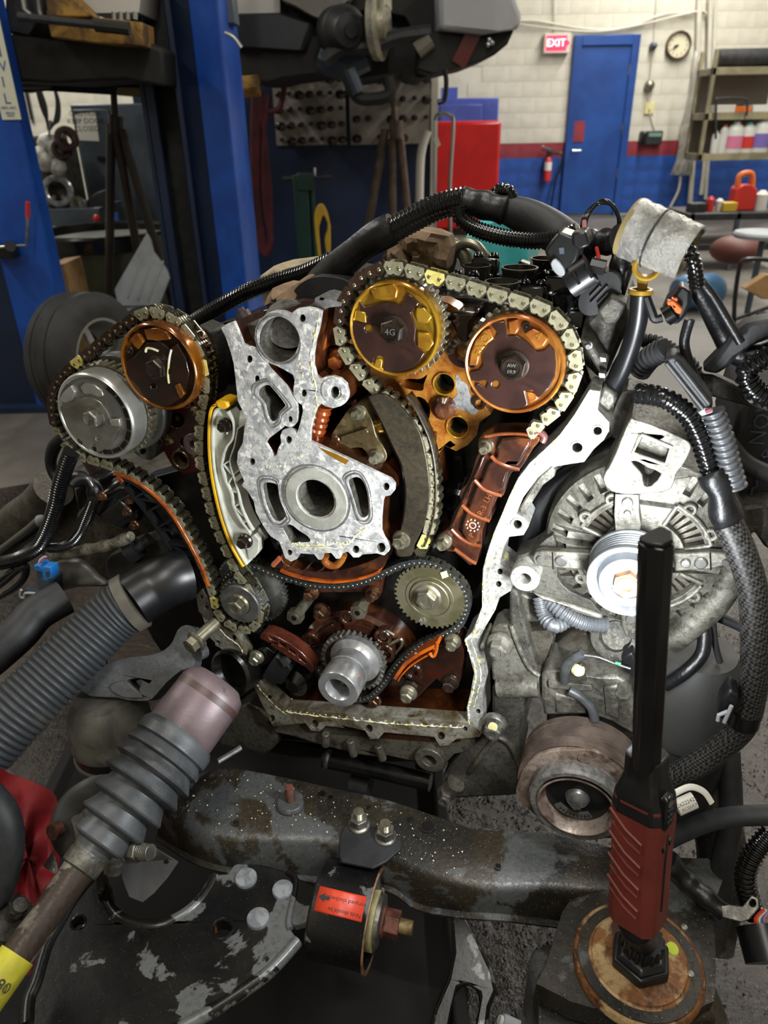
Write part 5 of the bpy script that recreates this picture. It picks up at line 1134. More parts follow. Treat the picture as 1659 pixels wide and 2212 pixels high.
x, y = EN.at(518, 1306, .006); r = EN.rad(518, 1306, 44, .006); part('front_gear', MB().poly(EN, gear_pts(x, y, r, 26, r*.1), -.012, .002), MT['steel'], tb, bev=.0006)
r = EN.rad(513, 1306, 38, .01); x, y = EN.at(517, 1306, .01); part('hub_ring', MB().ring(EN, r*.5, r, -.004, .01, 40, x, y, ch=.0015), MT['steel'], tb)
add_bolt(tb, 515, 1306, 20, .011, 'steel_pale', .012)
ck = thing('crankshaft_nose', 'shiny steel crankshaft snout with toothed sprocket at the bottom centre', 'crankshaft', EW(760, 1440, -.03), fr=EN)
x, y = EN.at(762, 1431, -.012); r = EN.rad(762, 1431, 57, -.012)
part('sprocket', MB().poly(EN, gear_pts(x, y, r, 34, r*.1), -.024, -.010), MT['bolt_grey'], ck, bev=.0006)
part('sprocket_face', MB().ring(EN, r*.55, r*.86, -.02, -.008, 44, x, y, ch=.001), MT['bolt_dark'], ck)
rs = EN.rad(729, 1490, 35, .056)
xs, ys = EN.at(729, 1490, .056)
part('snout', MB().lathe(EN, [(rs*1.3, -.012), (rs*1.3, -.003), (rs*1.12, .0), (rs*.98, .004), (rs*.98, .018), (rs*1.0, .0185), (rs*1.0, .021), (rs*.96, .0215), (rs*.96, .026), (rs*1.02, .027), (rs*1.02, .054), (rs*.98, .056), (rs*.62, .056), (rs*.56, .052), (rs*.5, .045), (rs*.48, .02), (.0001, .02)], 48, xs, ys), MT['steel_bright'], ck)
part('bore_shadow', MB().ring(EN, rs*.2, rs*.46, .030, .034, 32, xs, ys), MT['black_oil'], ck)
# oil pump behind crank
op = thing('oil_pump', 'glossy red brown oil pump housing behind the crank sprocket', 'pump', EW(775, 1500, -.06), fr=EN)
x, y = EN.at(775, 1430, -.045); r = EN.rad(775, 1430, 104, -.045)
part('pump_body', MB().lathe(EN, [(r, -.07), (r*.98, -.046), (r*.9, -.042), (r*.86, -.046), (.0001, -.046)], 48, x, y), MT['rust_guide'], op)
m = MB()
for a0, a1 in ((20, 62), (70, 112), (120, 160)):
    m.poly(EN, [(x + r*.8*math.cos(R(a)), y + r*.8*math.sin(R(a))) for a in range(a0, a1, 6)] + [(x + r*.66*math.cos(R(a)), y + r*.66*math.sin(R(a))) for a in range(a1-6, a0-1, -6)], -.046, -.040)
part('raised_pad', m, MT['rust_guide'], op, bev=.001)
for a, b, q in ((*one(zR, 1520, 815), 14), (*one(zR, 1205, 640), 14), (*one(zR, 880, 850), 15), (*one(zR, 1540, 960), 17)):
    xx, yy = EN.at(a, b, -.034); rr = EN.rad(a, b, q, -.034)
    part('boss', MB().ring(EN, rr*.62, rr*1.15, -.05, -.032, 24, xx, yy, ch=.001), MT['rust_guide'], op); part('boss_bolt', MB().prism(EN, 6, rr*.55, -.05, -.035, xx, yy, .2), MT['bolt_brown'], op)
text('cast_letters', '13', Fr(EN.M @ Matrix.Translation((*EN.at(*one(zR, 1400, 730), -.04), -.0405)) @ Matrix.Rotation(-.1, 4, 'Z')), .012, MT['copper_cast'], op)
m = MB()
for L in (zD([(930,550),(965,560),(985,575)]), zD([(1010,560),(1040,545),(1075,530),(1080,560),(1050,600),(1040,620)]), zD([(950,505),(1000,490),(1040,510)])): m.tube(smooth([EN.w(a, b, -.036) for a, b in L], 4), .0022, 6)
part('pale_web', m, MT['steel_pale'], op)
# ---------------------------------------------------------------- guides and tensioners
# right crescent tensioner arm
cr_o = zB([(1140,765),(1180,742),(1250,745),(1330,800),(1430,915),(1490,1010),(1522,1130),(1545,1260),(1556,1400),(1540,1550),(1512,1650),(1470,1740),(1440,1800),(1430,1850),(1345,1855),(1325,1790),(1345,1700),(1375,1620),(1390,1500),(1392,1380),(1365,1230),(1310,1110),(1250,980),(1190,860)])
ca = thing('chain_guide', 'long dark olive crescent tensioner arm beside the right chain', 'chain guide', EW(880, 1190, .0), fr=EN)
part('arm_plate', MB().poly(EN, EP(sm2(cr_o, 3), .012), .004, .012), MT['olive'], ca, bev=.0008)
part('arm_core', MB().poly(EN, EP([(a-3, b) for a, b in sm2(cr_o, 3)], .004), -.018, .004), MT['dark_oil'], ca)
edge = zC([(450,860),(500,930),(550,1030),(590,1130),(612,1230),(622,1320),(625,1420),(620,1520),(605,1600),(580,1690),(556,1750)])
m = MB(); Q = [Vector((*EN.at(a, b, .0), 0)) for a, b in edge]; Q = smooth(Q, 5)
m.sheet([[EN(q.x, q.y, z) for q in Q] for z in (-.009, .009)]); part('rear_rail', m, MT['olive'], ca, solid=.0018)
add_bolt(ca, *one(zB, 1360, 1745), 18, .013, 'steel_pale', .011)
# triangular hydraulic tensioner
tt = thing('chain_tensioner', 'triangular bronze coloured hydraulic tensioner bolted inside the right chain', 'tensioner', EW(780, 990, -.02), fr=EN)
tri = sm2(zB([(880,1040),(890,1000),(950,910),(1000,840),(1040,815),(1100,820),(1130,860),(1160,920),(1180,1000),(1200,1050),(1230,1090),(1260,1150),(1250,1200),(1200,1225),(1150,1210),(1130,1160),(1090,1110),(1030,1110),(980,1120),(900,1080)]), 2)
part('body', MB().poly(EN, EP(tri, -.005), -.045, -.005), MT['olive_cast'], tt, bev=.002)
part('rib', MB().poly(EN, EP(zB([(945,1030),(1125,970),(1140,1000),(955,1070)]), -.003), -.006, -.001), MT['olive_cast'], tt, bev=.001)
part('plunger', MB().tube([EW(*one(zB, 1180, 975), -.02), EW(*one(zB, 1250, 955), -.02)], .009, 16), MT['gold'], tt)
for a, b in ((1060, 868), (1185, 1172)): add_bolt(tt, *one(zB, a, b), 16, -.003, 'steel_pale', .010)
x, y = EN.at(*one(zB, 908, 1050), -.003); part('cross_screw', MB().lathe(EN, [(.005, -.006), (.005, -.003), (.004, -.002)], 16, x, y).box(EN, x, y, -.002, .006, .001, .001).box(EN, x, y, -.002, .001, .006, .001), MT['bolt_brown'], tt)
# left yellow edged guide
yg = thing('chain_guide', 'grey plastic chain guide with a bright yellow edge left of the grey casting', 'chain guide', EW(500, 1200, 0), fr=EN)
gz = .014
face = zA([(1165,810),(1210,800),(1260,830),(1290,870),(1310,960),(1290,1040),(1250,1080),(1230,1160),(1240,1240),(1280,1330),(1310,1400),(1310,1450),(1340,1530),(1380,1590),(1420,1640),(1430,1700),(1450,1790),(1400,1820),(1380,1840),(1330,1760),(1260,1600),(1210,1450),(1180,1300),(1160,1150),(1150,1000),(1155,880)])
part('web_plate', MB().poly(EN, EP(face, gz-.006), -.006, gz-.006), MT['guide_plastic'], yg, bev=.001)
def strip(mb, path, z0, z1, th):
    Q = smooth([Vector((*EN.at(a, b, z1), 0)) for a, b in path], 5); n = len(Q); L = []; Rr = []
    for i in range(n):
        t = (Q[min(i+1, n-1)]-Q[max(i-1, 0)]).normalized(); nn = Vector((-t.y, t.x, 0)); L.append(Q[i]+nn*th/2); Rr.append(Q[i]-nn*th/2)
    return mb.poly(EN, [(p.x, p.y) for p in L] + [(p.x, p.y) for p in reversed(Rr)], z0, z1)
ge = zA([(1240,775),(1180,785),(1148,830),(1138,960),(1140,1100),(1155,1250),(1190,1430),(1235,1590),(1290,1730),(1365,1860)])
part('yellow_edge', strip(MB(), ge, -.012, gz, .0034), MT['yellow_strip'], yg, bev=.0006)
ge2 = zA([(1240,800),(1190,815),(1170,860),(1160,960),(1162,1100),(1178,1250),(1212,1420),(1256,1580),(1312,1715),(1388,1848)])
part('inner_rail', strip(MB(), ge2, -.01, gz-.001, .0028), MT['guide_plastic'], yg, bev=.0006)
m = MB()
strip(m, zA([(1260,830),(1300,900),(1300,1000),(1260,1060),(1235,1120),(1225,1200),(1250,1290),(1290,1380),(1300,1450),(1340,1540),(1400,1620)]), -.006, gz, .0022)
strip(m, zA([(1330,940),(1310,1050),(1280,1150),(1300,1250),(1330,1350),(1350,1450),(1390,1550),(1430,1620)]), -.006, gz, .0018)
for a, b in (((1235,1180),(1285,1150)), ((1235,1180),(1330,1290)), ((1265,1310),(1310,1240)), ((1280,1350),(1340,1370)), ((1300,1460),(1350,1440)), ((1310,1470),(1390,1540)), ((1350,1560),(1395,1560))): strip(m, zA([a, b]), -.004, gz-.001, .0016)
part('truss_rib', m, MT['guide_plastic'], yg)
part('yellow_cap', MB().poly(EN, EP(zA([(1180,760),(1215,750),(1265,765),(1270,800),(1240,815),(1190,790)]), gz), -.01, gz+.001), MT['yellow_strip'], yg, bev=.002)
for (a, b, c, d) in ((1245, 920, 1390, 880), (1375, 1690, 1500, 1610)):
    part('mount_tube', MB().tube([EW(*one(zA, a, b), .002), EW(*one(zA, c, d), -.012)], [.0135, .012], 20), MT['guide_plastic'], yg)
    add_bolt(yg, *one(zA, a, b), 15, gz, 'bolt_dark', .009)
part('foot', MB().poly(EN, EP(zA([(1380,1690),(1440,1640),(1475,1680),(1470,1760),(1440,1800),(1400,1810)]), gz-.004), -.004, gz-.004), MT['guide_plastic'], yg, bev=.0015)
# left orange edged arm with truss
og = thing('chain_guide', 'black trussed tensioner arm with an orange face under the left phaser', 'chain guide', EW(420, 1260, 0), fr=EN)
oe = zA([(500,1240),(560,1255),(640,1290),(740,1355),(830,1440),(910,1540),(970,1640),(1020,1730),(1065,1820),(1100,1900),(1130,1990)])
part('orange_face', strip(MB(), oe, -.002, .008, .0046), MT['orange_strip'], og, bev=.0007)
part('hook', strip(MB(), zA([(545,1275),(560,1300),(530,1262)]), -.01, .008, .003), MT['orange_strip'], og)
oi = zA([(580,1330),(640,1400),(720,1500),(790,1600),(850,1700),(900,1780),(950,1860)])
m = MB(); strip(m, oi, -.012, .004, .004); strip(m, [(a-4, b+4) for a, b in oe[1:]], -.012, .005, .004)
for k in range(9):
    u = k/8; i0 = min(int(u*(len(oe)-2)), len(oe)-2); j0 = min(int(u*(len(oi)-1)), len(oi)-1)
    strip(m, [oe[i0+1], oi[j0]], -.01, .003, .0026)
    if k < 8 and k % 2 == 0: strip(m, [oe[min(i0+2, len(oe)-1)], oi[j0]], -.01, .003, .002)
part('truss_frame', m, MT['black_plastic'], og)
# rust guide at right
rg = thing('chain_guide', 'glossy rust brown ribbed chain guide at the right of the engine', 'chain guide', EW(1000, 1230, 0), fr=EN)
ro_ = zQ([(680,1010),(720,982),(790,965),(1000,958),(1180,968),(1285,1000),(1260,1040),(1200,1110),(1120,1240),(1080,1300),(1040,1330),(1000,1330),(960,1400),(930,1500),(915,1562),(860,1570),(830,1640),(800,1700),(795,1800),(740,1815),(710,1900),(705,2050),(680,2110),(660,2210),(590,2230),(450,2100),(390,2095),(310,2060),(275,2000),(290,1930),(350,1900),(400,1850),(440,1720),(505,1620),(490,1560),(505,1500),(560,1450),(600,1370),(650,1200),(692,1130),(672,1060)])
part('base_plate', MB().poly(EN, EP(ro_, .004), -.03, .002), MT['rust_guide'], rg, bev=.002)
sp = zQ([(900,1010),(1180,1010),(1130,1130),(1060,1260),(960,1330),(920,1480),(840,1540),(790,1700),(760,1780),(700,1800),(680,1980),(620,2020),(520,1900),(560,1740),(600,1640),(660,1480),(720,1400),(780,1250),(860,1180)])
part('spine', MB().poly(EN, EP(sm2(sp, 2), .008), 0, .009), MT['rust_guide'], rg, bev=.004)
sp2 = zQ([(715,1180),(740,1180),(690,1320),(650,1400),(620,1450),(560,1640),(500,1740),(440,1860),(415,1850),(470,1720),(540,1560),(610,1420),(650,1330)])
part('side_ridge', MB().poly(EN, EP(sp2, .006), 0, .006), MT['rust_guide'], rg, bev=.0015)
m = MB()
for L in ([(800,1170),(850,1220),(960,1270),(1075,1300)], [(640,1400),(720,1480),(800,1520),(905,1552)], [(520,1640),(600,1710),(700,1760),(790,1792)], [(420,1870),(500,1950),(600,2010),(705,2030)], [(450,2060),(520,2110),(600,2170),(660,2200)]):
    m.tube(smooth([EW(*one(zQ, a, b), .008) for a, b in L], 4), .0022, 8)
part('cross_rib', m, mat('rib_orange', '6c3a1e', '5a2c16', 26, rough=.22, coat=.8), rg)
part('top_edge', MB().tube(smooth([EW(*one(zQ, a, b), .004) for a, b in ((740,985),(900,962),(1100,965),(1270,1000))], 4), .0018, 8), MT['rib_orange'], rg)
part('hook', MB().tube(smooth([EW(*one(zQ, a, b), .004) for a, b in ((1215,950),(1260,940),(1310,985),(1290,1035))], 4), .0035, 10), mat('hook_pink', '5c3834', rough=.3, coat=.5), rg)
for a, b, m_ in ((745, 1085, 'steel_pale'), (345, 2000, 'steel_pale')): add_bolt(rg, *one(zQ, a, b), 15, .006, m_, .011)
for s_, a, b in (('LH', 770, 1575), ('R-3', 715, 1690), ('P', 615, 1930)):
    text('cast_letters', s_, Fr(EN.M @ Matrix.Translation((*EN.at(*one(zQ, a, b), .009), .0094)) @ Matrix.Rotation(R(65), 4, 'Z')), .009, MT['rib_orange'], rg)
x, y = EN.at(*one(zQ, 625, 1835), .009); m = MB()
for k in range(10): m.lathe(EN, [(.0011, .009), (.0008, .0102)], 6, x+.007*math.cos(k*PI/5), y+.007*math.sin(k*PI/5))
m.ring(EN, .003, .004, .009, .0098, 16, x, y); part('date_stamp', m, mat('stamp', 'b08c80', rough=.4), rg)
# bottom centre guide
cg = thing('chain_guide', 'orange lipped brown chain guide below the grey casting', 'chain guide', EW(710, 1260, -.01), fr=EN)
part('channel', MB().poly(EN, EP(sm2(zR([(525,170),(560,120),(605,95),(615,140),(700,200),(900,235),(1100,228),(1300,180),(1470,110),(1560,50),(1540,160),(1480,222),(1300,290),(1050,312),(850,292),(640,235),(560,210)]), 2), .0), -.025, -.002), MT['rust_guide'], cg, bev=.0015)
part('orange_lip', strip(MB(), zR([(600,222),(700,262),(850,300),(1050,325),(1250,308),(1400,268),(1485,230)]), -.024, .002, .0032), MT['orange_strip'], cg, bev=.0006)
part('end_lip', MB().tube([EW(*one(zR, 540, 170), .0), EW(*one(zR, 600, 105), .0)], .0035, 8), mat('lip', 'a05434', rough=.25, coat=.6), cg)
m = MB()
for k in range(6): strip(m, zR([(640+k*140, 220+18*math.sin(k/5*PI)), (700+k*140, 190+20*math.sin(k/5*PI))]), -.02, -.001, .002)
part('pocket_rib', m, MT['rust_guide'], cg)
part('mount_plate', MB().poly(EN, EP(zR([(740,310),(800,330),(1500,290),(1515,330),(1500,430),(1480,470),(1420,485),(1350,430),(950,430),(900,475),(840,465),(800,400)]), -.022), -.04, -.026), MT['rust_guide'], cg, bev=.0015)
for a, b in ((875, 425), (1425, 430)): add_bolt(cg, *one(zR, a, b), 14, -.02, 'bolt_brown', .011)
part('hook_ring', MB().tube(smooth([EW(*one(zR, a, b), .004) for a, b in ((1010,80),(1000,130),(1050,170),(1110,165),(1150,120),(1170,70))], 5), .005, 12), mat('hook_amber', '9a6428', '7c4418', 30, rough=.25, coat=.6), cg)
# small left lower guide
sg = thing('chain_guide', 'small red brown pocketed chain guide left of the crankshaft', 'chain guide', EW(620, 1420, -.01), fr=EN)
so = zR([(420,810),(440,775),(490,780),(560,805),(700,880),(800,960),(880,1050),(908,1100),(885,1140),(840,1095),(700,1010),(560,920),(470,850),(430,835)])
pk = [zR([(490,800),(560,830),(575,860),(510,835)]), zR([(590,850),(650,880),(660,920),(590,890)]), zR([(680,910),(740,950),(745,985),(680,945)]), zR([(765,970),(830,1030),(830,1060),(770,1010)])]
part('body', MB().poly(EN, EP(so, .0), -.02, .0, [EP(p, 0) for p in pk]), mat('rust_red', '52281a', '3a1a12', 26, rough=.22, coat=.8), sg, bev=.001)
part('pocket_floor', MB().poly(EN, [(a, b) for a, b in EP(zR([(450,800),(560,820),(800,970),(870,1060),(850,1080),(560,900)]), -.01)], -.018, -.008), MT['dark_oil'], sg)
# small right lower orange guide
gr = thing('chain_guide', 'small bright orange curved chain guide right of the crankshaft', 'chain guide', EW(870, 1450, 0), fr=EN)
part('orange_face', strip(MB(), zD([(1042,732),(1056,710),(1100,655),(1170,605),(1255,562)]), -.02, .004, .0045), MT['orange_strip'], gr, bev=.0006)
part('inner_bar', strip(MB(), zD([(1060,742),(1075,715),(1120,668),(1180,628),(1230,600)]), -.018, .002, .002), MT['orange_strip'], gr)
part('clip', MB().tube(smooth([EW(*one(zD, a, b), .004) for a, b in ((1255,548),(1250,590),(1235,618),(1215,600))], 4), .0022, 8), MT['orange_strip'], gr)
pl = thing('tensioner_plate', 'dark oily plate with three bolts at the lower right of the chain case', 'plate', EW(940, 1500, -.03), fr=EN)
part('plate', MB().poly(EN, EP(sm2(zD([(1040,700),(1100,650),(1250,580),(1290,530),(1350,515),(1390,580),(1375,690),(1370,740),(1330,790),(1285,780),(1250,730),(1150,830),(1080,845),(1065,790),(1095,730),(1060,745)]), 2), -.012), -.04, -.012), MT['dark_oil'], pl, bev=.002)
part('boss', MB().ring(EN, .006, .014, -.03, -.006, 24, *EN.at(*one(zD, 1130, 700), -.006), ch=.002), MT['dark_oil'], pl)
for a, b, q in ((1330, 548, 15), (1108, 805, 15), (1318, 752, 15)): add_bolt(pl, *one(zD, a, b), q, -.008, 'steel_pale' if b != 752 else 'bolt_dark', .011)
add_bolt(blk, *one(zD, 940, 840), 12, -.02, 'bolt_brown', .008)
# left lower tensioner
lt_ = thing('chain_tensioner', 'black hydraulic tensioner block at the lower left of the chain case', 'tensioner', EW(590, 1500, -.03), fr=EN)
part('block', MB().poly(EN, EP(zR([(430,1170),(560,980),(680,1080),(700,1110),(620,1240),(540,1230)]), -.002), -.03, -.002), MT['black_dusty'], lt_, bev=.002)
part('arm', MB().poly(EN, EP(zR([(400,930),(470,900),(560,960),(530,1040),(440,1080),(400,1060)]), -.01), -.035, -.01), MT['black_oil'], lt_, bev=.002)
part('clip', MB().poly(EN, EP(zR([(600,1010),(660,1000),(690,1050),(640,1080)]), .001), -.004, .002), MT['steel'], lt_)
add_bolt(lt_, *one(zR, 385, 1002), 13, -.004, 'steel_pale', .010)
part('lump', MB().lathe(EN, [(.02, -.05), (.018, -.02), (.008, -.01), (.0001, -.01)], 20, *EN.at(*one(zR, 740, 1230), -.02), sy=1.3), MT['black_oil'], lt_)
# black arm with bolts left of the left arm
bk = thing('cam_sensor_block', 'oily black sensor block behind the orange faced arm', 'sensor', EW(250, 1130, -.01), fr=EN)
part('body', MB().poly(EN, EP(zV([(780,770),(920,650),(960,680),(1010,720),(1000,770),(900,850),(820,840),(770,810)]), .0), -.04, .0), MT['black_oil'], bk, bev=.004)
part('housing', MB().poly(EN, EP(zV([(560,560),(640,490),(740,520),(760,600),(820,620),(900,560),(1060,560),(1120,700),(1080,820),(1000,850),(960,900),(780,830),(740,760),(600,760)]), -.02), -.07, -.02), MT['black_oil'], bk, bev=.006)
for a, b in ((795, 620), (1010, 650), (1045, 845), (990, 740)): add_bolt(bk, *one(zV, a, b), 9, .0, 'bolt_brown', .006)
# ================================================================== AROUND THE ENGINE
def P(L, z=0): return [EW(a, b, z) for a, b in L]
def PZ(L): return [EW(a, b, z) for a, b, z in L]
def rp_(px, py, r, z=0): return EN.rad(px, py, r, z)
def epoly(mb, L, z0, z1, holes=(), zt=None): return mb.poly(EN, EP(L, z1 if zt is None else zt), z0, z1, [EP(h, z1 if zt is None else zt) for h in holes])
# ---------------------------------------------------------------- engine body behind the front
part('block_body', epoly(MB(), [(330,1060),(450,1020),(560,940),(980,940),(1200,1010),(1130,1200),(1100,1500),(640,1500),(480,1380),(440,1200)], -.5, -.105), MT['black_oil'], blk, bev=.01)
hb_ = thing('head_casting', 'black shiny cylinder head top with valve gear behind the right gold phasers', 'cylinder head', EW(1100, 760, -.2), fr=EN)
part('body', epoly(MB(), [(730,650),(830,640),(1040,690),(1150,690),(1240,740),(1285,840),(1200,900),(1000,800),(760,760)], -.34, -.075), MT['black_oil'], hb_, bev=.006)
random.seed(11)
m = MB()
for i in range(26):
    a = random.uniform(-.02, .15); c = -.09 - random.uniform(0, .19)
    fr_ = EN.sub(*EN.at(1000 + random.uniform(0, 210), 655, -.09)); 
    s_ = random.uniform(.012, .024); m.box(fr_, random.uniform(-.02, .02), -.006 + random.uniform(0, .014), c+.0, s_, s_*1.0, s_*.8, rot=random.uniform(0, 3))
part('valve_gear', m, mat('gloss_metal', '1c1c1e', '50504e', 40, metal=.9, rough=.12, lo=.5, hi=.62), hb_, bev=.002, kind='stuff')
for k, (a, b, z, rr, h) in enumerate(((1085, 610, -.10, 37, .035), (1123, 580, -.15, 38, .045), (1178, 560, -.2, 30, .04), (1030, 575, -.17, 30, .03), (1240, 640, -.12, 34, .035))):
    c = EW(a, b, z); r = rr/FPX*(c-CP).length*.93
    f = Fr(Matrix.Translation(c)); part('lifter_cup', MB().lathe(f, [(r*1.02, -h*1.6), (r, -.003), (r*1.05, -.001), (r*1.05, .0015), (r*.94, .0015), (r*.93, -.004), (r*.9, -.012), (.0001, -.012)], 32), mat('lifter', '8a867c', '5c5850', 30, metal=.85, rough=.2), hb_)
for k, (a, b, z) in enumerate(((1005, 600, -.13), (1050, 560, -.2), (1150, 620, -.12), (1210, 600, -.15), (1235, 670, -.11), (1270, 610, -.16), (975, 625, -.11))):
    c = EW(a, b, z); f = fr_axis(c, _n*-.3 + Vector((0, 0, 1)), _u)
    part('cam_cap', MB().box(f, 0, 0, -.01, .032, .018, .022).lathe(f, [(.007, 0), (.007, .006), (.004, .008)], 12, -.009, 0).lathe(f, [(.007, 0), (.007, .006), (.004, .008)], 12, .009, 0), MT['black_gloss'], hb_, bev=.003)
part('spring', MB().ribbed(P([(1255, 560), (1250, 600)], -.18), .012, .006, .003, 12), MT['gloss_metal'], hb_)
part('side_casting', epoly(MB(), zJ([(790,690),(860,620),(920,570),(1000,620),(1010,700),(960,800),(900,940),(860,960),(800,900),(770,780)]), -.2, -.07), MT['cast_grey'], hb_, bev=.006)
m = MB(); epoly(m, zJ([(850,640),(920,560),(1000,610),(940,700),(880,700)]), -.16, -.04); epoly(m, zJ([(770,770),(830,790),(850,830),(900,900),(880,960),(830,880)]), -.12, -.03)
part('torn_bracket', m, MT['cast_grey'], hb_, bev=.003)
add_bolt(hb_, *one(zJ, 812, 800), 9, -.02, 'steel', .006)
for a, b in ((885, 870), (880, 945)): part('small_clip', epoly(MB(), zJ([(a-20, b-14), (a+8, b-10), (a+10, b+8), (a-16, b+8)]), -.03, -.015), MT['steel'], hb_)
part('left_head_body', epoly(MB(), [(330,800),(470,705),(640,660),(700,900),(520,1000),(360,960)], -.4, -.08), MT['black_oil'], lh, bev=.006)
vc = thing('valley_cover', 'smooth black cover behind the grey casting at top centre', 'cover', EW(700, 640, -.1), fr=EN)
part('cover', epoly(MB(), sm2([(636,650),(640,620),(680,598),(740,602),(770,625),(765,660),(700,668)], 3), -.2, -.1), MT['black_dusty'], vc, bev=.01)
# ---------------------------------------------------------------- crumpled paper towels
def crumple(name, L, z, m, label, seed, amp=.014, n=16):
    """paper wad: outline in plane, crumpled relief"""
    q = EP(sm2(L, 2), z); cx = sum(a for a, _ in q)/len(q); cy = sum(b for _, b in q)/len(q)
    mb = MB(); rows = []
    for k in range(7):
        t = k/6; row = []
        for (a, b) in q:
            x, y = cx+(a-cx)*(1-t), cy+(b-cy)*(1-t)
            nz_ = noise.cell(Vector((x*70+seed, y*70, 3.1)))*.5 + noise.noise(Vector((x*45+seed, y*45, seed)))
            row.append(EN(x, y, z + amp*nz_ + .02*math.sin(t*PI/2)))
        row.append(row[0]); rows.append(row)
    mb.sheet(rows)
    back = [EN(a, b, z-.03) for a, b in q]; mb.sheet([[*back, back[0]], rows[0]])
    return solo(name, mb, m, label, 'paper', 'crumpled paper towels', ang=12)
crumple('paper_towel', [(862,500),(905,496),(965,512),(968,560),(955,592),(900,585),(865,560)], -.17, MT['paper_brown'], 'tall crumpled brown paper wad behind the top chain', 1.3)
crumple('paper_towel', [(832,535),(862,540),(880,575),(840,588),(826,570)], -.15, MT['paper_brown'], 'small brown paper corner left of the tall paper wad', 4.3)
crumple('paper_towel', [(690,578),(730,552),(752,575),(754,600),(715,606),(660,618),(640,612)], -.14, MT['paper_brown'], 'folded brown paper towel under the thick taped harness', 2.1)
crumple('paper_towel', [(590,622),(630,618),(642,650),(600,664),(572,660)], -.1, MT['paper_brown'], 'brown paper piece left of the black valley cover', 3.7)
crumple('cloth_strip', [(552,612),(590,575),(640,565),(690,560),(665,574),(620,585),(580,610)], -.2, MT['paper_pale'], 'pale cloth strip lying above the left corrugated loom', 5.2, .006)
# ---------------------------------------------------------------- looms and harness
def loom(name, label, pts, r, pitch=.0042, amp=.0009, m='black_gloss', cat='cable', group=None, plain=False, flat=1, taper=None, seg=14):
    pitch *= .75; amp *= .62
    W_ = PZ(pts); c = W_[len(W_)//2]; rm = r/FPX*((c-CP).dot(CM.to_3x3() @ Vector((0, 0, -1))))
    b = MB()
    if plain: b.tube(smooth(W_, 8), rm if taper is None else (lambda t: rm*taper(t)), seg, flat=flat)
    else: b.ribbed(W_, rm, pitch, amp, seg)
    return solo(name, b, MT[m], label, cat, group)
t = thing('wiring_harness', 'thick black wiring harness arching over the top of the engine', 'harness', EW(900, 470, -.12))
def hpart(nm, pts, r, m, rib=None, taper=None, flat=1):
    W_ = PZ(pts); c = W_[len(W_)//2]; rm = r/FPX*((c-CP).dot(CM.to_3x3() @ Vector((0, 0, -1)))); b = MB()
    if rib: b.ribbed(W_, rm, rib[0]*.68, rib[1]*.55, 18)
    else: b.tube(smooth(W_, 8), rm if taper is None else (lambda q: rm*taper(q)), 18, flat=flat)
    return part(nm, b, MT[m], t)
hpart('taped_section', [(690,615,-.15),(745,565,-.13),(800,520,-.12),(850,493,-.12)], 36, 'black_tape', taper=lambda q: 1-.12*q+.05*math.sin(9*q))
hpart('corrugated_sleeve', [(835,505,-.12),(890,474,-.12),(950,446,-.12),(1010,432,-.12)], 27, 'black_gloss', rib=(.0075, .0013))
hpart('taped_section', [(1000,436,-.12),(1040,442,-.12),(1090,455,-.12)], 29, 'black_tape', taper=lambda q: 1+.06*math.sin(14*q))
hpart('rubber_duct', [(1085,450,-.14),(1140,470,-.14),(1210,510,-.13),(1280,560,-.13)], 36, 'black_dusty', taper=lambda q: .75+.4*math.sin(q*PI*.9))
hpart('branch_sleeve', [(990,445,-.1),(996,472,-.1),(1030,495,-.1),(1090,513,-.1),(1160,520,-.1),(1215,512,-.1),(1250,498,-.1)], 17, 'black_gloss', rib=(.0052, .0011))
hpart('branch_sleeve', [(1068,432,-.14),(1075,414,-.14),(1095,412,-.14),(1108,430,-.14)], 14, 'black_gloss', rib=(.005, .001))
hpart('taped_section', [(1240,520,-.1),(1290,525,-.1),(1340,515,-.08)], 27, 'black_tape', taper=lambda q: 1+.1*math.sin(20*q))
hpart('taped_section', [(1330,500,-.1),(1340,560,-.08),(1335,610,-.08)], 20, 'black_tape', taper=lambda q: 1+.2*math.sin(13*q))
hpart('torn_tape', [(1355,580,-.08),(1350,610,-.07),(1346,642,-.07)], 12, 'black_tape', taper=lambda q: 1.2-q)
for k in range(3): hpart('wire', [(1256+k*4,500,-.08),(1262+k*3,470,-.08),(1285+k*3,443-k*2,-.09),(1318-k*2,440-k*2,-.09),(1336,468,-.09),(1342-k*4,505,-.09)], 4.5, 'black_gloss')
loom('corrugated_loom', 'black corrugated loom rising behind the upper left cam phaser', [(415,698,-.16),(470,665,-.16),(540,628,-.17),(600,606,-.18),(660,588,-.18),(720,560,-.18)], 17, .0055, .0012, group='corrugated looms')
# connectors
cn = thing('plug_connector', 'large black square plug connector hanging from the harness', 'connector', EW(1215, 580, -.05), 'harness plugs')
part('housing', epoly(MB(), zJ([(600,355),(668,262),(790,305),(762,400),(705,470),(628,420)]), -.075, -.035), MT['black_plastic'], cn, bev=.003)
part('latch', epoly(MB(), zJ([(730,270),(800,262),(818,330),(770,350),(735,330)]), -.06, -.025), MT['black_plastic'], cn, bev=.002)
part('slot', epoly(MB(), zJ([(672,340),(695,338),(697,368),(675,370)]), -.036, -.0345), MT['steel_grey'], cn)
part('seal_end', epoly(MB(), sm2(zJ([(632,415),(655,392),(690,430),(700,462),(680,475),(650,455)]), 2), -.05, -.03), MT['foam'], cn, bev=.003)
part('wire', MB().tube(smooth(PZ([(1256,520,-.05),(1262,500,-.06),(1262,478,-.07)]), 5), .0022, 8), mat('wire_pink', 'a86c74', rough=.5), cn)
cn = thing('plug_connector', 'smaller black cylindrical plug below the square connector', 'connector', EW(1260, 610, -.05), 'harness plugs')
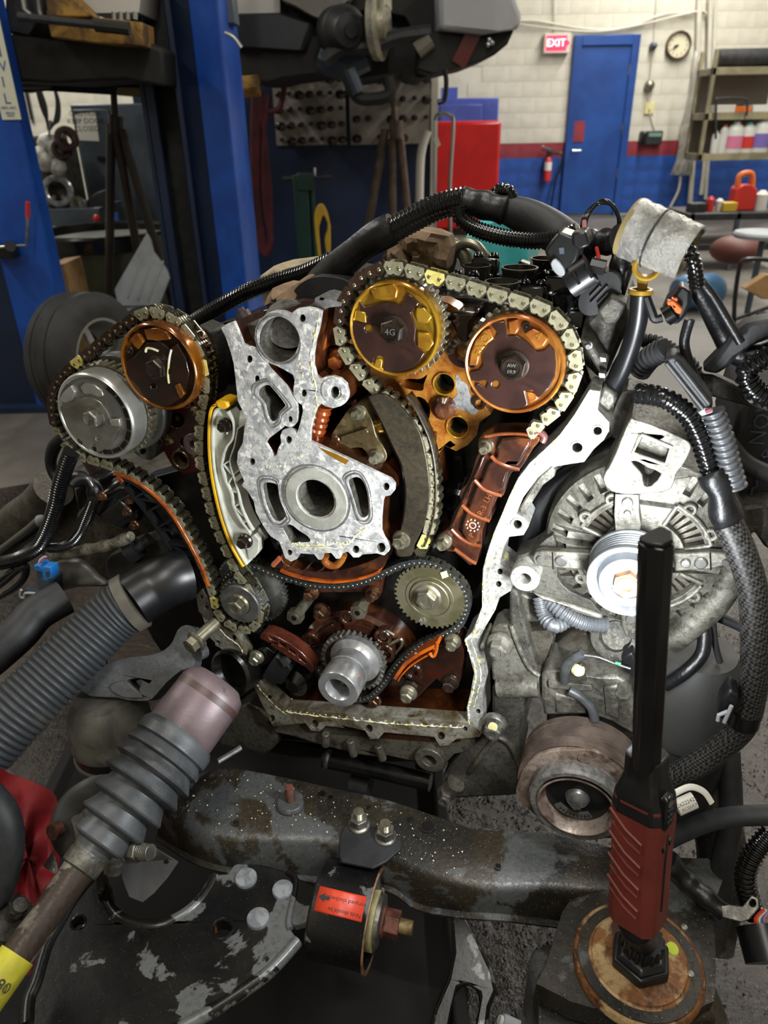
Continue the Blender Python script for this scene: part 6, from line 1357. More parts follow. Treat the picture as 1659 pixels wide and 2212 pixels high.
part('housing', MB().tube(P(zJ([(715,505),(820,435)]), -.04), .016, 12, flat=.8), MT['black_plastic'], cn)
part('tail', MB().tube(P(zJ([(815,440),(885,455)]), -.05), .011, 10), MT['black_plastic'], cn)
for k in range(2): part('clip_bar', MB().tube(P(zJ([(740+k*60, 455-k*30), (770+k*60, 510-k*30)]), -.028), .0022, 6), MT['black_gloss'], cn)
for k in range(2): part('wire', MB().tube(smooth(PZ([(*one(zJ, 830+k*8, 430), -.05), (*one(zJ, 860, 410-k*8), -.06), (*one(zJ, 850, 340), -.08)]), 5), .002, 8), MT['red_plastic' if k else 'black_gloss'], cn)
x, y = EN.at(*one(zJ, 862, 562), -.05); cn = thing('coil_socket', 'oval black socket with ribs at the harness end', 'socket', EN(x, y, -.06)); f = Fr(EN.sub(x, y, 0, .9).M)
part('body', MB().poly(f, [(a*1, b) for a, b in circ(0, 0, .024, 24, .016)], -.09, -.052), MT['black_plastic'], cn, bev=.003)
part('rib', MB().box(f, 0, 0, -.05, .022, .002, .003).box(f, 0, .005, -.05, .014, .002, .003).box(f, 0, -.005, -.05, .014, .002, .003), MT['black_dusty'], cn)
# foil heat sleeve
def sleeve():
    a, b = EW(1362, 492, .0), EW(1492, 548, .015); d = (b-a); L = d.length; f = fr_axis(a, d, (0, 0, 1)); r = 58/FPX*(a-CP).length*.93
    t = thing('heat_sleeve', 'silver foil heat shield sleeve at the upper right end of the harness', 'heat shield', a)
    rows = []
    for i in range(30):
        u = i/29; row = []
        for k in range(56):
            an = 2*PI*k/56; n_ = noise.noise(Vector((u*9, math.cos(an)*4, math.sin(an)*4)))*.0009 + noise.noise(Vector((u*30, math.cos(an)*10, math.sin(an)*10)))*.0007
            cut = 0
            zz = u*L*(1 + .0*math.cos(an)) - (.035*max(0, math.cos(an+2.3))**2)*u
            rr = r*(1 - .08*u) + n_
            row.append(f(rr*math.cos(an), rr*math.sin(an)*.92, zz))
        row.append(row[0]); rows.append(row)
    part('foil', MB().sheet(rows), MT['foil'], t, solid=.0022, ang=60)
    part('seam', MB().tube([f(r*1.02*math.cos(q/10*PI-.3), r*.95*math.sin(q/10*PI-.3), L*.42) for q in range(11)], .0009, 6), MT['black_dusty'], t)
    part('lining', MB().lathe(f, [(r*.9, L*.02), (r*.82, L*.97)], 40, caps=False), MT['paper_pale'], t)
    part('end_edge', MB().ring(f, r*.9, r*1.01, -.002, .002, 40), MT['rib_tan'] if 'rib_tan' in MT else mat('rib_tan', '8c7c50', rough=.6), t)
sleeve()
loom('corrugated_hose', 'black corrugated hose coming out of the foil sleeve', [(1470,520,.005),(1490,545,.02),(1500,575,.02),(1505,615,.01)], 15, .006, .0012, group='corrugated looms')
# dipstick
dp = thing('dipstick', 'yellow ring handled dipstick in a black tube under the foil sleeve', 'dipstick', EW(1320, 850, -.03))
f = fr_axis(EW(1398, 574, .012), _n, _u); rr = 27/FPX*(EW(1398, 568)-CP).length
part('ring_handle', MB().ring(f, rr*.68, rr, -.006, .006, 36, ch=.002), MT['dipstick'], dp)
part('stem', MB().poly(EN, EP(zJ([(1042,470),(1095,470),(1088,540),(1042,540)]), -.005), -.01, -.003), MT['dipstick'], dp, bev=.001)
x, y = EN.at(1384, 629, -.005); c = EW(1384, 629, -.005); f = Fr(Matrix.Translation(c)); part('collar', MB().ring(f, .007, .0108, -.002, .002, 24, ch=.0006), MT['dipstick'], dp)
part('tube', MB().tube(smooth(PZ([(1384,633,-.005),(1378,690,-.01),(1362,750,-.02),(1338,810,-.03),(1312,850,-.04)]), 6), [.0088]*25 if False else .0088, 16), MT['black_plastic'], dp)
part('slim_bracket', epoly(MB(), zJ([(990,780),(1010,700),(1040,640),(1000,820),(960,920),(930,1000),(880,1000),(920,900)]), -.05, -.04), MT['black_plastic'], dp, bev=.002)
# orange locked connector
cn = thing('plug_connector', 'black plug with a bright orange lock hanging at the right', 'connector', EW(1463, 690, .01), 'harness plugs')
part('housing', epoly(MB(), zJ([(1160,640),(1180,590),(1215,560),(1245,520),(1300,545),(1298,600),(1270,660),(1240,700),(1180,705)]), -.02, .01), MT['black_plastic'], cn, bev=.003)
part('lock', epoly(MB(), zJ([(1180,592),(1215,590),(1255,630),(1245,655),(1220,645),(1200,612),(1185,612)]), .008, .018), MT['orange_clip'], cn, bev=.001)
part('lock', epoly(MB(), zJ([(1205,578),(1232,580),(1230,592),(1207,592)]), .008, .016), MT['orange_clip'], cn)
part('nose', MB().tube(P(zJ([(1215,640),(1175,665)]), .012), .009, 12), MT['black_gloss'], cn)
part('clip_arm', MB().tube(smooth(P(zJ([(1085,570),(1110,640),(1125,675),(1160,670)]), .0), 4), .004, 8), MT['black_plastic'], cn)
loom('cable', 'black cable dropping from the orange locked plug', [(1490,690,0),(1478,740,0),(1490,790,0),(1505,830,-.01)], 11, plain=True, m='black_tape')
loom('cable', 'thick taped cable sweeping down right of the orange plug', [(1500,610,-.03),(1530,660,-.04),(1560,715,-.05),(1590,760,-.05),(1640,770,-.05),(1690,760,-.05)], 30, plain=True, m='black_tape', taper=lambda q: .6+.5*q)
loom('cable', 'thin taped cable from the foil sleeve past the blue tank', [(1508,600,-.02),(1540,640,-.02),(1570,690,-.02),(1600,740,-.02)], 10, plain=True, m='black_tape')
# dark bracket and bar at right
br = thing('support_bar', 'grey flat steel bar with a bolt at the right edge', 'bar', EW(1590, 860, -.03), fr=EN)
part('bar', epoly(MB(), zJ([(1340,935),(1400,940),(1700,1080),(1700,1120),(1640,1110),(1340,1030)]), -.06, -.045), MT['cast_grey'], br, bev=.002)
add_bolt(br, *one(zJ, 1580, 1035), 15, -.042, 'bolt_grey', .012)
part('thread_end', MB().ribbed(P(zJ([(1590,1030),(1600,1005)]), -.03), .005, .0015, .0003, 12), MT['bolt_grey'], br)
part('angle_bracket', epoly(MB(), zJ([(1345,925),(1420,850),(1480,760),(1560,700),(1700,670),(1700,760),(1600,800),(1520,850),(1480,900),(1420,940)]), -.06, -.03), MT['black_dusty'], br, bev=.004)
loom('corrugated_hose', 'glossy corrugated hose curling at the right edge below the bracket', [(1700,750,-.01),(1640,780,-.01),(1612,810,-.01),(1640,850,-.01),(1700,870,-.01)], 22, .007, .0016, group='corrugated looms')
# background of right hand side: black box with lines
tk = thing('air_box', 'dark grey plastic air box at the right edge behind the hoses', 'box', EW(1620, 1100, -.08), fr=EN)
part('shell', epoly(MB(), [(1560,1000),(1600,880),(1700,830),(1700,1115),(1600,1095)], -.3, -.09), mat('box_grey', '2a2b2d', '1e1f20', 10, rough=.6, bump=.1), tk, bev=.008)
part('molded_line', MB().tube(P([(1634,1010),(1634,1050),(1625,1055),(1622,1070)], -.085), .0015, 6), MT['steel_grey'], tk)
part('molded_line', MB().tube(P([(1645,985),(1655,970),(1659,985),(1648,988)], -.085), .0012, 6), MT['steel_grey'], tk)
text('molded_letters', 'NOW', Fr(EN.M @ Matrix.Translation((*EN.at(1648, 905, -.088), -.0885)) @ Matrix.Rotation(R(90), 4, 'Z')), .022, MT['steel_grey'], tk)
part('lower_casting', MB().poly(EN, EP(sm2([(1592,1105),(1640,1092),(1700,1100),(1700,1200),(1650,1180),(1630,1150),(1610,1170),(1592,1150)], 2), -.06), -.2, -.06), MT['cast_grey'], tk, bev=.006)
loom('hose', 'fat black hose crossing the air box', [(1560,940,-.06),(1610,1000,-.06),(1700,1040,-.06)], 20, plain=True, m='black_dusty')
# hoses right of the alternator
loom('corrugated_hose', 'black corrugated hose curving down over the alternator bracket', [(1378,850,.0),(1430,858,.01),(1480,890,.01),(1510,940,.01),(1530,1000,.01),(1548,1060,.01)], 21, .0078, .0014, group='corrugated looms')
loom('corrugated_hose', 'grey corrugated hose beside the long rubber splice', [(1540,888,.015),(1562,950,.015),(1578,1010,.015),(1590,1052,.015)], 22, .0085, .0018, m='rubber_grey', group='corrugated looms')
loom('corrugated_hose', 'corrugated elbow behind the dipstick tube', [(1382,800,-.04),(1405,772,-.03),(1440,752,-.02)], 24, .007, .0014, m='black_dusty', group='corrugated looms')
loom('corrugated_hose', 'long dark corrugated hose behind the elbow', [(1370,735,-.06),(1420,740,-.06),(1470,770,-.05),(1500,800,-.05),(1502,850,-.04)], 15, .006, .001, m='black_dusty', group='corrugated looms')
sp_ = thing('rubber_splice', 'long grey ribbed rubber wire splice at the upper right', 'splice', EW(1480, 830, .02))
f_ = [(1432,778),(1456,768),(1478,782),(1540,872),(1538,888),(1512,892)]
part('body', epoly(MB(), f_, -.01, .022), MT['black_dusty'], sp_, bev=.003)
m = MB()
for L in ([(1440,784),(1520,884)], [(1460,780),(1532,872)]): m.tube(P(L, .022), .0022, 8)
part('ridge', m, MT['black_dusty'], sp_)
part('clear_collar', epoly(MB(), zT([(1115,695),(1160,655),(1225,665),(1230,690),(1140,720)]), .0, .024), MT['foam'], sp_, bev=.001)
part('wire_end', MB().tube(P(zT([(1170,685),(1215,668)]), .026), .002, 8), mat('wire_dkred', '7c3040', rough=.5), sp_)
# taped joint and braided sleeve
jt = thing('braided_cable', 'thick black braided sleeve cable running down the right side', 'cable', EW(1600, 1350, .03))
def br_part(nm, pts, r, m, taper=None):
    W_ = PZ(pts); c = W_[len(W_)//2]; rm = r/FPX*((c-CP).dot(CM.to_3x3() @ Vector((0, 0, -1))))
    return part(nm, MB().tube(smooth(W_, 12), rm if taper is None else (lambda q: rm*taper(q)), 24), m, jt)
br_part('taped_joint', [(1535,1020,.015),(1555,1060,.02),(1565,1110,.02),(1575,1150,.02)], 29, MT['black_tape'], lambda q: 1+.13*math.sin(12*q))
mb_ = mat('braid', '1c1b1a', '0e0e0e', 10, rough=.45)
def braid_nodes(mm):
    nt = mm.node_tree; B = nt.nodes['Principled BSDF']; tc = nt.nodes.new('ShaderNodeTexCoord'); mp = nt.nodes.new('ShaderNodeMapping'); mp.inputs['Rotation'].default_value = (0, .6, .7)
    v = nt.nodes.new('ShaderNodeTexChecker'); v.inputs['Scale'].default_value = 330; nt.links.new(tc.outputs['Object'], mp.inputs[0]); nt.links.new(mp.outputs[0], v.inputs['Vector'])
    v.inputs['Color1'].default_value = (.05, .048, .045, 1); v.inputs['Color2'].default_value = (.005, .005, .005, 1); nt.links.new(v.outputs['Color'], B.inputs['Base Color'])
    b = nt.nodes.new('ShaderNodeBump'); b.inputs['Strength'].default_value = .6; b.inputs['Distance'].default_value = .001; nt.links.new(v.outputs['Fac'], b.inputs['Height']); nt.links.new(b.outputs[0], B.inputs['Normal'])
braid_nodes(mb_)
br_part('braided_sleeve', [(1572,1130,.02),(1600,1190,.025),(1625,1270,.03),(1632,1370,.035),(1628,1470,.04),(1608,1560,.04),(1560,1612,.04),(1500,1655,.04),(1430,1690,.03)], 30, mb_)
br_part('cable_tie', [(1612,1535,.04),(1604,1562,.04)], 33, MT['black_gloss'])
cl_ = thing('harness_clip', 'black square harness clip on the braided cable', 'clip', EW(1575, 1530, .06))
part('body', epoly(MB(), zF([(1380,500),(1400,420),(1450,350),(1500,380),(1490,460),(1440,540)]), .04, .065), MT['black_plastic'], cl_, bev=.003)
part('prong', MB().tube(P(zF([(1440,470),(1390,490),(1385,520)]), .07), .002, 8).tube(P(zF([(1460,440),(1420,530)]), .07), .002, 8), MT['foam'], cl_)
# ---------------------------------------------------------------- ALTERNATOR
AZ = .0
al = thing('alternator', 'big dusty aluminium alternator with cooling slots at the right of the engine', 'alternator', EW(1380, 1400, AZ-.05), fr=EN)
ax, ay = EN.at(1386, 1200, AZ); ar = EN.rad(1386, 1200, 180, AZ)
slots = []
for k in range(30):
    a = R(12*k + 6)
    if 70 < math.degrees(a) % 360 < 100: continue
    w = .05; q = []
    for s_, rr in ((-1, .78), (1, .78), (1, .955), (-1, .955)): q.append((ax + ar*rr*math.cos(a+s_*w*.8/rr), ay + ar*rr*math.sin(a+s_*w*.8/rr)))
    slots.append(q)
inner = []
for a0, a1 in ((20, 68), (112, 160), (200, 250), (290, 340)):
    L = [(ax + ar*.62*math.cos(R(a)), ay + ar*.62*math.sin(R(a))) for a in range(a0, a1+1, 8)] + [(ax + ar*.42*math.cos(R(a)), ay + ar*.42*math.sin(R(a))) for a in range(a1, a0-1, -8)]
    inner.append(L)
def domed(x, y):
    q = math.hypot(x-ax, y-ay)/ar; return AZ - .03*max(0, q-.55)**1.5*2
part('front_housing', MB().poly(EN, circ(ax, ay, ar, 72), AZ-.028, domed, slots + inner), MT['cast_light'], al, bev=.0015)
part('case_edge', MB().lathe(EN, [(ar*1.0, AZ-.06), (ar*1.03, AZ-.055), (ar*1.03, AZ-.03), (ar*.99, AZ-.02)], 72, ax, ay), MT['cast_light'], al)
part('rear_body', MB().lathe(EN, [(ar*.97, AZ-.13), (ar*.97, AZ-.06)], 60, ax, ay), MT['cast_grey'], al)
part('dark_core', MB().lathe(EN, [(ar*.98, AZ-.036), (.0001, AZ-.034)], 48, ax, ay), MT['black_oil'], al)
m = MB()
for k in range(44):
    a = 2*PI*k/44; f = Fr(EN.M @ Matrix.Translation((ax, ay, AZ-.012)) @ Matrix.Rotation(a, 4, 'Z')); m.box(f, ar*.5, 0, -.006, ar*.22, .0045, .014)
part('fan_blade', m, MT['cast_brown'], al, kind='stuff')
m = MB()
for a in (35, 50, 128, 145): m.lathe(EN, [(.009, AZ-.034), (.007, AZ-.022), (.004, AZ-.02)], 14, ax+ar*.55*math.cos(R(a)), ay+ar*.55*math.sin(R(a)))
part('copper_winding', m, mat('winding', 'b8a860', '8c7830', 30, rough=.3, metal=.4), al, kind='stuff')
m = MB()
for a in (20, 68, 112, 160, 200, 250, 290, 340):
    m.tube([EN(ax+ar*.66*math.cos(R(a)), ay+ar*.66*math.sin(R(a)), AZ-.001), EN(ax+ar*.42*math.cos(R(a)), ay+ar*.42*math.sin(R(a)), AZ)], .0025, 8)
for a0, a1 in ((20, 68), (112, 160), (200, 250), (290, 340)): m.tube([EN(ax+ar*.67*math.cos(R(a)), ay+ar*.67*math.sin(R(a)), AZ-.001) for a in range(a0, a1+1, 6)], .0025, 8)
part('cast_rib', m, MT['cast_light'], al)
for a in (58, 122, 30, 150, 215, 325, 245, 295):
    xx, yy = ax+ar*.7*math.cos(R(a)), ay+ar*.7*math.sin(R(a)); part('rivet', MB().ring(EN, .003, .007, AZ-.006, AZ+.001, 18, xx, yy, ch=.001), MT['cast_light'], al)
# clamp arms
def arm(L, z0, z1, bolts, joint=None):
    a = part('clamp_arm', epoly(MB(), L, z0, z1, zt=z1), MT['cast_light'], al, bev=.002)
    for px, py, r in bolts:
        x, y = EN.at(px, py, z1); q = EN.rad(px, py, r, z1); part('rivet', MB().lathe(EN, [(q, z1-.001), (q, z1+.002), (q*.8, z1+.003), (.0001, z1+.003)], 18, x, y), MT['steel'], a)
    if joint: part('joint_line', MB().tube(P(joint, z1+.0002), .0008, 6), MT['black_oil'], a)
arm(sm2(zS([(735,560),(730,270),(735,170),(770,125),(840,118),(880,150),(893,270),(897,400),(900,560)]), 2), .0, .014, [(*one(zS, 815, 335), 11), (*one(zS, 815, 410), 7)], zS([(732,275),(893,280)]))
arm(zS([(160,720),(180,680),(230,670),(560,690),(600,700),(600,800),(540,800),(230,780),(175,765)]), .0, .010, [(*one(zS, 215, 725), 7), (*one(zS, 360, 737), 11)], zS([(298,680),(302,795)]))
arm(zS([(1130,690),(1380,680),(1500,690),(1520,720),(1510,770),(1390,800),(1140,815)]), .0, .010, [(*one(zS, 1215, 750), 9), (*one(zS, 1320, 750), 12), (*one(zS, 1490, 745), 7)], zS([(1385,682),(1390,800)]))
arm(zS([(765,1110),(900,1110),(960,1110),(960,1280),(860,1285),(800,1260),(780,1210)]), .0, .010, [(*one(zS, 840, 1135), 10), (*one(zS, 848, 1238), 7)])
# top mount casting
part('top_mount', epoly(MB(), sm2(zT([(585,738),(620,745),(760,790),(950,870),(1045,925),(1055,980),(1010,1080),(940,1180),(900,1290),(760,1320),(600,1330),(440,1310),(370,1210),(420,1110),(470,1010),(500,930),(530,850)]), 2), -.05, .018, [zT([(668,868),(700,860),(900,965),(850,1090),(820,1095),(605,1005)]), sm2(zT([(590,1070),(650,1080),(720,1125),(825,1170),(745,1265),(690,1260),(680,1180),(640,1130)]), 2)]), MT['cast_light'], al, bev=.004)
part('mount_window', epoly(MB(), zT([(668,868),(700,860),(900,965),(850,1090),(820,1095),(605,1005)]), -.01, .002), MT['cast_light'], al, bev=.003)
part('window_edge', MB().tube(P(zT([(668,862),(905,962),(855,1095),(600,1008),(668,862)]), .019), .002, 8), MT['alu_bright'], al)
part('upper_bracket', epoly(MB(), sm2(zT([(520,530),(600,520),(700,560),(830,640),(930,760),(960,850),(900,880),(800,850),(700,800),(620,740),(540,850),(480,900),(420,850),(440,700)]), 2), -.08, -.04), MT['cast_grey'], al, bev=.004)
part('bracket_slot', epoly(MB(), zT([(640,655),(820,740),(790,810),(585,720)]), -.042, -.0385), MT['black_oil'], al)
part('bright_lug', epoly(MB(), zT([(375,480),(470,540),(480,600),(410,690),(320,620)]), -.06, -.02), MT['cast_light'], al, bev=.003)
# left ear
ex, ey = EN.at(1133, 1251, .018); er = EN.rad(1133, 1251, 27, .018)
part('pivot_ear', MB().ring(EN, er*.42, er, -.03, .018, 36, ex, ey, ch=.001), MT['alu_bright'], al)
part('ear_arm', epoly(MB(), sm2(zS([(30,740),(110,690),(200,640),(300,560),(330,700),(330,850),(420,950),(560,1010),(600,1060),(640,1120),(480,1080),(300,1020),(160,960),(90,940)]), 2), -.04, -.006), MT['cast_grey'], al, bev=.004)
part('lower_web', epoly(MB(), zS([(150,960),(300,1010),(480,1060),(650,1120),(640,1150),(430,1095),(240,1020)]), -.03, .0), MT['cast_light'], al, bev=.003)
# pulley
px_, py_ = EN.at(1356, 1258, .05); pr = EN.rad(1356, 1258, 75, .05)
prof = [(pr*.9, .012), (pr*1.02, .014), (pr*1.02, .018)]
for k in range(6): prof += [(pr*.90, .020+.0045*k), (pr*.90, .0208+.0045*k), (pr*.99, .0222+.0045*k), (pr*.99, .023+.0045*k)]
prof += [(pr*1.0, .0475), (pr*.98, .05), (pr*.86, .05), (pr*.74, .042), (pr*.70, .046), (pr*.68, .052), (pr*.6, .054), (pr*.42, .054), (pr*.40, .050), (.0001, .050)]
pu = part('pulley', MB().lathe(EN, prof, 56, px_, py_), mat('pulley_pale', '888d92', '74787c', 30, metal=.5, rough=.4), al)
part('pulley_hex', MB().prism(EN, 6, pr*.36, .049, .058, px_, py_, .5).ring(EN, pr*.12, pr*.26, .057, .0595, 24, px_, py_), mat('brass_nut', 'c09060', '9c7048', 30, metal=.6, rough=.35), pu)
part('edge_tube', MB().tube(smooth(PZ([(1445,1385,-.02),(1490,1350,-.02),(1545,1300,-.02),(1580,1240,-.02),(1585,1200,-.02)]), 8), .0155, 16), MT['cast_light'], al)
# black pipe between flange and alternator
loom('curved_pipe', 'black curved pipe between the bright flange and the alternator', [(1120,1225,-.06),(1150,1160,-.06),(1170,1100,-.06),(1215,1040,-.07),(1280,1000,-.07),(1340,960,-.08)], 27, plain=True, m='black_plastic', cat='pipe')
# looms under the alternator
loom('corrugated_hose', 'bent grey corrugated loom looping under the alternator', [(1165,1290,-.01),(1175,1330,.0),(1195,1352,.01),(1218,1345,.0),(1235,1325,-.01)], 15, .006, .0009, m='rubber_grey', group='corrugated looms')
loom('corrugated_hose', 'longer grey corrugated loom under the alternator', [(1185,1295,-.01),(1220,1325,.0),(1260,1345,.0),(1310,1350,-.01)], 17, .006, .0009, m='rubber_grey', group='corrugated looms')
# ---------------------------------------------------------------- AC compressor and bracket
bk2 = thing('compressor_bracket', 'cast grey bracket bolted beside the right flange above the big pulley', 'bracket', EW(1080, 1700, 0), fr=EN)
part('upper_web', epoly(MB(), zU([(360,40),(420,0),(520,0),(570,150),(680,370),(750,385),(750,520),(440,520),(410,480),(370,420),(355,200)]), -.04, -.004), MT['cast_light'], bk2, bev=.003)
part('lower_web', epoly(MB(), zU([(370,480),(610,520),(625,680),(590,760),(580,880),(605,1000),(580,1130),(590,1200),(560,1330),(100,1355),(50,1340),(0,1260),(-10,1180),(60,1080),(130,1010),(370,850),(420,780),(370,680)]), -.06, -.008), MT['cast_grey'], bk2, bev=.004)
part('rib', MB().tube(P(zU([(420,480),(740,480)]), -.004), .013, 16), MT['cast_light'], bk2)
part('rib', MB().tube(smooth(P(zU([(200,1140),(380,900),(460,890),(530,960),(590,1100)]), -.006), 5), .004, 10), MT['cast_brown'], bk2)
part('edge_rib', MB().tube(smooth(P(zU([(520,0),(580,170),(660,330),(740,395)]), -.002), 5), .003, 10), MT['cast_light'], bk2)
part('black_filler', epoly(MB(), zU([(560,60),(830,40),(850,100),(760,350),(690,380),(600,160)]), -.05, -.02), MT['cast_brown'], bk2)
part('brass_plug', epoly(MB(), zU([(605,75),(655,75),(655,125),(610,125)]), -.02, -.012), MT['cream'], bk2)
add_bolt(bk2, *one(zU, 430, 160), 23, .004, 'bolt_grey', .016); add_bolt(bk2, *one(zU, 385, 785), 21, .004, 'bolt_grey', .016)
x, y = EN.at(*one(zU, 375, 800), .02); part('paint_dot', MB().lathe(EN, [(.006, .017), (.006, .0195), (.0001, .0198)], 16, x, y), MT['cream'], bk2)
part('tube_boss', MB().tube(P(zU([(90,1230),(10,1310)]), .0), .013, 18), MT['cast_brown'], bk2); x, y = EN.at(*one(zU, 12, 1330), .005)
part('stud_end', MB().tube(P(zU([(20,1300),(-5,1345)]), .008), .009, 6).ring(EN, .004, .0075, .008, .018, 20, x, y), MT['bolt_grey'], bk2)
part('side_post', epoly(MB(), zS([(0,930),(60,950),(75,1060),(140,1300),(200,1500),(140,1560),(40,1400),(0,1200)]), -.03, -.005), MT['cast_grey'], bk2, bev=.004)
part('stacked_rib', epoly(MB(), zS([(70,960),(180,1010),(240,1090),(230,1165),(80,1165)]), -.05, -.02), MT['cast_light'], bk2, bev=.003)
cp = thing('ac_compressor', 'dusty cast compressor body behind the big grooved pulley', 'compressor', EW(1280, 1560, -.03), fr=EN)
part('rear_case', epoly(MB(), [(1180,1460),(1195,1400),(1240,1365),(1330,1350),(1400,1380),(1430,1460),(1430,1600),(1180,1600)], -.14, -.04), MT['cast_brown'], cp, bev=.006)
part('front_case', epoly(MB(), zU([(755,395),(790,355),(900,355),(1130,400),(1340,400),(1430,450),(1470,560),(1480,860),(1300,760),(1130,700),(780,710),(755,600)]), -.05, .008), MT['cast_light'], cp, bev=.004)
part('case_rib', epoly(MB(), zU([(805,440),(1150,475),(1155,520),(960,510),(810,490)]), .004, .014), MT['cast_light'], cp, bev=.002)
part('case_rib', epoly(MB(), zU([(1240,490),(1350,470),(1360,740),(1260,700)]), .004, .014), MT['cast_light'], cp, bev=.002)
part('case_groove', epoly(MB(), zU([(850,530),(1110,600),(1120,690),(860,690)]), .004, .010), MT['cast_light'], cp, bev=.003)
x, y = EN.at(*one(zU, 1395, 500), .012); part('case_bolt', MB().prism(EN, 6, .0085, .002, .02, x, y, .2), MT['bolt_grey'], cp)
part('coil_lead', MB().tube(smooth(P(zU([(1080,225),(1000,270),(945,330),(935,440)]), .02), 5), .0056, 12), MT['rubber_grey'], cp)
part('coil_lead', MB().tube(smooth(P(zU([(970,510),(1060,560),(1140,640),(1170,735)]), .018), 5), .0056, 12), MT['rubber_grey'], cp)
part('thin_wire', MB().tube(smooth(P(zU([(1090,235),(1200,250),(1330,300),(1450,340)]), .02), 5), .0014, 8), MT['steel'], cp)
part('green_wire', MB().tube(smooth(P(zU([(1330,295),(1375,305)]), .022), 5), .0018, 8), mat('wire_green', '2c8c5c', rough=.5), cp)
part('clip_plate', epoly(MB(), zU([(960,440),(990,340),(1070,300),(1110,440)]), .008, .012), MT['cast_grey'], cp, bev=.001)
x, y = EN.at(*one(zU, 1040, 362), .014); part('clip_rivet', MB().lathe(EN, [(.0075, .01), (.0075, .014), (.004, .018)], 18, x, y), MT['cream'], cp)
part('round_cap', MB().lathe(fr_axis(EW(*one(zF, 830, 60), -.01), _n + Vector((-.2, 0, .6)), _u), [(.03, -.05), (.028, 0), (.018, .002), (.016, -.006), (.0001, -.006)], 28), MT['cast_grey'], cp)
part('plug_cluster', epoly(MB(), zF([(860,180),(920,150),(950,210),(945,300),(880,260)]), -.02, .012), MT['black_plastic'], cp, bev=.002)
pl_ = thing('compressor_pulley', 'large grooved brown clutch pulley at the lower right of the engine', 'pulley', EW(1245, 1800, .05), fr=EN)
gx, gy = EN.at(1251, 1700, .055); gr_ = EN.rad(1251, 1700, 96, .055)
prof = [(gr_*.9, .012), (gr_*.99, .014), (gr_*.99, .022)]
for k in range(6): prof += [(gr_*.90, .0235+.0042*k), (gr_*.90, .0243+.0042*k), (gr_*.975, .0254+.0042*k), (gr_*.975, .0262+.0042*k)]
prof += [(gr_*.98, .048), (gr_*1.0, .049), (gr_*1.0, .055), (gr_*1.0, .058), (gr_*.93, .059), (gr_*.9, .056), (gr_*.72, .056), (.0001, .056)]
part('grooved_rim', MB().lathe(EN, prof, 64, gx, gy), MT['pulley_steel'], pl_)
gx2, gy2 = EN.at(1244, 1744, .08); g2 = EN.rad(1244, 1744, 74, .08)
ear = []
for k in range(72):
    a = 2*PI*k/72; q = 1.24 + .12*max(0, math.cos(3*(a-R(80))))**3; ear.append((gx2 + g2*q*math.cos(a), gy2 + g2*q*math.sin(a)))
part('clutch_plate', MB().poly(EN, ear, .055, .062), MT['pulley_rust'], pl_, bev=.002)
part('rubber_ring', MB().ring(EN, g2*.80, g2*1.0, .06, .08, 60, gx2, gy2, ch=.003), mat('ring_speck', '3c3a38', '5a5650', 90, rough=.6, bump=.4, bsc=300), pl_)
part('inner_cup', MB().lathe(EN, [(g2*.82, .081), (g2*.78, .0815), (g2*.74, .079), (g2*.70, .064), (g2*.6, .0635)], 56, gx2, gy2, caps=False), MT['pulley_rust'], pl_)
part('dark_hub', MB().lathe(EN, [(g2*.66, .0645), (.0001, .0655)], 48, gx2, gy2), MT['black_gloss'], pl_)
hub = part('hub_cone', MB().lathe(EN, [(g2*.26, .0655), (g2*.22, .07), (g2*.14, .072)], 32, gx2, gy2).prism(EN, 6, g2*.13, .07, .078, gx2, gy2, .3), MT['steel'], pl_)
rv = EN.at(*one(zU, 1090, 1028), .062); part('rivet', MB().lathe(EN, [(.007, .06), (.007, .065), (.0001, .066)], 20, *rv), MT['pulley_rust'], pl_)
m = MB(); L0 = [(gx2+g2*.58*math.cos(R(a)), gy2+g2*.58*math.sin(R(a))) for a in range(220, 315, 8)]; L1 = [(gx2+g2*.42*math.cos(R(a)), gy2+g2*.42*math.sin(R(a))) for a in range(308, 219, -8)]
pt_ = part('data_plate', m.poly(EN, L0+L1, .0645, .0672), mat('tin', '5c5c54', rough=.4, metal=.5), pl_)
for k, ch in enumerate('447300080'):
    a = R(232 + k*9); text('plate_digit', ch, Fr(EN.M @ Matrix.Translation((gx2+g2*.5*math.cos(a), gy2+g2*.5*math.sin(a), .0674)) @ Matrix.Rotation(a+PI/2+PI, 4, 'Z')), .006, MT['ink'], pt_)
text('cast_mark', 'M', Fr(EN.M @ Matrix.Translation((*EN.at(*one(zU, 648, 1128), .06), .0606)) @ Matrix.Rotation(R(55), 4, 'Z')), .011, MT['white_mark'], pl_)
# ---------------------------------------------------------------- right lower: dome, hoses, post
dm = thing('strut_boot', 'big rounded black rubber boot right of the compressor', 'boot', EW(1500, 1640, -.03))
c = EW(1490, 1500, -.05); f = Fr(Matrix.Translation(c)); r = 100/FPX*(c-CP).length*.95
part('dome', MB().lathe(f, [(r*1.0, -.045), (r*1.03, -.035), (r*1.0, -.025), (r*.96, .01), (r*.86, .045), (r*.7, .065), (.0001, .07)], 48), mat('dome_rubber', '2e2e2d', '3a3936', 8, rough=.55, bump=.08), dm)
part('lower_tube', MB().lathe(f, [(r*.95, -.16), (r*.95, -.045)], 40), MT['black_dusty'], dm)
hp = lambda *a, **k: loom(*a, plain=True, **k)
hp('rubber_hose', 'oily black hose bending round the wand behind the boot', [(1436,1480,.0),(1480,1452,.0),(1515,1415,-.01),(1522,1370,-.02),(1512,1330,-.03)], 15, m='black_tape')
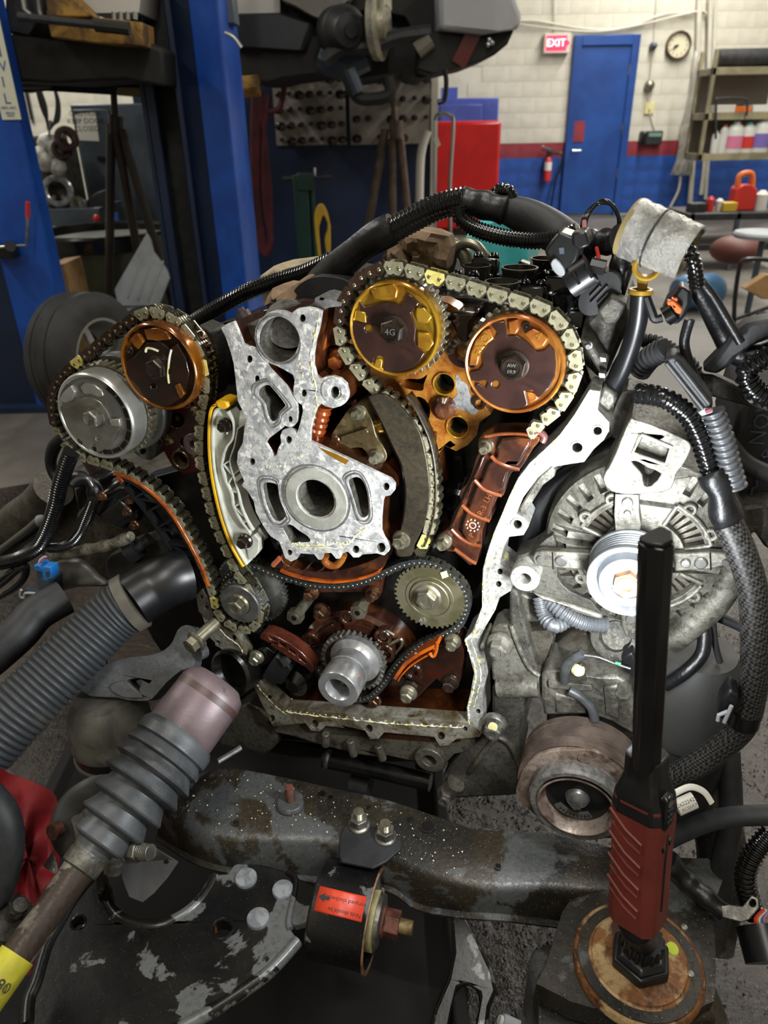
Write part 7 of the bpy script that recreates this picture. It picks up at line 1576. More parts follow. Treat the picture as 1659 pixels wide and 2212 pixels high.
hp('rubber_hose', 'black hose crossing the floor gap right of the alternator', [(1530,1325,-.06),(1580,1345,-.06),(1640,1375,-.06)], 11, m='black_dusty')
hp('rubber_hose', 'thin black hose above the rubber boot', [(1540,1340,-.03),(1545,1390,-.03),(1555,1430,-.03)], 7, m='black_dusty')
m_ = 'black_dusty'
hp('coolant_hose', 'thick black hose leaving the frame right of the red handle', [(1440,1815,.03),(1480,1795,.03),(1540,1772,.03),(1600,1763,.03),(1700,1760,.03)], 21, m='rubber_hose')
def CDt(L): return [CD(a, b, d) for a, b, d in L]
solo('frame_post', MB().tube(smooth(CDt([(1572,1620,.9),(1578,1760,.9),(1560,1880,.9),(1550,1990,.9)]), 6), .014, 14), MT['black_dusty'], 'dark curved frame post right of the red handle', 'frame')
solo('frame_post', MB().tube(smooth(CDt([(1480,1620,.93),(1520,1700,.93),(1560,1850,.93),(1530,2040,.93)]), 6), .03, 14), MT['frame_black'], 'broad black frame leg behind the red handle', 'frame')
lb = thing('tagged_wire', 'white tagged pigtail with tiny print beside the red handle', 'tag', CD(1490, 1740, .82))
part('tag_tube', MB().tube(CDt([(1462,1745,.8),(1500,1728,.8)]), .009, 14, flat=.7), MT['white_paper'], lb)
part('white_loop', MB().tube(smooth(CDt([(1455,1715,.8),(1490,1700,.8),(1520,1710,.8),(1538,1735,.8)]), 5), .0035, 10, flat=.4), MT['white_paper'], lb)
g = fr_axis(CD(1484, 1733, .785), -(CD(1484, 1733, .785)-CP), CD(1500,1728,.785)-CD(1462,1745,.785)); text('tag_print', '26222425', g, .0055, MT['ink'], lb); text('tag_print', 'AC DUCT', g.sub(0, -.0055), .004, MT['ink'], lb)
gc = thing('ground_strap', 'taped ground cable with a drilled steel lug at lower right', 'cable', CD(1540, 1960, .8))
part('cable', MB().tube(smooth(CDt([(1440,1860,.82),(1480,1900,.82),(1520,1935,.81),(1565,1970,.8)]), 6), lambda q: .0135-.004*q+.001*math.sin(20*q), 14), MT['black_tape'], gc)
lf = fr_axis(CD(1600, 1960, .79), -(CD(1600,1960,.79)-CP), (1, 0, 0))
part('lug', MB().poly(lf, [lf.at(a, b) for a, b in zF([(1400,1530),(1460,1520),(1520,1530),(1570,1470),(1605,1490),(1610,1540),(1560,1600),(1510,1615),(1410,1590)])], -.003, .003, [[lf.at(a, b) for a, b in zF(circ(1575, 1512, 18, 12, 22))]]), MT['bolt_grey'], gc, bev=.001)
loom_ = MB().ribbed(CDt([(1665,1800,.8),(1630,1840,.8),(1610,1890,.8),(1618,1940,.8),(1632,1980,.8)]), .0105, .005, .001, 14); solo('corrugated_hose', loom_, MT['black_gloss'], 'black corrugated cable at the lower right edge', 'cable', 'corrugated looms')
cn = thing('plug_connector', 'round black multi wire plug at the lower right edge', 'connector', CD(1650, 2040, .8), 'harness plugs')
part('body', MB().tube(CDt([(1640,2000,.8),(1662,2080,.78)]), .024, 18), MT['black_plastic'], cn)
for k, c_ in enumerate(('red_plastic', 'orange_tool', 'white_plastic', 'tank_blue', 'pink')): part('wire', MB().tube(smooth(CDt([(1640+k*4,2010,.785),(1630+k*5,1985,.785),(1650+k*3,1965,.785)]), 4), .0014, 6), MT[c_], cn)
# ---------------------------------------------------------------- work light wand
wl = thing('work_light', 'tall black LED wand work light with a red ribbed grip standing on the strut mount', 'work light', CD(1375, 2090, .755))
A, Bh, Ch, Dt = CD(1376, 1985, .70), CD(1394, 1700, .645), CD(1399, 1655, .63), CD(1421, 1168, .505)
axis = (Dt-Ch).normalized()
LD = Vector((-.42, .9, -.12)); LD = (LD - axis*LD.dot(axis)).normalized()
wf_ = fr_axis(Ch, axis, LD.cross(axis))        # x across, y = facing direction sign below
ysgn = 1 if (wf_.M.to_3x3() @ Vector((0, 1, 0))).dot(LD) > 0 else -1
Lb = (Dt-Ch).length
bar = [(-.0115, ysgn*.006), (-.0105, ysgn*.0085), (.0105, ysgn*.0085), (.0115, ysgn*.006), (.0115, -ysgn*.002), (.005, -ysgn*.010), (-.005, -ysgn*.010), (-.0115, -ysgn*.002)]
part('light_bar', MB().poly(wf_, bar, -.01, Lb), MT['black_gloss'], wl, bev=.0012)
part('bar_tip', MB().poly(wf_, [(a*.94, b*.9) for a, b in bar], Lb, Lb+.004), MT['black_plastic'], wl, bev=.001)
part('led_strip', MB().box(wf_, 0, ysgn*.0089, Lb*.52, .016, .0012, Lb*.9), MT['wand_led'], wl)
lp_ = wf_(0, ysgn*.0115, Lb*.52)
wla = area('wand_light', lp_, lp_ + LD, .018, Lb*.9, WAND, (.93, .97, 1.0), 170)
wla.matrix_world = Matrix((wf_.M.to_3x3() @ Vector((1, 0, 0)), axis, -LD)).transposed().to_4x4(); wla.matrix_world.translation = lp_
ha = (Bh-A).normalized(); tc_ = (CP-A); tc_ = (tc_-ha*tc_.dot(ha)).normalized(); rt_ = ha.cross(tc_); nfc = tc_*math.cos(R(24)) - rt_*math.sin(R(24)); hf = fr_axis(A, ha, ha.cross(nfc)); HL = (Bh-A).length
def rsq(w, d, c=.35): return [(-w, -d*(1-c)), (-w*(1-c), -d), (w*(1-c), -d), (w, -d*(1-c)), (w, d*(1-c)), (w*(1-c), d), (-w*(1-c), d), (-w, d*(1-c))]
def loft(mb, fr, secs):
    rings = [[fr(a, b, z) for a, b in L] for L, z in secs]; n = len(rings[0])
    vs = [v for r_ in rings for v in r_]; fs = [(i*n+k, i*n+(k+1) % n, (i+1)*n+(k+1) % n, (i+1)*n+k) for i in range(len(rings)-1) for k in range(n)]
    fs += [tuple(reversed(range(n))), tuple(range((len(rings)-1)*n, len(rings)*n))]; return mb.add(vs, fs)
gp = part('grip', loft(MB(), hf, [(rsq(.021, .018), 0), (rsq(.0235, .0205), .006), (rsq(.0235, .0205), HL*.55), (rsq(.0245, .021), HL*.8), (rsq(.023, .02), HL*.97)]), MT['tool_red'], wl, bev=.003)
part('collar', loft(MB(), hf, [(rsq(.0245, .0215), HL*.86), (rsq(.0225, .0195), HL*.98), (rsq(.0165, .0145), HL*1.10), (rsq(.016, .014), HL*1.24)]), MT['black_plastic'], wl, bev=.002)
sgn_c = -1  # side facing the viewer
for k in range(4):
    z = HL*(.20+.165*k)
    part('grip_rib', MB().tube([hf(-.022, sgn_c*.0195, z+.026), hf(-.006, sgn_c*.0212, z+.012), hf(.009, sgn_c*.0212, z+.004)], .0017, 8).tube([hf(.009, sgn_c*.0212, z+.004), hf(.009, sgn_c*.0212, z-.006), hf(-.004, sgn_c*.0208, z-.001), hf(-.02, sgn_c*.019, z+.012)], .0013, 8), MT['tool_red'], gp)
part('grip_seam', MB().tube([hf(.0237, sgn_c*.004, HL*.2), hf(.0243, sgn_c*.004, HL*.78)], .0009, 6), MT['black_plastic'], gp)
part('switch', MB().box(hf, .0225, sgn_c*.008, HL*.95, .008, .012, .034), MT['black_gloss'], wl, bev=.002)
for k in range(4): part('switch_rib', MB().box(hf, .027, sgn_c*.008, HL*.95-.009+.006*k, .002, .010, .002), MT['black_plastic'], wl)
for k in (-1, 1): part('port', MB().box(hf, .0240, k*.006-.004, HL*.70, .003, .005, .005), MT['black_oil'], wl)
part('neck', MB().lathe(hf, [(.0175, .004), (.0175, -.008), (.014, -.010), (.014, -.016)], 28), MT['black_plastic'], wl)
# ---------------------------------------------------------------- strut mount
MZc = CD(1380, 2072, .755); mz = MZc.z; hm = horiz(mz)
bz = fr_axis((MZc.x, MZc.y, mz), (0, 0, 1))
q = .755/FPX
nf = Fr(Matrix.Translation((MZc.x, MZc.y, mz)))
part('base_nut', MB().prism(nf, 6, 66*q, .002, .014, 0, -.002, .2, 64*q).prism(nf, 6, 58*q, .014, .02, 0, -.002, .2, 46*q), MT['black_plastic'], wl, bev=.002)
part('base_knurl', MB().poly(nf, gear_pts(0, 0, 43*q, 16, .002), .018, .036), MT['black_plastic'], wl, bev=.001)
part('base_post', MB().tube([nf(0, 0, .03), A + ha*-.012], .014, 20), MT['black_plastic'], wl)
sm_ = thing('strut_mount', 'black stamped strut mount with a rusty round plate at the lower right', 'strut mount', (MZc.x, MZc.y, mz-.1))
part('rust_disc', MB().lathe(nf, [(137*q, -.012), (137*q, -.004), (133*q, -.001), (128*q, -.003), (112*q, -.004), (108*q, -.002), (100*q, .0), (98*q, .002), (.0001, .002)], 64), MT['rust'], sm_)
part('dark_ring', MB().ring(nf, 101*q, 127*q, -.004, -.0012, 64), MT['frame_black'], sm_)
part('paint_spot', MB().lathe(Fr(Matrix.Translation(hm.w(1452, 2052)+Vector((0, 0, .002)))), [(13*q, 0), (12*q, .0012), (.0001, .0014)], 18, sy=1.2), MT['lime'], sm_)
for a, b in ((1478, 2003), (1492, 2104)): part('weld_bump', MB().lathe(Fr(Matrix.Translation(hm.w(a, b)+Vector((0, 0, -.002)))), [(9*q, 0), (7*q, .003), (.0001, .004)], 14), MT['bolt_grey'], sm_)
ho = zF([(540,1560),(620,1480),(760,1450),(900,1440),(1240,1450),(1350,1560),(1370,1650),(1372,2000),(1330,2060),(1180,2110),(700,2080),(520,2010),(420,1960),(400,1940),(455,1840)])
hl = horiz(mz-.012)
part('housing_top', MB().poly(hl, [hl.at(a, b) for a, b in sm2(ho, 2)], -.03, 0), MT['frame_black'], sm_, bev=.006)
fw = horiz(mz-.045)
part('front_lip', MB().poly(fw, [fw.at(a, b) for a, b in zF([(405,1945),(520,2010),(700,2085),(950,2125),(1180,2110),(1340,2060),(1372,2010),(1380,2300),(1300,2350),(600,2350),(400,2300)])], -.05, 0), MT['frame_black'], sm_, bev=.01)
part('recess_bar', MB().tube([fw.w(*one(zF, 470, 2010))+Vector((0, 0, .008)), fw.w(*one(zF, 700, 2110))+Vector((0, 0, .008)), fw.w(*one(zF, 1000, 2160))+Vector((0, 0, .008)), fw.w(*one(zF, 1330, 2120))+Vector((0, 0, .008))], .012, 12), MT['frame_black'], sm_)
for a, b, r_ in ((1290, 1500, .02),): pass
part('leg', MB().poly(FLOOR, [(MZc.x-.1, MZc.y-.05), (MZc.x+.1, MZc.y-.05), (MZc.x+.1, MZc.y+.06), (MZc.x-.1, MZc.y+.06)], .0, mz-.06), MT['frame_black'], sm_, bev=.02)
# ================================================================== LOWER FOREGROUND
# ---------------------------------------------------------------- front subframe beam
sf = thing('subframe', 'long black speckled front subframe beam crossing below the engine', 'subframe', horiz(.28).w(800, 1850))
stn = [((385,1690),(350,1745),(340,1800)), ((480,1655),(440,1806),(440,1858)), ((600,1672),(577,1818),(577,1882)), ((715,1698),(715,1824),(700,1893)), ((834,1724),(838,1857),(834,1910)), ((944,1760),(898,1884),(898,1948)), ((1031,1788),(990,1914),(990,1966)), ((1120,1792),(1081,1926),(1081,1972)), ((1200,1800),(1190,1925),(1190,1985)), ((1330,1830),(1300,1935),(1290,2000)), ((1470,1850),(1420,1950),(1410,2010)), ((1580,1850),(1540,1960),(1520,2010))]
rows = []
hS, hC = horiz(.285), horiz(.278)
def line_(k):
    out = []
    for s_ in stn: out.append(s_[k])
    return out
far = smooth([hS.w(*s_[0]) for s_ in stn], 5); cre = smooth([hC.w(*s_[1]) for s_ in stn], 5)
bot = smooth([wallY(hC.w(*s_[1]).y - .004).w(*s_[2]) for s_ in stn], 5)
n_ = len(far)
for i in range(n_):
    F_, C_, B_ = far[i], cre[i], bot[i]; mid = (F_+C_)/2 + Vector((0, 0, .006)); up = Vector((0, 0, 1))
    rows.append([F_ - up*.05, F_ - up*.006, F_ + (C_-F_)*.05 + up*.002, mid + (F_-mid)*.4 + up*.001, mid, C_ + (F_-C_)*.12 + up*.004, C_ + (F_-C_)*.03 + up*.001, C_ - up*.004, (C_+B_)/2 + Vector((0, -.002, 0)), B_ + Vector((0, -.001, 0)), B_ + Vector((0, -.009, -.001)), B_ + Vector((0, -.009, -.004)), B_ + Vector((0, .03, -.004))])
mb = MB(); mb.sheet(rows)
c_ = len(rows[0]); b_ = len(mb.v)
mb.f += [tuple(range(c_)), tuple(reversed(range((n_-1)*c_, n_*c_)))]
part('beam', mb, MT['frame_black'], sf, ang=50)
def on_beam(px, py, dz=.0):
    p = hS.w(px, py); best = min(range(n_), key=lambda i: abs(((far[i]+cre[i])/2 - p).dot((far[min(i+1,n_-1)]-far[max(i-1,0)]).normalized())))
    F_, C_ = far[best], cre[best]; h = hC.w(px, py); L = (C_-F_); t_ = max(0, min(1, (p-F_).dot(L)/L.dot(L))); z = .2845 + .0055*math.sin(PI*min(1, t_)) - .002*t_
    q = horiz(z+dz).w(px, py); return q
for px, py, r in ((695,1715,9), (714,1722,6), (797,1743,5), (887,1769,6), (923,1785,14), (509,1777,6), (1076,1871,6), (985,1930,7), (1092,1937,8)):
    if py > 1900: continue
    c = on_beam(px, py, .0012); q = r/FPX*.98
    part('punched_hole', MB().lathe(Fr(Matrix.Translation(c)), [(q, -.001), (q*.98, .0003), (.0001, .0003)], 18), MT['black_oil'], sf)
    part('hole_rim', MB().ring(Fr(Matrix.Translation(c)), q*.96, q*1.16, -.001, .0008, 18), MT['frame_black'], sf)
def hexnut(par, c, up, q, nm='nut', m='bolt_grey', stud=.02, washer=True, sm='bolt_grey', rust=None):
    f = fr_axis(c, up, (1, .2, 0)); b = MB()
    if washer: b.lathe(f, [(q*1.15, 0), (q*1.12, .002), (q*.9, .004)], 24)
    b.prism(f, 6, q*.95, .003, .003+q*.9, 0, 0, .3, q*.93)
    o = part(nm, b, MT[m], par, bev=.0008)
    if stud: part('thread', MB().ribbed([f(0, 0, .002), f(0, 0, stud*.5+.006), f(0, 0, .006+stud)], q*.5, .0017, .0003, 14), MT[rust or sm], par)
    return o
UP = Vector((0, 0, 1))
c = on_beam(628, 1735); q = 1/FPX*.98
part('pad', MB().lathe(Fr(Matrix.Translation(c)), [(32*q, 0), (30*q, .004), (27*q, .0055), (10*q, .0055)], 28), MT['frame_black'], sf)
part('thread', MB().ribbed([c + UP*.005, c + UP*.015, c + UP*.03], 9.5*q, .0022, .0004, 14), MT['rust_bolt'], sf)
random.seed(21); m = MB()
for _ in range(330):
    a, b = random.uniform(400, 1000), random.uniform(1670, 1900); lo_ = 1655 + max(0, (a-440))*.22; hi_ = 1800 + max(0, a-700)*.33
    if not (lo_ < b < hi_): continue
    r = random.uniform(.0004, .0013); p = on_beam(a, b, -.0003); f = Fr(Matrix.Translation(p)); m.lathe(f, [(r, 0), (r*.6, r*.8), (.00001, r)], 5)
part('debris_speck', m, MT['rtv'], sf, kind='stuff')
# bushing bracket with can
bg = thing('bushing_bracket', 'black round bushing can with a red sticker bolted to the subframe by two nuts', 'bracket', CD(760, 2090, .93))
bp = horiz(.292)
part('plate', MB().poly(bp, [bp.at(a, b) for a, b in zI([(640,450),(660,405),(700,395),(880,415),(935,475),(930,510),(860,570),(800,600),(650,570),(638,540)])], -.004, 0), MT['black_dusty'], bg, bev=.0015)
CA, CB = CD(690, 1957, .93), CD(806, 1985, .915); cf = fr_axis(CA, CB-CA, (0, 0, 1)); CL = (CB-CA).length; cr_ = 104/FPX*.9
nk = fr_axis(CD(740, 1870, .925), CP-CD(740, 1870, .925), (1, 0, 0))
part('neck', MB().poly(nk, [nk.at(a, b) for a, b in zI([(636,500),(700,520),(925,500),(905,545),(800,600),(835,640),(850,760),(600,720),(590,640),(605,590),(640,575)])], -.03, .0), MT['black_dusty'], bg, bev=.004)
part('can', MB().lathe(cf, [(cr_*.96, 0), (cr_, .003), (cr_, CL-.004), (cr_*1.03, CL), (cr_*1.03, CL+.002), (cr_*.92, CL+.002), (cr_*.9, CL-.01), (.0001, CL-.014)], 64), MT['arm_black'], bg)
part('rim_edge', MB().ring(cf, cr_*.96, cr_*1.045, CL+.001, CL+.003, 64), mat('rim_tan', '8a6a4c', '4c3c30', 60, rough=.5), bg)
part('cream_disc', MB().lathe(cf, [(cr_*.62, CL-.01), (cr_*.62, CL+.006), (.0001, CL+.006)], 40), mat('cream_disc', 'a8a070', '8a8258', 30, rough=.6), bg)
part('washer', MB().lathe(cf, [(cr_*.52, CL+.006), (cr_*.52, CL+.011), (cr_*.46, CL+.012), (.0001, CL+.012)], 40), MT['bolt_grey'], bg)
f = Fr(cf.M @ Matrix.Translation((0, 0, CL+.012)))
part('rusty_nut', MB().lathe(f, [(cr_*.34, 0), (cr_*.32, .003), (cr_*.26, .005)], 24).prism(f, 6, cr_*.29, .004, .022, 0, 0, .2), MT['rust_bolt'], bg, bev=.001)
part('thread', MB().ribbed([f(0, 0, .02), f(0, 0, .028), f(0, 0, .038)], cr_*.15, .002, .0004, 14), mat('thread_tan', '9a8a60', '6c5c3c', 50, metal=.4, rough=.5), bg)
for a, b in ((776, 1782), (833, 1808)): hexnut(bg, horiz(.292).w(a, b), UP, 21*q, m='bolt_grey', stud=.02, rust='steel_pale')
# sticker on the can : patch of cylinder facing the viewer
def ang_of(px, py):
    # angle on the can for a pixel: intersect ray with cylinder
    o = cf.I @ CP; d = cf.I.to_3x3() @ ray(px, py); A_ = d.x**2+d.y**2; B_ = 2*(o.x*d.x+o.y*d.y); C_ = o.x**2+o.y**2-cr_**2
    disc = B_*B_-4*A_*C_; t_ = (-B_-math.sqrt(max(disc, 0)))/(2*A_); h = o+d*t_; return math.atan2(h.y, h.x), h.z
a1_, z0_ = ang_of(*one(zI, 545, 690)); a2_, z1_ = ang_of(*one(zI, 750, 855)); a3_, z3_ = ang_of(*one(zI, 765, 730)); a4_, z4_ = ang_of(*one(zI, 522, 805))
def un(a): return a + 2*PI if a < 0 else a
A1, A2 = un(a1_), un(a2_)
z_lo, z_hi = (z0_+z4_)/2, (z1_+z3_)/2
aa, ab = (un(a1_)+un(a3_))/2, (un(a2_)+un(a4_))/2
m = MB(); rws = []
for i in range(17):
    a = aa + (ab-aa)*i/16; rws.append([cf(rr*math.cos(a), rr*math.sin(a), z) for z, rr in ((z_lo, cr_+.0004), (z_hi, cr_+.0004))])
m.sheet(rws); st = part('sticker', m, MT['sticker_red'], bg, solid=.0003, label='red warning sticker with upside-down print')
def on_can(u, v, flip=True):
    a = aa + (ab-aa)*v; z = z_lo + (z_hi-z_lo)*u; pos = cf((cr_+.0007)*math.cos(a), (cr_+.0007)*math.sin(a), z)
    nrm = (cf.M.to_3x3() @ Vector((math.cos(a), math.sin(a), 0))).normalized(); xd = (CB-CA).normalized()*(-1 if flip else 1)
    return fr_axis(pos, nrm, xd)
for s_, v, u in (('Nuts should be', .80, .62), ('torqued clockwise', .36, .60)):
    text('sticker_print', s_, on_can(u, v), .0066, MT['ink'], st, ext=.0001)
fa = on_can(.16, .42); part('sticker_arrow', MB().poly(fa, [(.008, 0), (.0, .005), (.0, .002), (-.006, .002), (-.006, -.002), (.0, -.002), (.0, -.005)], 0, .0003), MT['ink'], st)
# ---------------------------------------------------------------- lower control arm
ca_ = thing('control_arm', 'black wet stamped lower control arm with three silver rivets at the bottom left', 'control arm', horiz(.17).w(300, 2150))
ha_ = horiz(.238)
inner_u = zH([(560,760),(590,830),(600,880),(640,950),(700,1000),(800,1022),(900,1020),(1000,980),(1090,915),(1160,830),(1200,750)])
outer_ = inner_u + zH([(1270,745),(1310,695),(1360,676),(1450,688),(1560,720),(1640,745)]) + zI([(440,650),(430,700),(402,850),(410,890),(440,930)]) + zI([(300,1080),(100,1220),(0,1280)]) + [(360,2228),(250,2290),(60,2300)] + zH([(150,1586),(160,1450),(200,1350),(260,1150),(330,1020),(400,900),(470,810),(520,760)])
def hpx(f, L): return [f.at(a, b) for a, b in L]
part('arm_plate', MB().poly(ha_, hpx(ha_, outer_), -.02, 0, [hpx(ha_, circ(480, 2004, 20, 20, 17)), hpx(ha_, circ(169, 1992, 14, 18, 15))]), MT['arm_black'], ca_, bev=.003)
def rim(L, r, dz=0, m='arm_black', nm='flange_rim'):
    part(nm, MB().tube(smooth([ha_.w(a, b)+Vector((0, 0, dz)) for a, b in L], 6), r, 12), MT[m], ca_)
rim(inner_u, .0075, -.004); rim(zH([(150,1586),(160,1450),(200,1350),(260,1150),(330,1020),(400,900),(470,810),(520,760)]), .009, -.004)
rim(zI([(440,930),(300,1080),(100,1220),(0,1280)]) + [(360,2228)], .008, -.006)
rim(zI([(395,620),(430,650),(428,720),(402,850),(410,890)]), .004, .001, nm='plate_edge')
lk = horiz(.240)
part('link_plate', MB().poly(lk, hpx(lk, zI([(400,625),(470,650),(540,680),(560,760),(540,830),(430,865),(400,850)])), -.014, -.002), MT['arm_black'], ca_, bev=.003)
part('front_upstand', MB().poly(ha_, hpx(ha_, zH([(540,760),(590,740),(600,860),(580,900),(545,900)])), -.01, .016), MT['arm_black'], ca_, bev=.004)
q = 1/FPX*.94
for a, b, r in ((532, 1895, 24), (611, 1920, 23), (558, 1982, 24)):
    c = ha_.w(a, b+4); part('rivet', MB().lathe(Fr(Matrix.Translation(c)), [(r*q, -.001), (r*q, .003), (r*q*.93, .0045), (.0001, .005)], 32), mat('rivet_zinc', 'a4a8aa', '80848a', 60, metal=.5, rough=.5, bump=.2, bsc=300), ca_)
for a, b, r in ((480, 2004, 20), (169, 1992, 14)):
    c = ha_.w(a, b); part('hole_lip', MB().ring(Fr(Matrix.Translation(c)), r*q, r*q*1.25, -.008, .0015, 28, ch=.001), MT['arm_black'], ca_)
part('hole_liner', MB().lathe(Fr(Matrix.Translation(ha_.w(480, 2004))), [(20*q, -.0005), (20*q, -.019)], 24, caps=False), MT['rust'], ca_)
# ---------------------------------------------------------------- CV axle
def prof_axis(pts, depth):
    """pts (px,py,r px) ; depth(px,py)->d"""
    W_ = [CD(a, b, depth(i)) for i, (a, b, r) in enumerate(pts)]; rr = [r/FPX*depth(i) for i, (a, b, r) in enumerate(pts)]
    return W_, rr
ax_ = thing('drive_axle', 'grey drive axle with ribbed rubber boot and mauve joint housing at lower left', 'axle', CD(200, 1850, .8))
def dax(px, py):  # depth along the axle from its pixel
    t_ = (py - 1480)/(2150-1480); return .93 - .20*t_
def axis_tube(nm, pts, m, seg=40, mod=None, cap=True):
    W_ = [CD(a, b, dax(a, b)) for a, b, r in pts]; rr = [r/FPX*dax(a, b) for a, b, r in pts]
    d = (W_[-1]-W_[0]).normalized(); f = fr_axis(W_[0], d, (0, 0, 1)); L = [(r, (w-W_[0]).dot(d)) for r, w in zip(rr, W_)]
    prof = ([(.0001, L[0][1])] if cap else []) + L + ([(.0001, L[-1][1])] if cap else [])
    b = MB().lathe(f, prof, seg, mod=mod); return part(nm, b, m, ax_), f
def ln(t_): return (470 + (205-470)*t_, 1478 + (1828-1478)*t_)
def ln(t_): return (466 + (190-466)*t_, 1484 + (1851-1484)*t_)
JA = 2.6
jl = [(*ln(t_), r) for t_, r in ((-.03, 54), (.0, 70), (.04, 76), (.30, 80), (.31, 78))]
axis_tube('joint_housing', jl, MT['joint_mauve'], 72, mod=lambda a: 1.03 - .10*abs(math.sin(1.5*(a-JA))))
axis_tube('end_band', [(*ln(.05), 76.6), (*ln(.085), 77)], mat('band_brown', '3c2a26', '4a3834', 20, rough=.4), 72, mod=lambda a: 1.035 - .10*abs(math.sin(1.5*(a-JA))), cap=False)
seq = [(.28, 80), (.30, 86), (.36, 87), (.37, 80), (.385, 84), (.41, 91), (.425, 90), (.435, 80), (.45, 82), (.49, 95), (.50, 94), (.515, 76), (.53, 78), (.58, 94), (.59, 92), (.605, 70), (.625, 72), (.69, 87), (.70, 85), (.715, 64), (.735, 66), (.80, 79), (.81, 77), (.825, 56), (.845, 57), (.91, 63), (.92, 61), (.935, 43), (1.0, 41)]
bt = [(*ln(t_), r) for t_, r in seq]
axis_tube('rubber_boot', bt, MT['rubber_grey'], 64, cap=False)
axis_tube('boot_clamp', [(*ln(.305), 87.5), (*ln(.35), 88)], MT['rubber_grey'], 56, cap=False)
axis_tube('boot_neck', [(*ln(.95), 43), (*ln(.99), 42), (*ln(1.0), 44), (*ln(1.07), 43), (*ln(1.08), 38)], MT['cast_light'], 40, cap=False)
mat('shaft_paint', '8a8478', '6e685e', 12, rough=.5, metal=.2, c3='3a2e26', sc3=9, lo3=.5, hi3=.53, bump=.08, bsc=100)
sh = [(*ln(1.02), 38), (165, 1885, 36), (115, 1955, 34), (60, 2032, 35), (-50, 2185, 37)]
axis_tube('shaft', sh, MT['shaft_paint'], 36)
A3, B3 = CD(*ln(1.02), dax(*ln(1.02))), CD(-50, 2185, dax(-50, 2185)); C3 = A3 + (B3-A3)*.655; D3 = A3 + (B3-A3)*1.02
lab = part('yellow_label', MB().tube([C3, D3], .0188, 36), MT['sticker_yellow'], ax_)
for s_, (px, py) in (('0801', (22, 2138)), ('1943', (6, 2176)), ('S2', (2, 2206))):
    p0_ = CD(px, py, dax(px, py)); W0, W1 = A3, B3; dd = (W1-W0).normalized(); foot = W0 + dd*(p0_-W0).dot(dd); nrm = (CP-foot); nrm -= dd*nrm.dot(dd); nrm.normalize()
    side = dd.cross(nrm); pos = foot + nrm*.0190 ; tf = fr_axis(pos, nrm, -side if side.x < 0 else side); text('label_digits', s_, Fr(tf.M @ Matrix.Rotation(PI, 4, 'Z')), .014, MT['ink'], lab)
# knuckle bracket around boot
kb = thing('arm_bushing_mount', 'dusty strap bracket with round bushing and bolt beside the axle boot', 'bracket', CD(300, 1860, .9))
bf = fr_axis(CD(150, 1800, .93), CD(120, 1815, .90)-CD(240, 1770, .95), (0, 0, 1))
part('bushing', MB().lathe(bf, [(.034, -.045), (.036, -.04), (.036, -.012), (.032, -.01), (.032, .0), (.029, .004), (.0001, .004)], 40), mat('bushing_dust', '4c4a44', '3a3834', 20, rough=.6), kb)
part('strap', MB().tube(smooth(CDt([(175,1850,.92),(140,1805,.91),(150,1745,.92),(200,1705,.93),(260,1700,.95)]), 8), .016, 12, flat=.25), mat('strap_m', '3c3b37', '2c2b28', 20, rough=.5), kb)
part('bolt_tip', MB().tube(CDt([(128,1790,.9),(112,1798,.89)]), .010, 12), MT['rust_bolt'], kb)
nf_ = fr_axis(CD(285, 1838, .84), CD(330, 1842, .83)-CD(280, 1838, .845), (0, 0, 1))
part('nut', MB().lathe(nf_, [(.0135, -.006), (.0145, -.002), (.012, 0)], 24).prism(nf_, 6, .0125, -.002, .012, 0, 0, .2), MT['bolt_grey'], kb, bev=.001)
part('thread', MB().ribbed([nf_(0, 0, .01), nf_(0, 0, .02), nf_(0, 0, .030)], .0085, .0025, .0006, 16), MT['bolt_grey'], kb)
fp = fr_axis(CD(330, 1880, .9), CP-CD(330, 1880, .9), (1, 0, 0))
part('bent_plate', MB().poly(fp, hpx(fp, zH([(660,690),(700,670),(860,590),(1003,678),(940,770),(865,855),(800,908),(720,875),(690,800)])), -.004, 0, [hpx(fp, zH(circ(930, 678, 14, 12, 11)))]), mat('plate_grey', '34332f', '28272a', 20, rough=.5, metal=.2), kb, bev=.001)
part('small_bolt', MB().tube(CDt([(248,1860,.88),(243,1885,.88)]), .010, 12), MT['cast_light'], kb)
part('lower_flap', MB().poly(fp, hpx(fp, zH([(240,700),(300,610),(330,740),(300,745)])), -.004, 0), MT['frame_black'], kb)
# red rag
rf = fr_axis(CD(60, 1780, 1.05), CP-CD(60, 1780, 1.05), (1, 0, 0))
L = hpx(rf, [(-40,1660),(25,1672),(70,1688),(120,1720),(128,1790),(125,1880),(90,1930),(110,2000),(70,2100),(0,2060),(-40,1900)])
rows = []; cx = sum(a for a, _ in L)/len(L); cy = sum(b for _, b in L)/len(L); L2 = sm2(L, 4)
for k in range(9):
    t_ = k/8; row = [rf(cx+(a-cx)*(1-t_), cy+(b-cy)*(1-t_), .02*noise.noise(Vector((a*22+t_*2, b*22, 1)))+.012*math.sin(a*60+t_*5)) for a, b in L2]; row.append(row[0]); rows.append(row)
solo('red_rag', MB().sheet(rows), MT['red_rag'], 'dark red rag bunched at the left edge behind the axle', 'rag', ang=60)
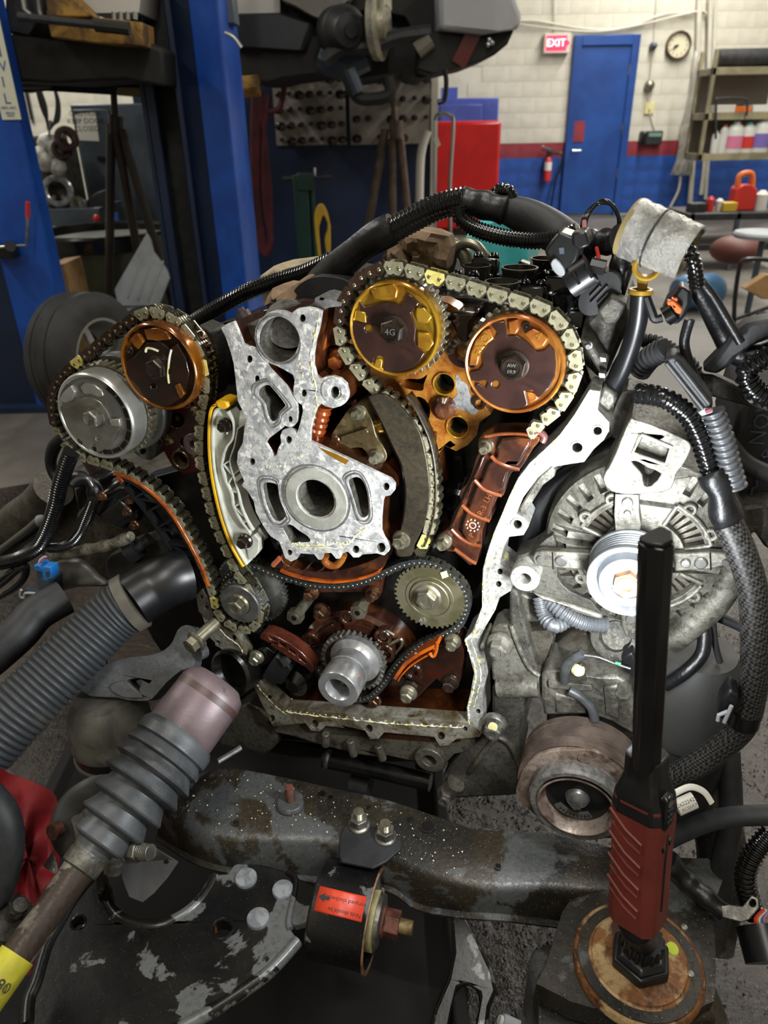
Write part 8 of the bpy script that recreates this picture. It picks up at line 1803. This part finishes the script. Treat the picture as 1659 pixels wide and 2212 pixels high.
# black rubber left edge, ball joint
solo('rubber_bumper', MB().tube(smooth(CDt([(-60,1700,.8),(-5,1760,.8),(8,1830,.8),(-10,1910,.8),(-50,1980,.8)]), 8), .021, 20), MT['black_dusty'], 'rounded dark rubber tube cut by the left edge', 'tube')
bj = thing('sway_bar_link', 'dusty ball joint link with a threaded stud at the left edge', 'link', CD(20, 2050, .8))
jf = fr_axis(CD(15, 1990, .8), CD(45, 1955, .79)-CD(0, 2010, .81), (0, 0, 1))
part('ball_cup', MB().lathe(jf, [(.018, -.03), (.022, -.026), (.022, -.018), (.019, -.015), (.023, -.01), (.023, -.004), (.019, 0), (.021, .004), (.015, .008)], 32), MT['cast_grey'], bj)
part('flange', MB().lathe(jf, [(.026, .006), (.026, .010), (.010, .012)], 28), MT['cast_grey'], bj)
part('stud', MB().tube([jf(0, 0, .01), jf(0, 0, .035)], .008, 14).prism(jf, 6, .010, .022, .03), MT['cast_grey'], bj)
# ---------------------------------------------------------------- intake hose
ih = thing('intake_hose', 'large grey black ribbed air intake hose at the left', 'hose', CD(120, 1500, .95))
Wd = smooth(CDt([(285,1300,.97),(240,1335,.965),(180,1395,.95),(110,1465,.93),(40,1535,.91),(-40,1620,.89)]), 16)
pitch = .0078; Q = resample(Wd, pitch/6); rr = []
for i in range(len(Q)):
    k = i % 6; b = .0345 + .004*i/len(Q); rr.append(b + (.0014 if k in (1, 2, 3) else (-.0014 if k in (5,) else 0)))
part('ribbed_tube', MB().tube(Q, rr, 44), MT['rubber_hose'], ih, ang=60)
part('collar', MB().tube(CDt([(292,1296,.972),(272,1308,.97)]), .040, 44), mat('collar_tan', '5c584e', '4a463e', 20, rough=.55), ih)
part('duct', MB().tube(smooth(CDt([(285,1300,.972),(330,1270,.985),(370,1250,.99),(400,1240,1.0)]), 5), .036, 40), MT['black_plastic'], ih)
solo('lower_hose', MB().tube(smooth(CDt([(140,1290,1.0),(80,1325,.98),(40,1370,.96),(-40,1440,.95)]), 6), .024, 24), MT['black_dusty'], 'smooth dark hose behind the ribbed intake hose', 'hose')
# ---------------------------------------------------------------- motor mount
mm_ = thing('motor_mount', 'round rubber motor mount with grey cast arm under the left side', 'engine mount', CD(230, 1640, .97))
c = CD(238, 1560, 1.0); f = Fr(Matrix.Translation(c)); r = 86/FPX*1.0
part('dome', MB().lathe(f, [(r*1.02, -.055), (r*1.04, -.045), (r*.94, -.04), (r*.94, -.03), (r*1.04, -.025), (r*1.04, -.012), (r*.98, -.005), (r*1.0, .008), (r*.9, .03), (r*.7, .044), (.0001, .046)], 48), mat('mount_dust', '5c5a52', '403e39', 14, rough=.55, bump=.2, bsc=160), mm_)
part('rubber_ring', MB().ring(f, r*.8, r*1.0, -.042, -.026, 40), MT['black_plastic'], mm_)
af = fr_axis(CD(300, 1440, .965), Vector((-.1, -.75, .66)), _u)
part('cast_arm', MB().poly(af, hpx(af, sm2(zG([(478,1060),(540,1000),(640,920),(760,885),(900,870),(980,840),(1030,790),(1060,720),(1110,690),(1165,715),(1190,800),(1160,890),(1150,940),(1080,965),(990,1040),(930,1110),(880,1145),(760,1140),(700,1125),(560,1120),(500,1095)]), 2)), -.03, 0, [hpx(af, sm2(zG([(755,1025),(830,1010),(845,1040),(830,1080),(845,1110),(810,1080)]), 2))]), mat('mount_grey', '4e5052', '3a3b3d', 14, rough=.6, bump=.3, bsc=200, speck=('98968c', 420, .07)), mm_, bev=.005)
part('raised_pad', MB().poly(af, hpx(af, sm2(zG([(650,1060),(740,1020),(800,1060),(860,1130),(720,1120)]), 2)), -.002, .003), MT['mount_grey'], mm_, bev=.002)
part('silver_bolt', MB().tube(CDt([(466,1345,.95),(428,1380,.93)]), .0085, 16), MT['steel_pale'], mm_)
f = fr_axis(CD(425, 1383, .93), CD(400, 1402, .915)-CD(466, 1345, .95), (0, 0, 1))
part('bolt_head', MB().lathe(f, [(.0135, 0), (.0145, .002), (.012, .004)], 24).prism(f, 6, .0105, .003, .014, 0, 0, .2).ring(f, .004, .007, .014, .0145, 16), MT['steel_pale'], mm_, bev=.0006)
part('side_bolt', MB().tube(CDt([(440,1405,.95),(425,1412,.94)]), .010, 14), MT['mount_grey'], mm_)
part('small_bolt', MB().lathe(Fr(Matrix.Translation(CD(218, 1440, .98))), [(.009, 0), (.009, .006), (.0001, .008)], 12), MT['cast_grey'], mm_)
# cup behind the joint, coloured black for the shadow there
solo('shaded_seal_cup', MB().lathe(fr_axis(CD(498, 1455, 1.05), CD(470, 1478, .93)-CD(560, 1420, 1.0), (0, 0, 1)), [(.036, -.03), (.036, 0), (.032, .004), (.026, -.01), (.0001, -.01)], 44), MT['black_oil'], 'seal cup behind the mauve joint housing, blackened for the shadow there', 'seal')
# block lug right of joint
lgf = horiz(.37)
solo('frame_lug', MB().poly(EN, EP(zG([(1290,1300),(1440,1180),(1480,1160),(1560,1200),(1659,1290),(1659,1400),(1580,1480),(1500,1440),(1300,1400)]), -.02), -.06, -.02), MT['cast_brown'], 'oily cast lug between the joint housing and the chain case', 'lug', bev=.003)
# ---------------------------------------------------------------- left side harness, shields
lh_ = thing('wiring_harness', 'glossy corrugated wiring harness looping below the silver cam phaser', 'harness', EW(90, 1200, .0))
def lpart(nm, L, r, m='black_gloss', rib=None, z=.0, taper=None):
    W_ = [EW(*one(zV, a, b), z) for a, b in L]; c = W_[len(W_)//2]; rm = r/FPX*((c-CP).dot(CM.to_3x3() @ Vector((0, 0, -1)))); b = MB()
    if rib: b.ribbed(W_, rm, rib[0]*.9, rib[1]*.8, 16)
    else: b.tube(smooth(W_, 8), rm if taper is None else (lambda q: rm*taper(q)), 16)
    return part(nm, b, MT[m], lh_)
lpart('corrugated_sleeve', [(560,270),(510,400),(460,560),(430,700),(390,830),(340,950),(290,1020),(180,1090),(60,1130),(-60,1150)], 15, rib=(.0052,.0011), z=.01)
lpart('corrugated_sleeve', [(390,1025),(470,1020),(560,980),(620,910),(660,820),(700,720),(730,640)], 10, rib=(.0042,.0008), z=.005)
lpart('taped_section', [(500,150),(430,220),(395,330),(410,420),(460,490),(500,530)], 13, 'black_tape', z=0, taper=lambda q: 1+.1*math.sin(9*q))
lpart('taped_section', [(560,500),(640,480),(720,530),(740,620),(700,720),(660,800)], 15, 'black_tape', z=-.02, taper=lambda q: 1+.2*math.sin(15*q))
lpart('thin_cable', [(0,1290),(80,1230),(140,1180),(200,1170),(190,1250),(120,1330),(20,1390),(-40,1420)], 8, 'black_gloss', z=.01)
lpart('thin_cable', [(-40,1350),(60,1270),(150,1190),(210,1160)], 6, 'black_tape', z=.015)
lpart('thin_cable', [(-40,1310),(60,1230),(120,1190)], 7, 'black_gloss', z=.012)
lpart('clamp_ring', [(560,520),(610,480),(680,480),(720,540)], 5, 'steel', z=.01)
def lsolo(nm, L, r, m, lab, cat, z=.0, taper=None, rib=None):
    W_ = [EW(*one(zV, a, b), z) for a, b in L]; c = W_[len(W_)//2]; rm = r/FPX*((c-CP).dot(CM.to_3x3() @ Vector((0, 0, -1)))); b = MB()
    b.tube(smooth(W_, 8), rm if taper is None else (lambda q: rm*taper(q)), 18); return solo(nm, b, MT[m], lab, cat)
lsolo('black_pipe', [(-60,1130),(120,990),(240,900),(330,820)], 17, 'black_gloss', 'shiny black pipe entering from the left edge', 'pipe', -.03)
mat('foil_dirty', '8c8878', '5c5648', 40, metal=.5, rough=.4, bump=.9, bsc=120, bdist=.004)
lsolo('foil_conduit', [(380,1095),(480,1075),(600,1050),(700,1030),(800,1010),(920,975),(1020,930)], 12, 'foil_dirty', 'crinkled silver wrapped conduit running right from the blue plug', 'cable', -.005, taper=lambda q: 1+.12*math.sin(30*q))
hs = thing('heat_shield', 'curved thin grey metal heat shield behind the blue plug', 'heat shield', EW(130, 1260, -.02))
L = zV([(360,1130),(440,1105),(560,1100),(640,1110),(720,1165),(790,1240),(875,1305),(760,1318),(620,1322),(520,1345),(450,1372),(410,1330),(400,1240)])
q_ = sm2(EP(L, -.02), 2); cx = sum(a for a, _ in q_)/len(q_); cy = sum(b for _, b in q_)/len(q_); rows = []
for k in range(6):
    t_ = k/5; row = [EN(cx+(a-cx)*(1-t_), cy+(b-cy)*(1-t_), -.02+.02*math.sin(t_*PI/2)) for a, b in q_]; row.append(row[0]); rows.append(row)
part('sheet_metal', MB().sheet(rows), mat('shield', '6c6a64', '54524c', 10, metal=.4, rough=.45, bump=.1), hs, solid=.0015, ang=60)
part('rear_shield', epoly(MB(), sm2(zV([(830,1110),(900,1060),(1050,1010),(1180,960),(1300,960),(1380,1080),(1300,1140),(1200,1200),(1060,1270),(900,1310),(830,1240)]), 2), -.1, -.05), mat('shield_dark', '4c4a44', '3a3834', 10, metal=.3, rough=.5), hs, bev=.006)
ex = thing('exhaust_manifold', 'dark oily exhaust side castings under the left cam cover', 'manifold', EW(200, 1150, -.15), fr=EN)
part('body', epoly(MB(), sm2(zV([(420,500),(600,430),(800,480),(1000,500),(1250,700),(1450,1100),(1500,1300),(1300,1500),(1000,1400),(700,1250),(400,1150),(250,950),(300,700)]), 2), -.3, -.13), MT['cast_brown'], ex, bev=.01)
part('pink_boss', MB().lathe(fr_axis(EW(*one(zV, 150, 790), -.08), (-.5, -.8, .2)), [(.03, -.06), (.03, -.01), (.022, 0), (.0001, 0)], 28), mat('clay', '7c5c54', '5c423c', 14, rough=.7), ex)
part('dark_pipe', MB().tube(smooth([EW(*one(zV, a, b), -.1) for a, b in ((60,900),(160,800),(300,700),(420,560))], 6), .032, 20), MT['cast_brown'], ex)
part('pink_rail', epoly(MB(), zV([(600,290),(790,350),(810,570),(740,560),(690,440)]), -.08, -.06), mat('clay2', '6c5452', '54403e', 14, rough=.6, metal=.2), ex)
part('oxygen_sensor', MB().tube([EW(*one(zV, 1170, 950), -.03), EW(*one(zV, 1060, 1030), -.02)], .009, 16), MT['black_dusty'], ex)
part('sensor_hex', MB().prism(fr_axis(EW(*one(zV, 1060, 1030), -.02), EW(*one(zV, 1060, 1030), -.02)-EW(*one(zV, 1170, 950), -.03), (0, 0, 1)), 6, .019, -.004, .012), MT['black_dusty'], ex)
part('lower_rod', MB().tube([EW(*one(zV, 1520, 1300), -.04), EW(*one(zV, 1380, 1430), -.03)], .007, 12), MT['cast_grey'], ex)
part('dark_wall', epoly(MB(), [(250,1230),(430,1240),(480,1400),(560,1500),(400,1480),(330,1380)], -.2, -.11), MT['black_oil'], ex)
bp_ = thing('plug_connector', 'small dark plug with bright blue locks at the left', 'connector', EW(98, 1300, .03), 'harness plugs')
f = EN
part('body', epoly(MB(), zV([(272,1190),(330,1200),(335,1262),(400,1270),(408,1390),(410,1430),(400,1480),(350,1500),(290,1470),(300,1380),(275,1290)]), .02, .045), MT['steel_grey'], bp_, bev=.003)
part('blue_lock', epoly(MB(), zV([(330,1170),(390,1175),(402,1215),(402,1265),(340,1270),(328,1230)]), .04, .055), MT['blue_clip'], bp_, bev=.001)
part('lock_slot', epoly(MB(), zV([(355,1205),(385,1208),(385,1250),(358,1250)]), .05, .0555), MT['steel_grey'], bp_)
part('blue_lock', epoly(MB(), zV([(258,1162),(300,1160),(330,1190),(330,1215),(270,1195)]), .03, .048), MT['blue_clip'], bp_, bev=.001)
part('wire_clip', MB().tube(smooth([EW(*one(zV, a, b), .05) for a, b in ((280,1470),(300,1505),(350,1520),(400,1490),(405,1440))], 4), .0022, 8).tube(smooth([EW(*one(zV, a, b), .04) for a, b in ((165,1350),(160,1400),(190,1410),(200,1375),(290,1380))], 4), .002, 8), MT['foam'], bp_)
part('side_arm', epoly(MB(), zV([(190,1340),(290,1390),(290,1410),(200,1370)]), .02, .03), MT['steel_grey'], bp_)
for k, c_ in enumerate(('sign_white', 'pink')): part('wire', MB().tube(smooth([EW(*one(zV, a, b), .04) for a, b in ((300+k*14,1170),(310+k*12,1120),(350+k*8,1090))], 4), .0016, 6), MT[c_], bp_)
# ---------------------------------------------------------------- black stamped leg at the bottom centre
bl_ = fr_axis(CD(1150, 2100, 1.0), CP-CD(1150, 2100, 1.0), (1, 0, 0))
sl = zI([(1160,785),(1220,805),(1290,930),(1365,1090),(1383,1180),(1350,1260),(1335,1400),(1270,1400),(1300,1240),(1290,1180),(1240,1150),(1200,1170),(1180,1250),(1150,1400),(1050,1400),(1090,1260),(1150,1120),(1175,1000)])
solo('forked_frame', MB().poly(bl_, hpx(bl_, sl), -.03, 0), MT['arm_black'], 'black forked frame leg at the bottom centre behind the bushing can', 'frame', bev=.005)
wl2 = thing('bottom_connector', 'pale plastic plug cut by the bottom edge left of the strut mount', 'connector', CD(1090, 2215, .95))
part('shell', MB().tube(CDt([(1085,2205,.95),(1130,2225,.95)]), .009, 12), MT['foam'], wl2)
part('tip', MB().tube(CDt([(1078,2202,.95),(1086,2206,.95)]), .006, 10), MT['white_plastic'], wl2)
# rack rod and oil pan under engine
ub = thing('oil_pan', 'black greasy oil pan and steering rack below the chain case', 'oil pan', EW(800, 1700, -.1), fr=EN)
part('pan_body', epoly(MB(), [(450,1560),(600,1590),(960,1625),(1000,1610),(1090,1590),(1110,1680),(960,1650),(800,1650),(640,1640),(480,1610)], -.45, -.06), MT['black_oil'], ub, bev=.008)
part('rack_tube', MB().tube(P([(700,1640),(800,1660),(930,1690)], -.03), .013, 16), MT['black_oil'], ub)
part('rack_end', MB().lathe(fr_axis(EW(704, 1640, -.03), EW(698, 1638, -.02)-EW(760, 1652, -.03), (0, 0, 1)), [(.014, -.006), (.016, 0), (.012, .003), (.0001, .003)], 24), MT['cast_grey'], ub)
part('hose_end', MB().tube(P([(760,1690),(800,1700)], -.06), .017, 16), MT['black_dusty'], ub)
part('thin_rod', MB().tube(CDt([(470,1645,.98),(520,1615,1.0)]), .004, 8), MT['steel'], ub)
# teal washer jug and tube behind the valve gear
tj = thing('teal_jug', 'blurred teal plastic jug behind the valve gear', 'jug', EW(1070, 560, -.6))
jp = EW(1072, 540, -.5); f = fr_axis(jp, _n, _u); q = (jp-CP).length/FPX
part('body', MB().poly(f, [(a*q, b*q) for a, b in ((-80,-70),(70,-80),(66,30),(40,62),(0,70),(-45,50),(-75,0))], -.1, .02), MT['teal'], tj, bev=.02)
part('handle', MB().tube(smooth([f(-30*q, 40*q, .0), f(-10*q, 66*q, 0), f(30*q, 60*q, 0)], 4), .012, 10), MT['teal'], tj)
al_ = EN
solo('bent_tube', MB().tube(smooth(PZ([(972,588,-.22),(980,545,-.22),(1000,525,-.22),(1030,532,-.22),(1052,562,-.22),(1060,590,-.22)]), 8), .0062, 12), MT['steel_pale'], 'bent aluminium tube loop in front of the teal jug', 'tube')
solo('bent_tube', MB().tube(smooth(PZ([(975,530,-.23),(1000,545,-.23),(1010,570,-.23)]), 6), .010, 12), MT['steel_pale'], 'short thick aluminium tube left of the loop', 'tube')
# ---------------------------------------------------------------- added black tray standing in for the dark shade under the engine
dt_ = thing('shade_tray', 'large added black tray standing for the shadow on the floor below the control arm', 'tray', (-.22, .7, 0.004))
part('tray_floor', MB().box2(FLOOR, -.62, .10, .30, 1.12, .006, .012), mat('tray_shade_black', '050403', '0a0605', 5, rough=.85), dt_)  # near-black colour paints the shadow under the control arm
for x0, x1, y0, y1 in ((-.62,-.60,.30,1.12),(.08,.10,.30,1.12),(-.62,.10,1.10,1.12)): part('tray_wall', MB().box2(FLOOR, x0, x1, y0, y1, .006, .05), MT['tray_shade_black'], dt_, bev=.004)
# ---------------------------------------------------------------- wet gritty floor
random.seed(31)
def blob(n, cx, cy, rx, ry, seed):
    return [(cx + rx*math.cos(2*PI*k/n)*(1+.25*noise.noise(Vector((k*.7, seed, 0)))), cy + ry*math.sin(2*PI*k/n)*(1+.25*noise.noise(Vector((k*.7, seed, 5))))) for k in range(n)]
sp = MB().poly(FLOOR, blob(48, -.05, 1.2, 1.75, 1.45, 2.0), -.001, .003); solo('oil_spill', sp, MT['oil_floor'], 'wet dark oil soaked floor patch under the engine', 'spill', kind='stuff')
def in_view(x, y):
    v = cam_inv @ Vector((x, y, 0)); 
    if v.z >= 0: return False
    px = IW/2 + FPX*v.x/-v.z; py = IH/2 - FPX*v.y/-v.z; return (820 < px < 1700 and 1560 < py < 2260) or (1380 < px < 1700 and 1200 < py < 2260)
cam_inv = CM.inverted(); v_, f__ = [], []
base_v = [(1,0,0),(-.5,.87,0),(-.5,-.87,0),(.1,.1,1.0),(.9,.9,.35)]
cnt = 0
while cnt < 15000:
    x, y = random.uniform(-.1, 1.3), random.uniform(.3, 1.75)
    if not in_view(x, y): cnt += .25; continue
    if noise.noise(Vector((x*9, y*9, 4))) < -.18 and random.random() < .8: cnt += .4; continue
    r = random.uniform(.0016, .0042)*(1.3 if random.random() < .12 else 1); a = random.uniform(0, 6.3); c_, s_ = math.cos(a), math.sin(a); b = len(v_)
    for p in base_v[:4]: v_.append(Vector((x + r*(p[0]*c_-p[1]*s_), y + r*(p[0]*s_+p[1]*c_), .002 + r*p[2]*random.uniform(.7, 1.3))))
    f__ += [(b, b+1, b+3), (b+1, b+2, b+3), (b+2, b, b+3)]; cnt += 1
g_ = MB(); g_.v = v_; g_.f = f__
solo('absorbent_grit', g_, mat('grit_wet', '8c8480', '3a3430', 60, rough=.15, coat=.8, lo=.45, hi=.55), 'oily absorbent granules scattered on the wet floor', 'grit', kind='stuff', ang=10)
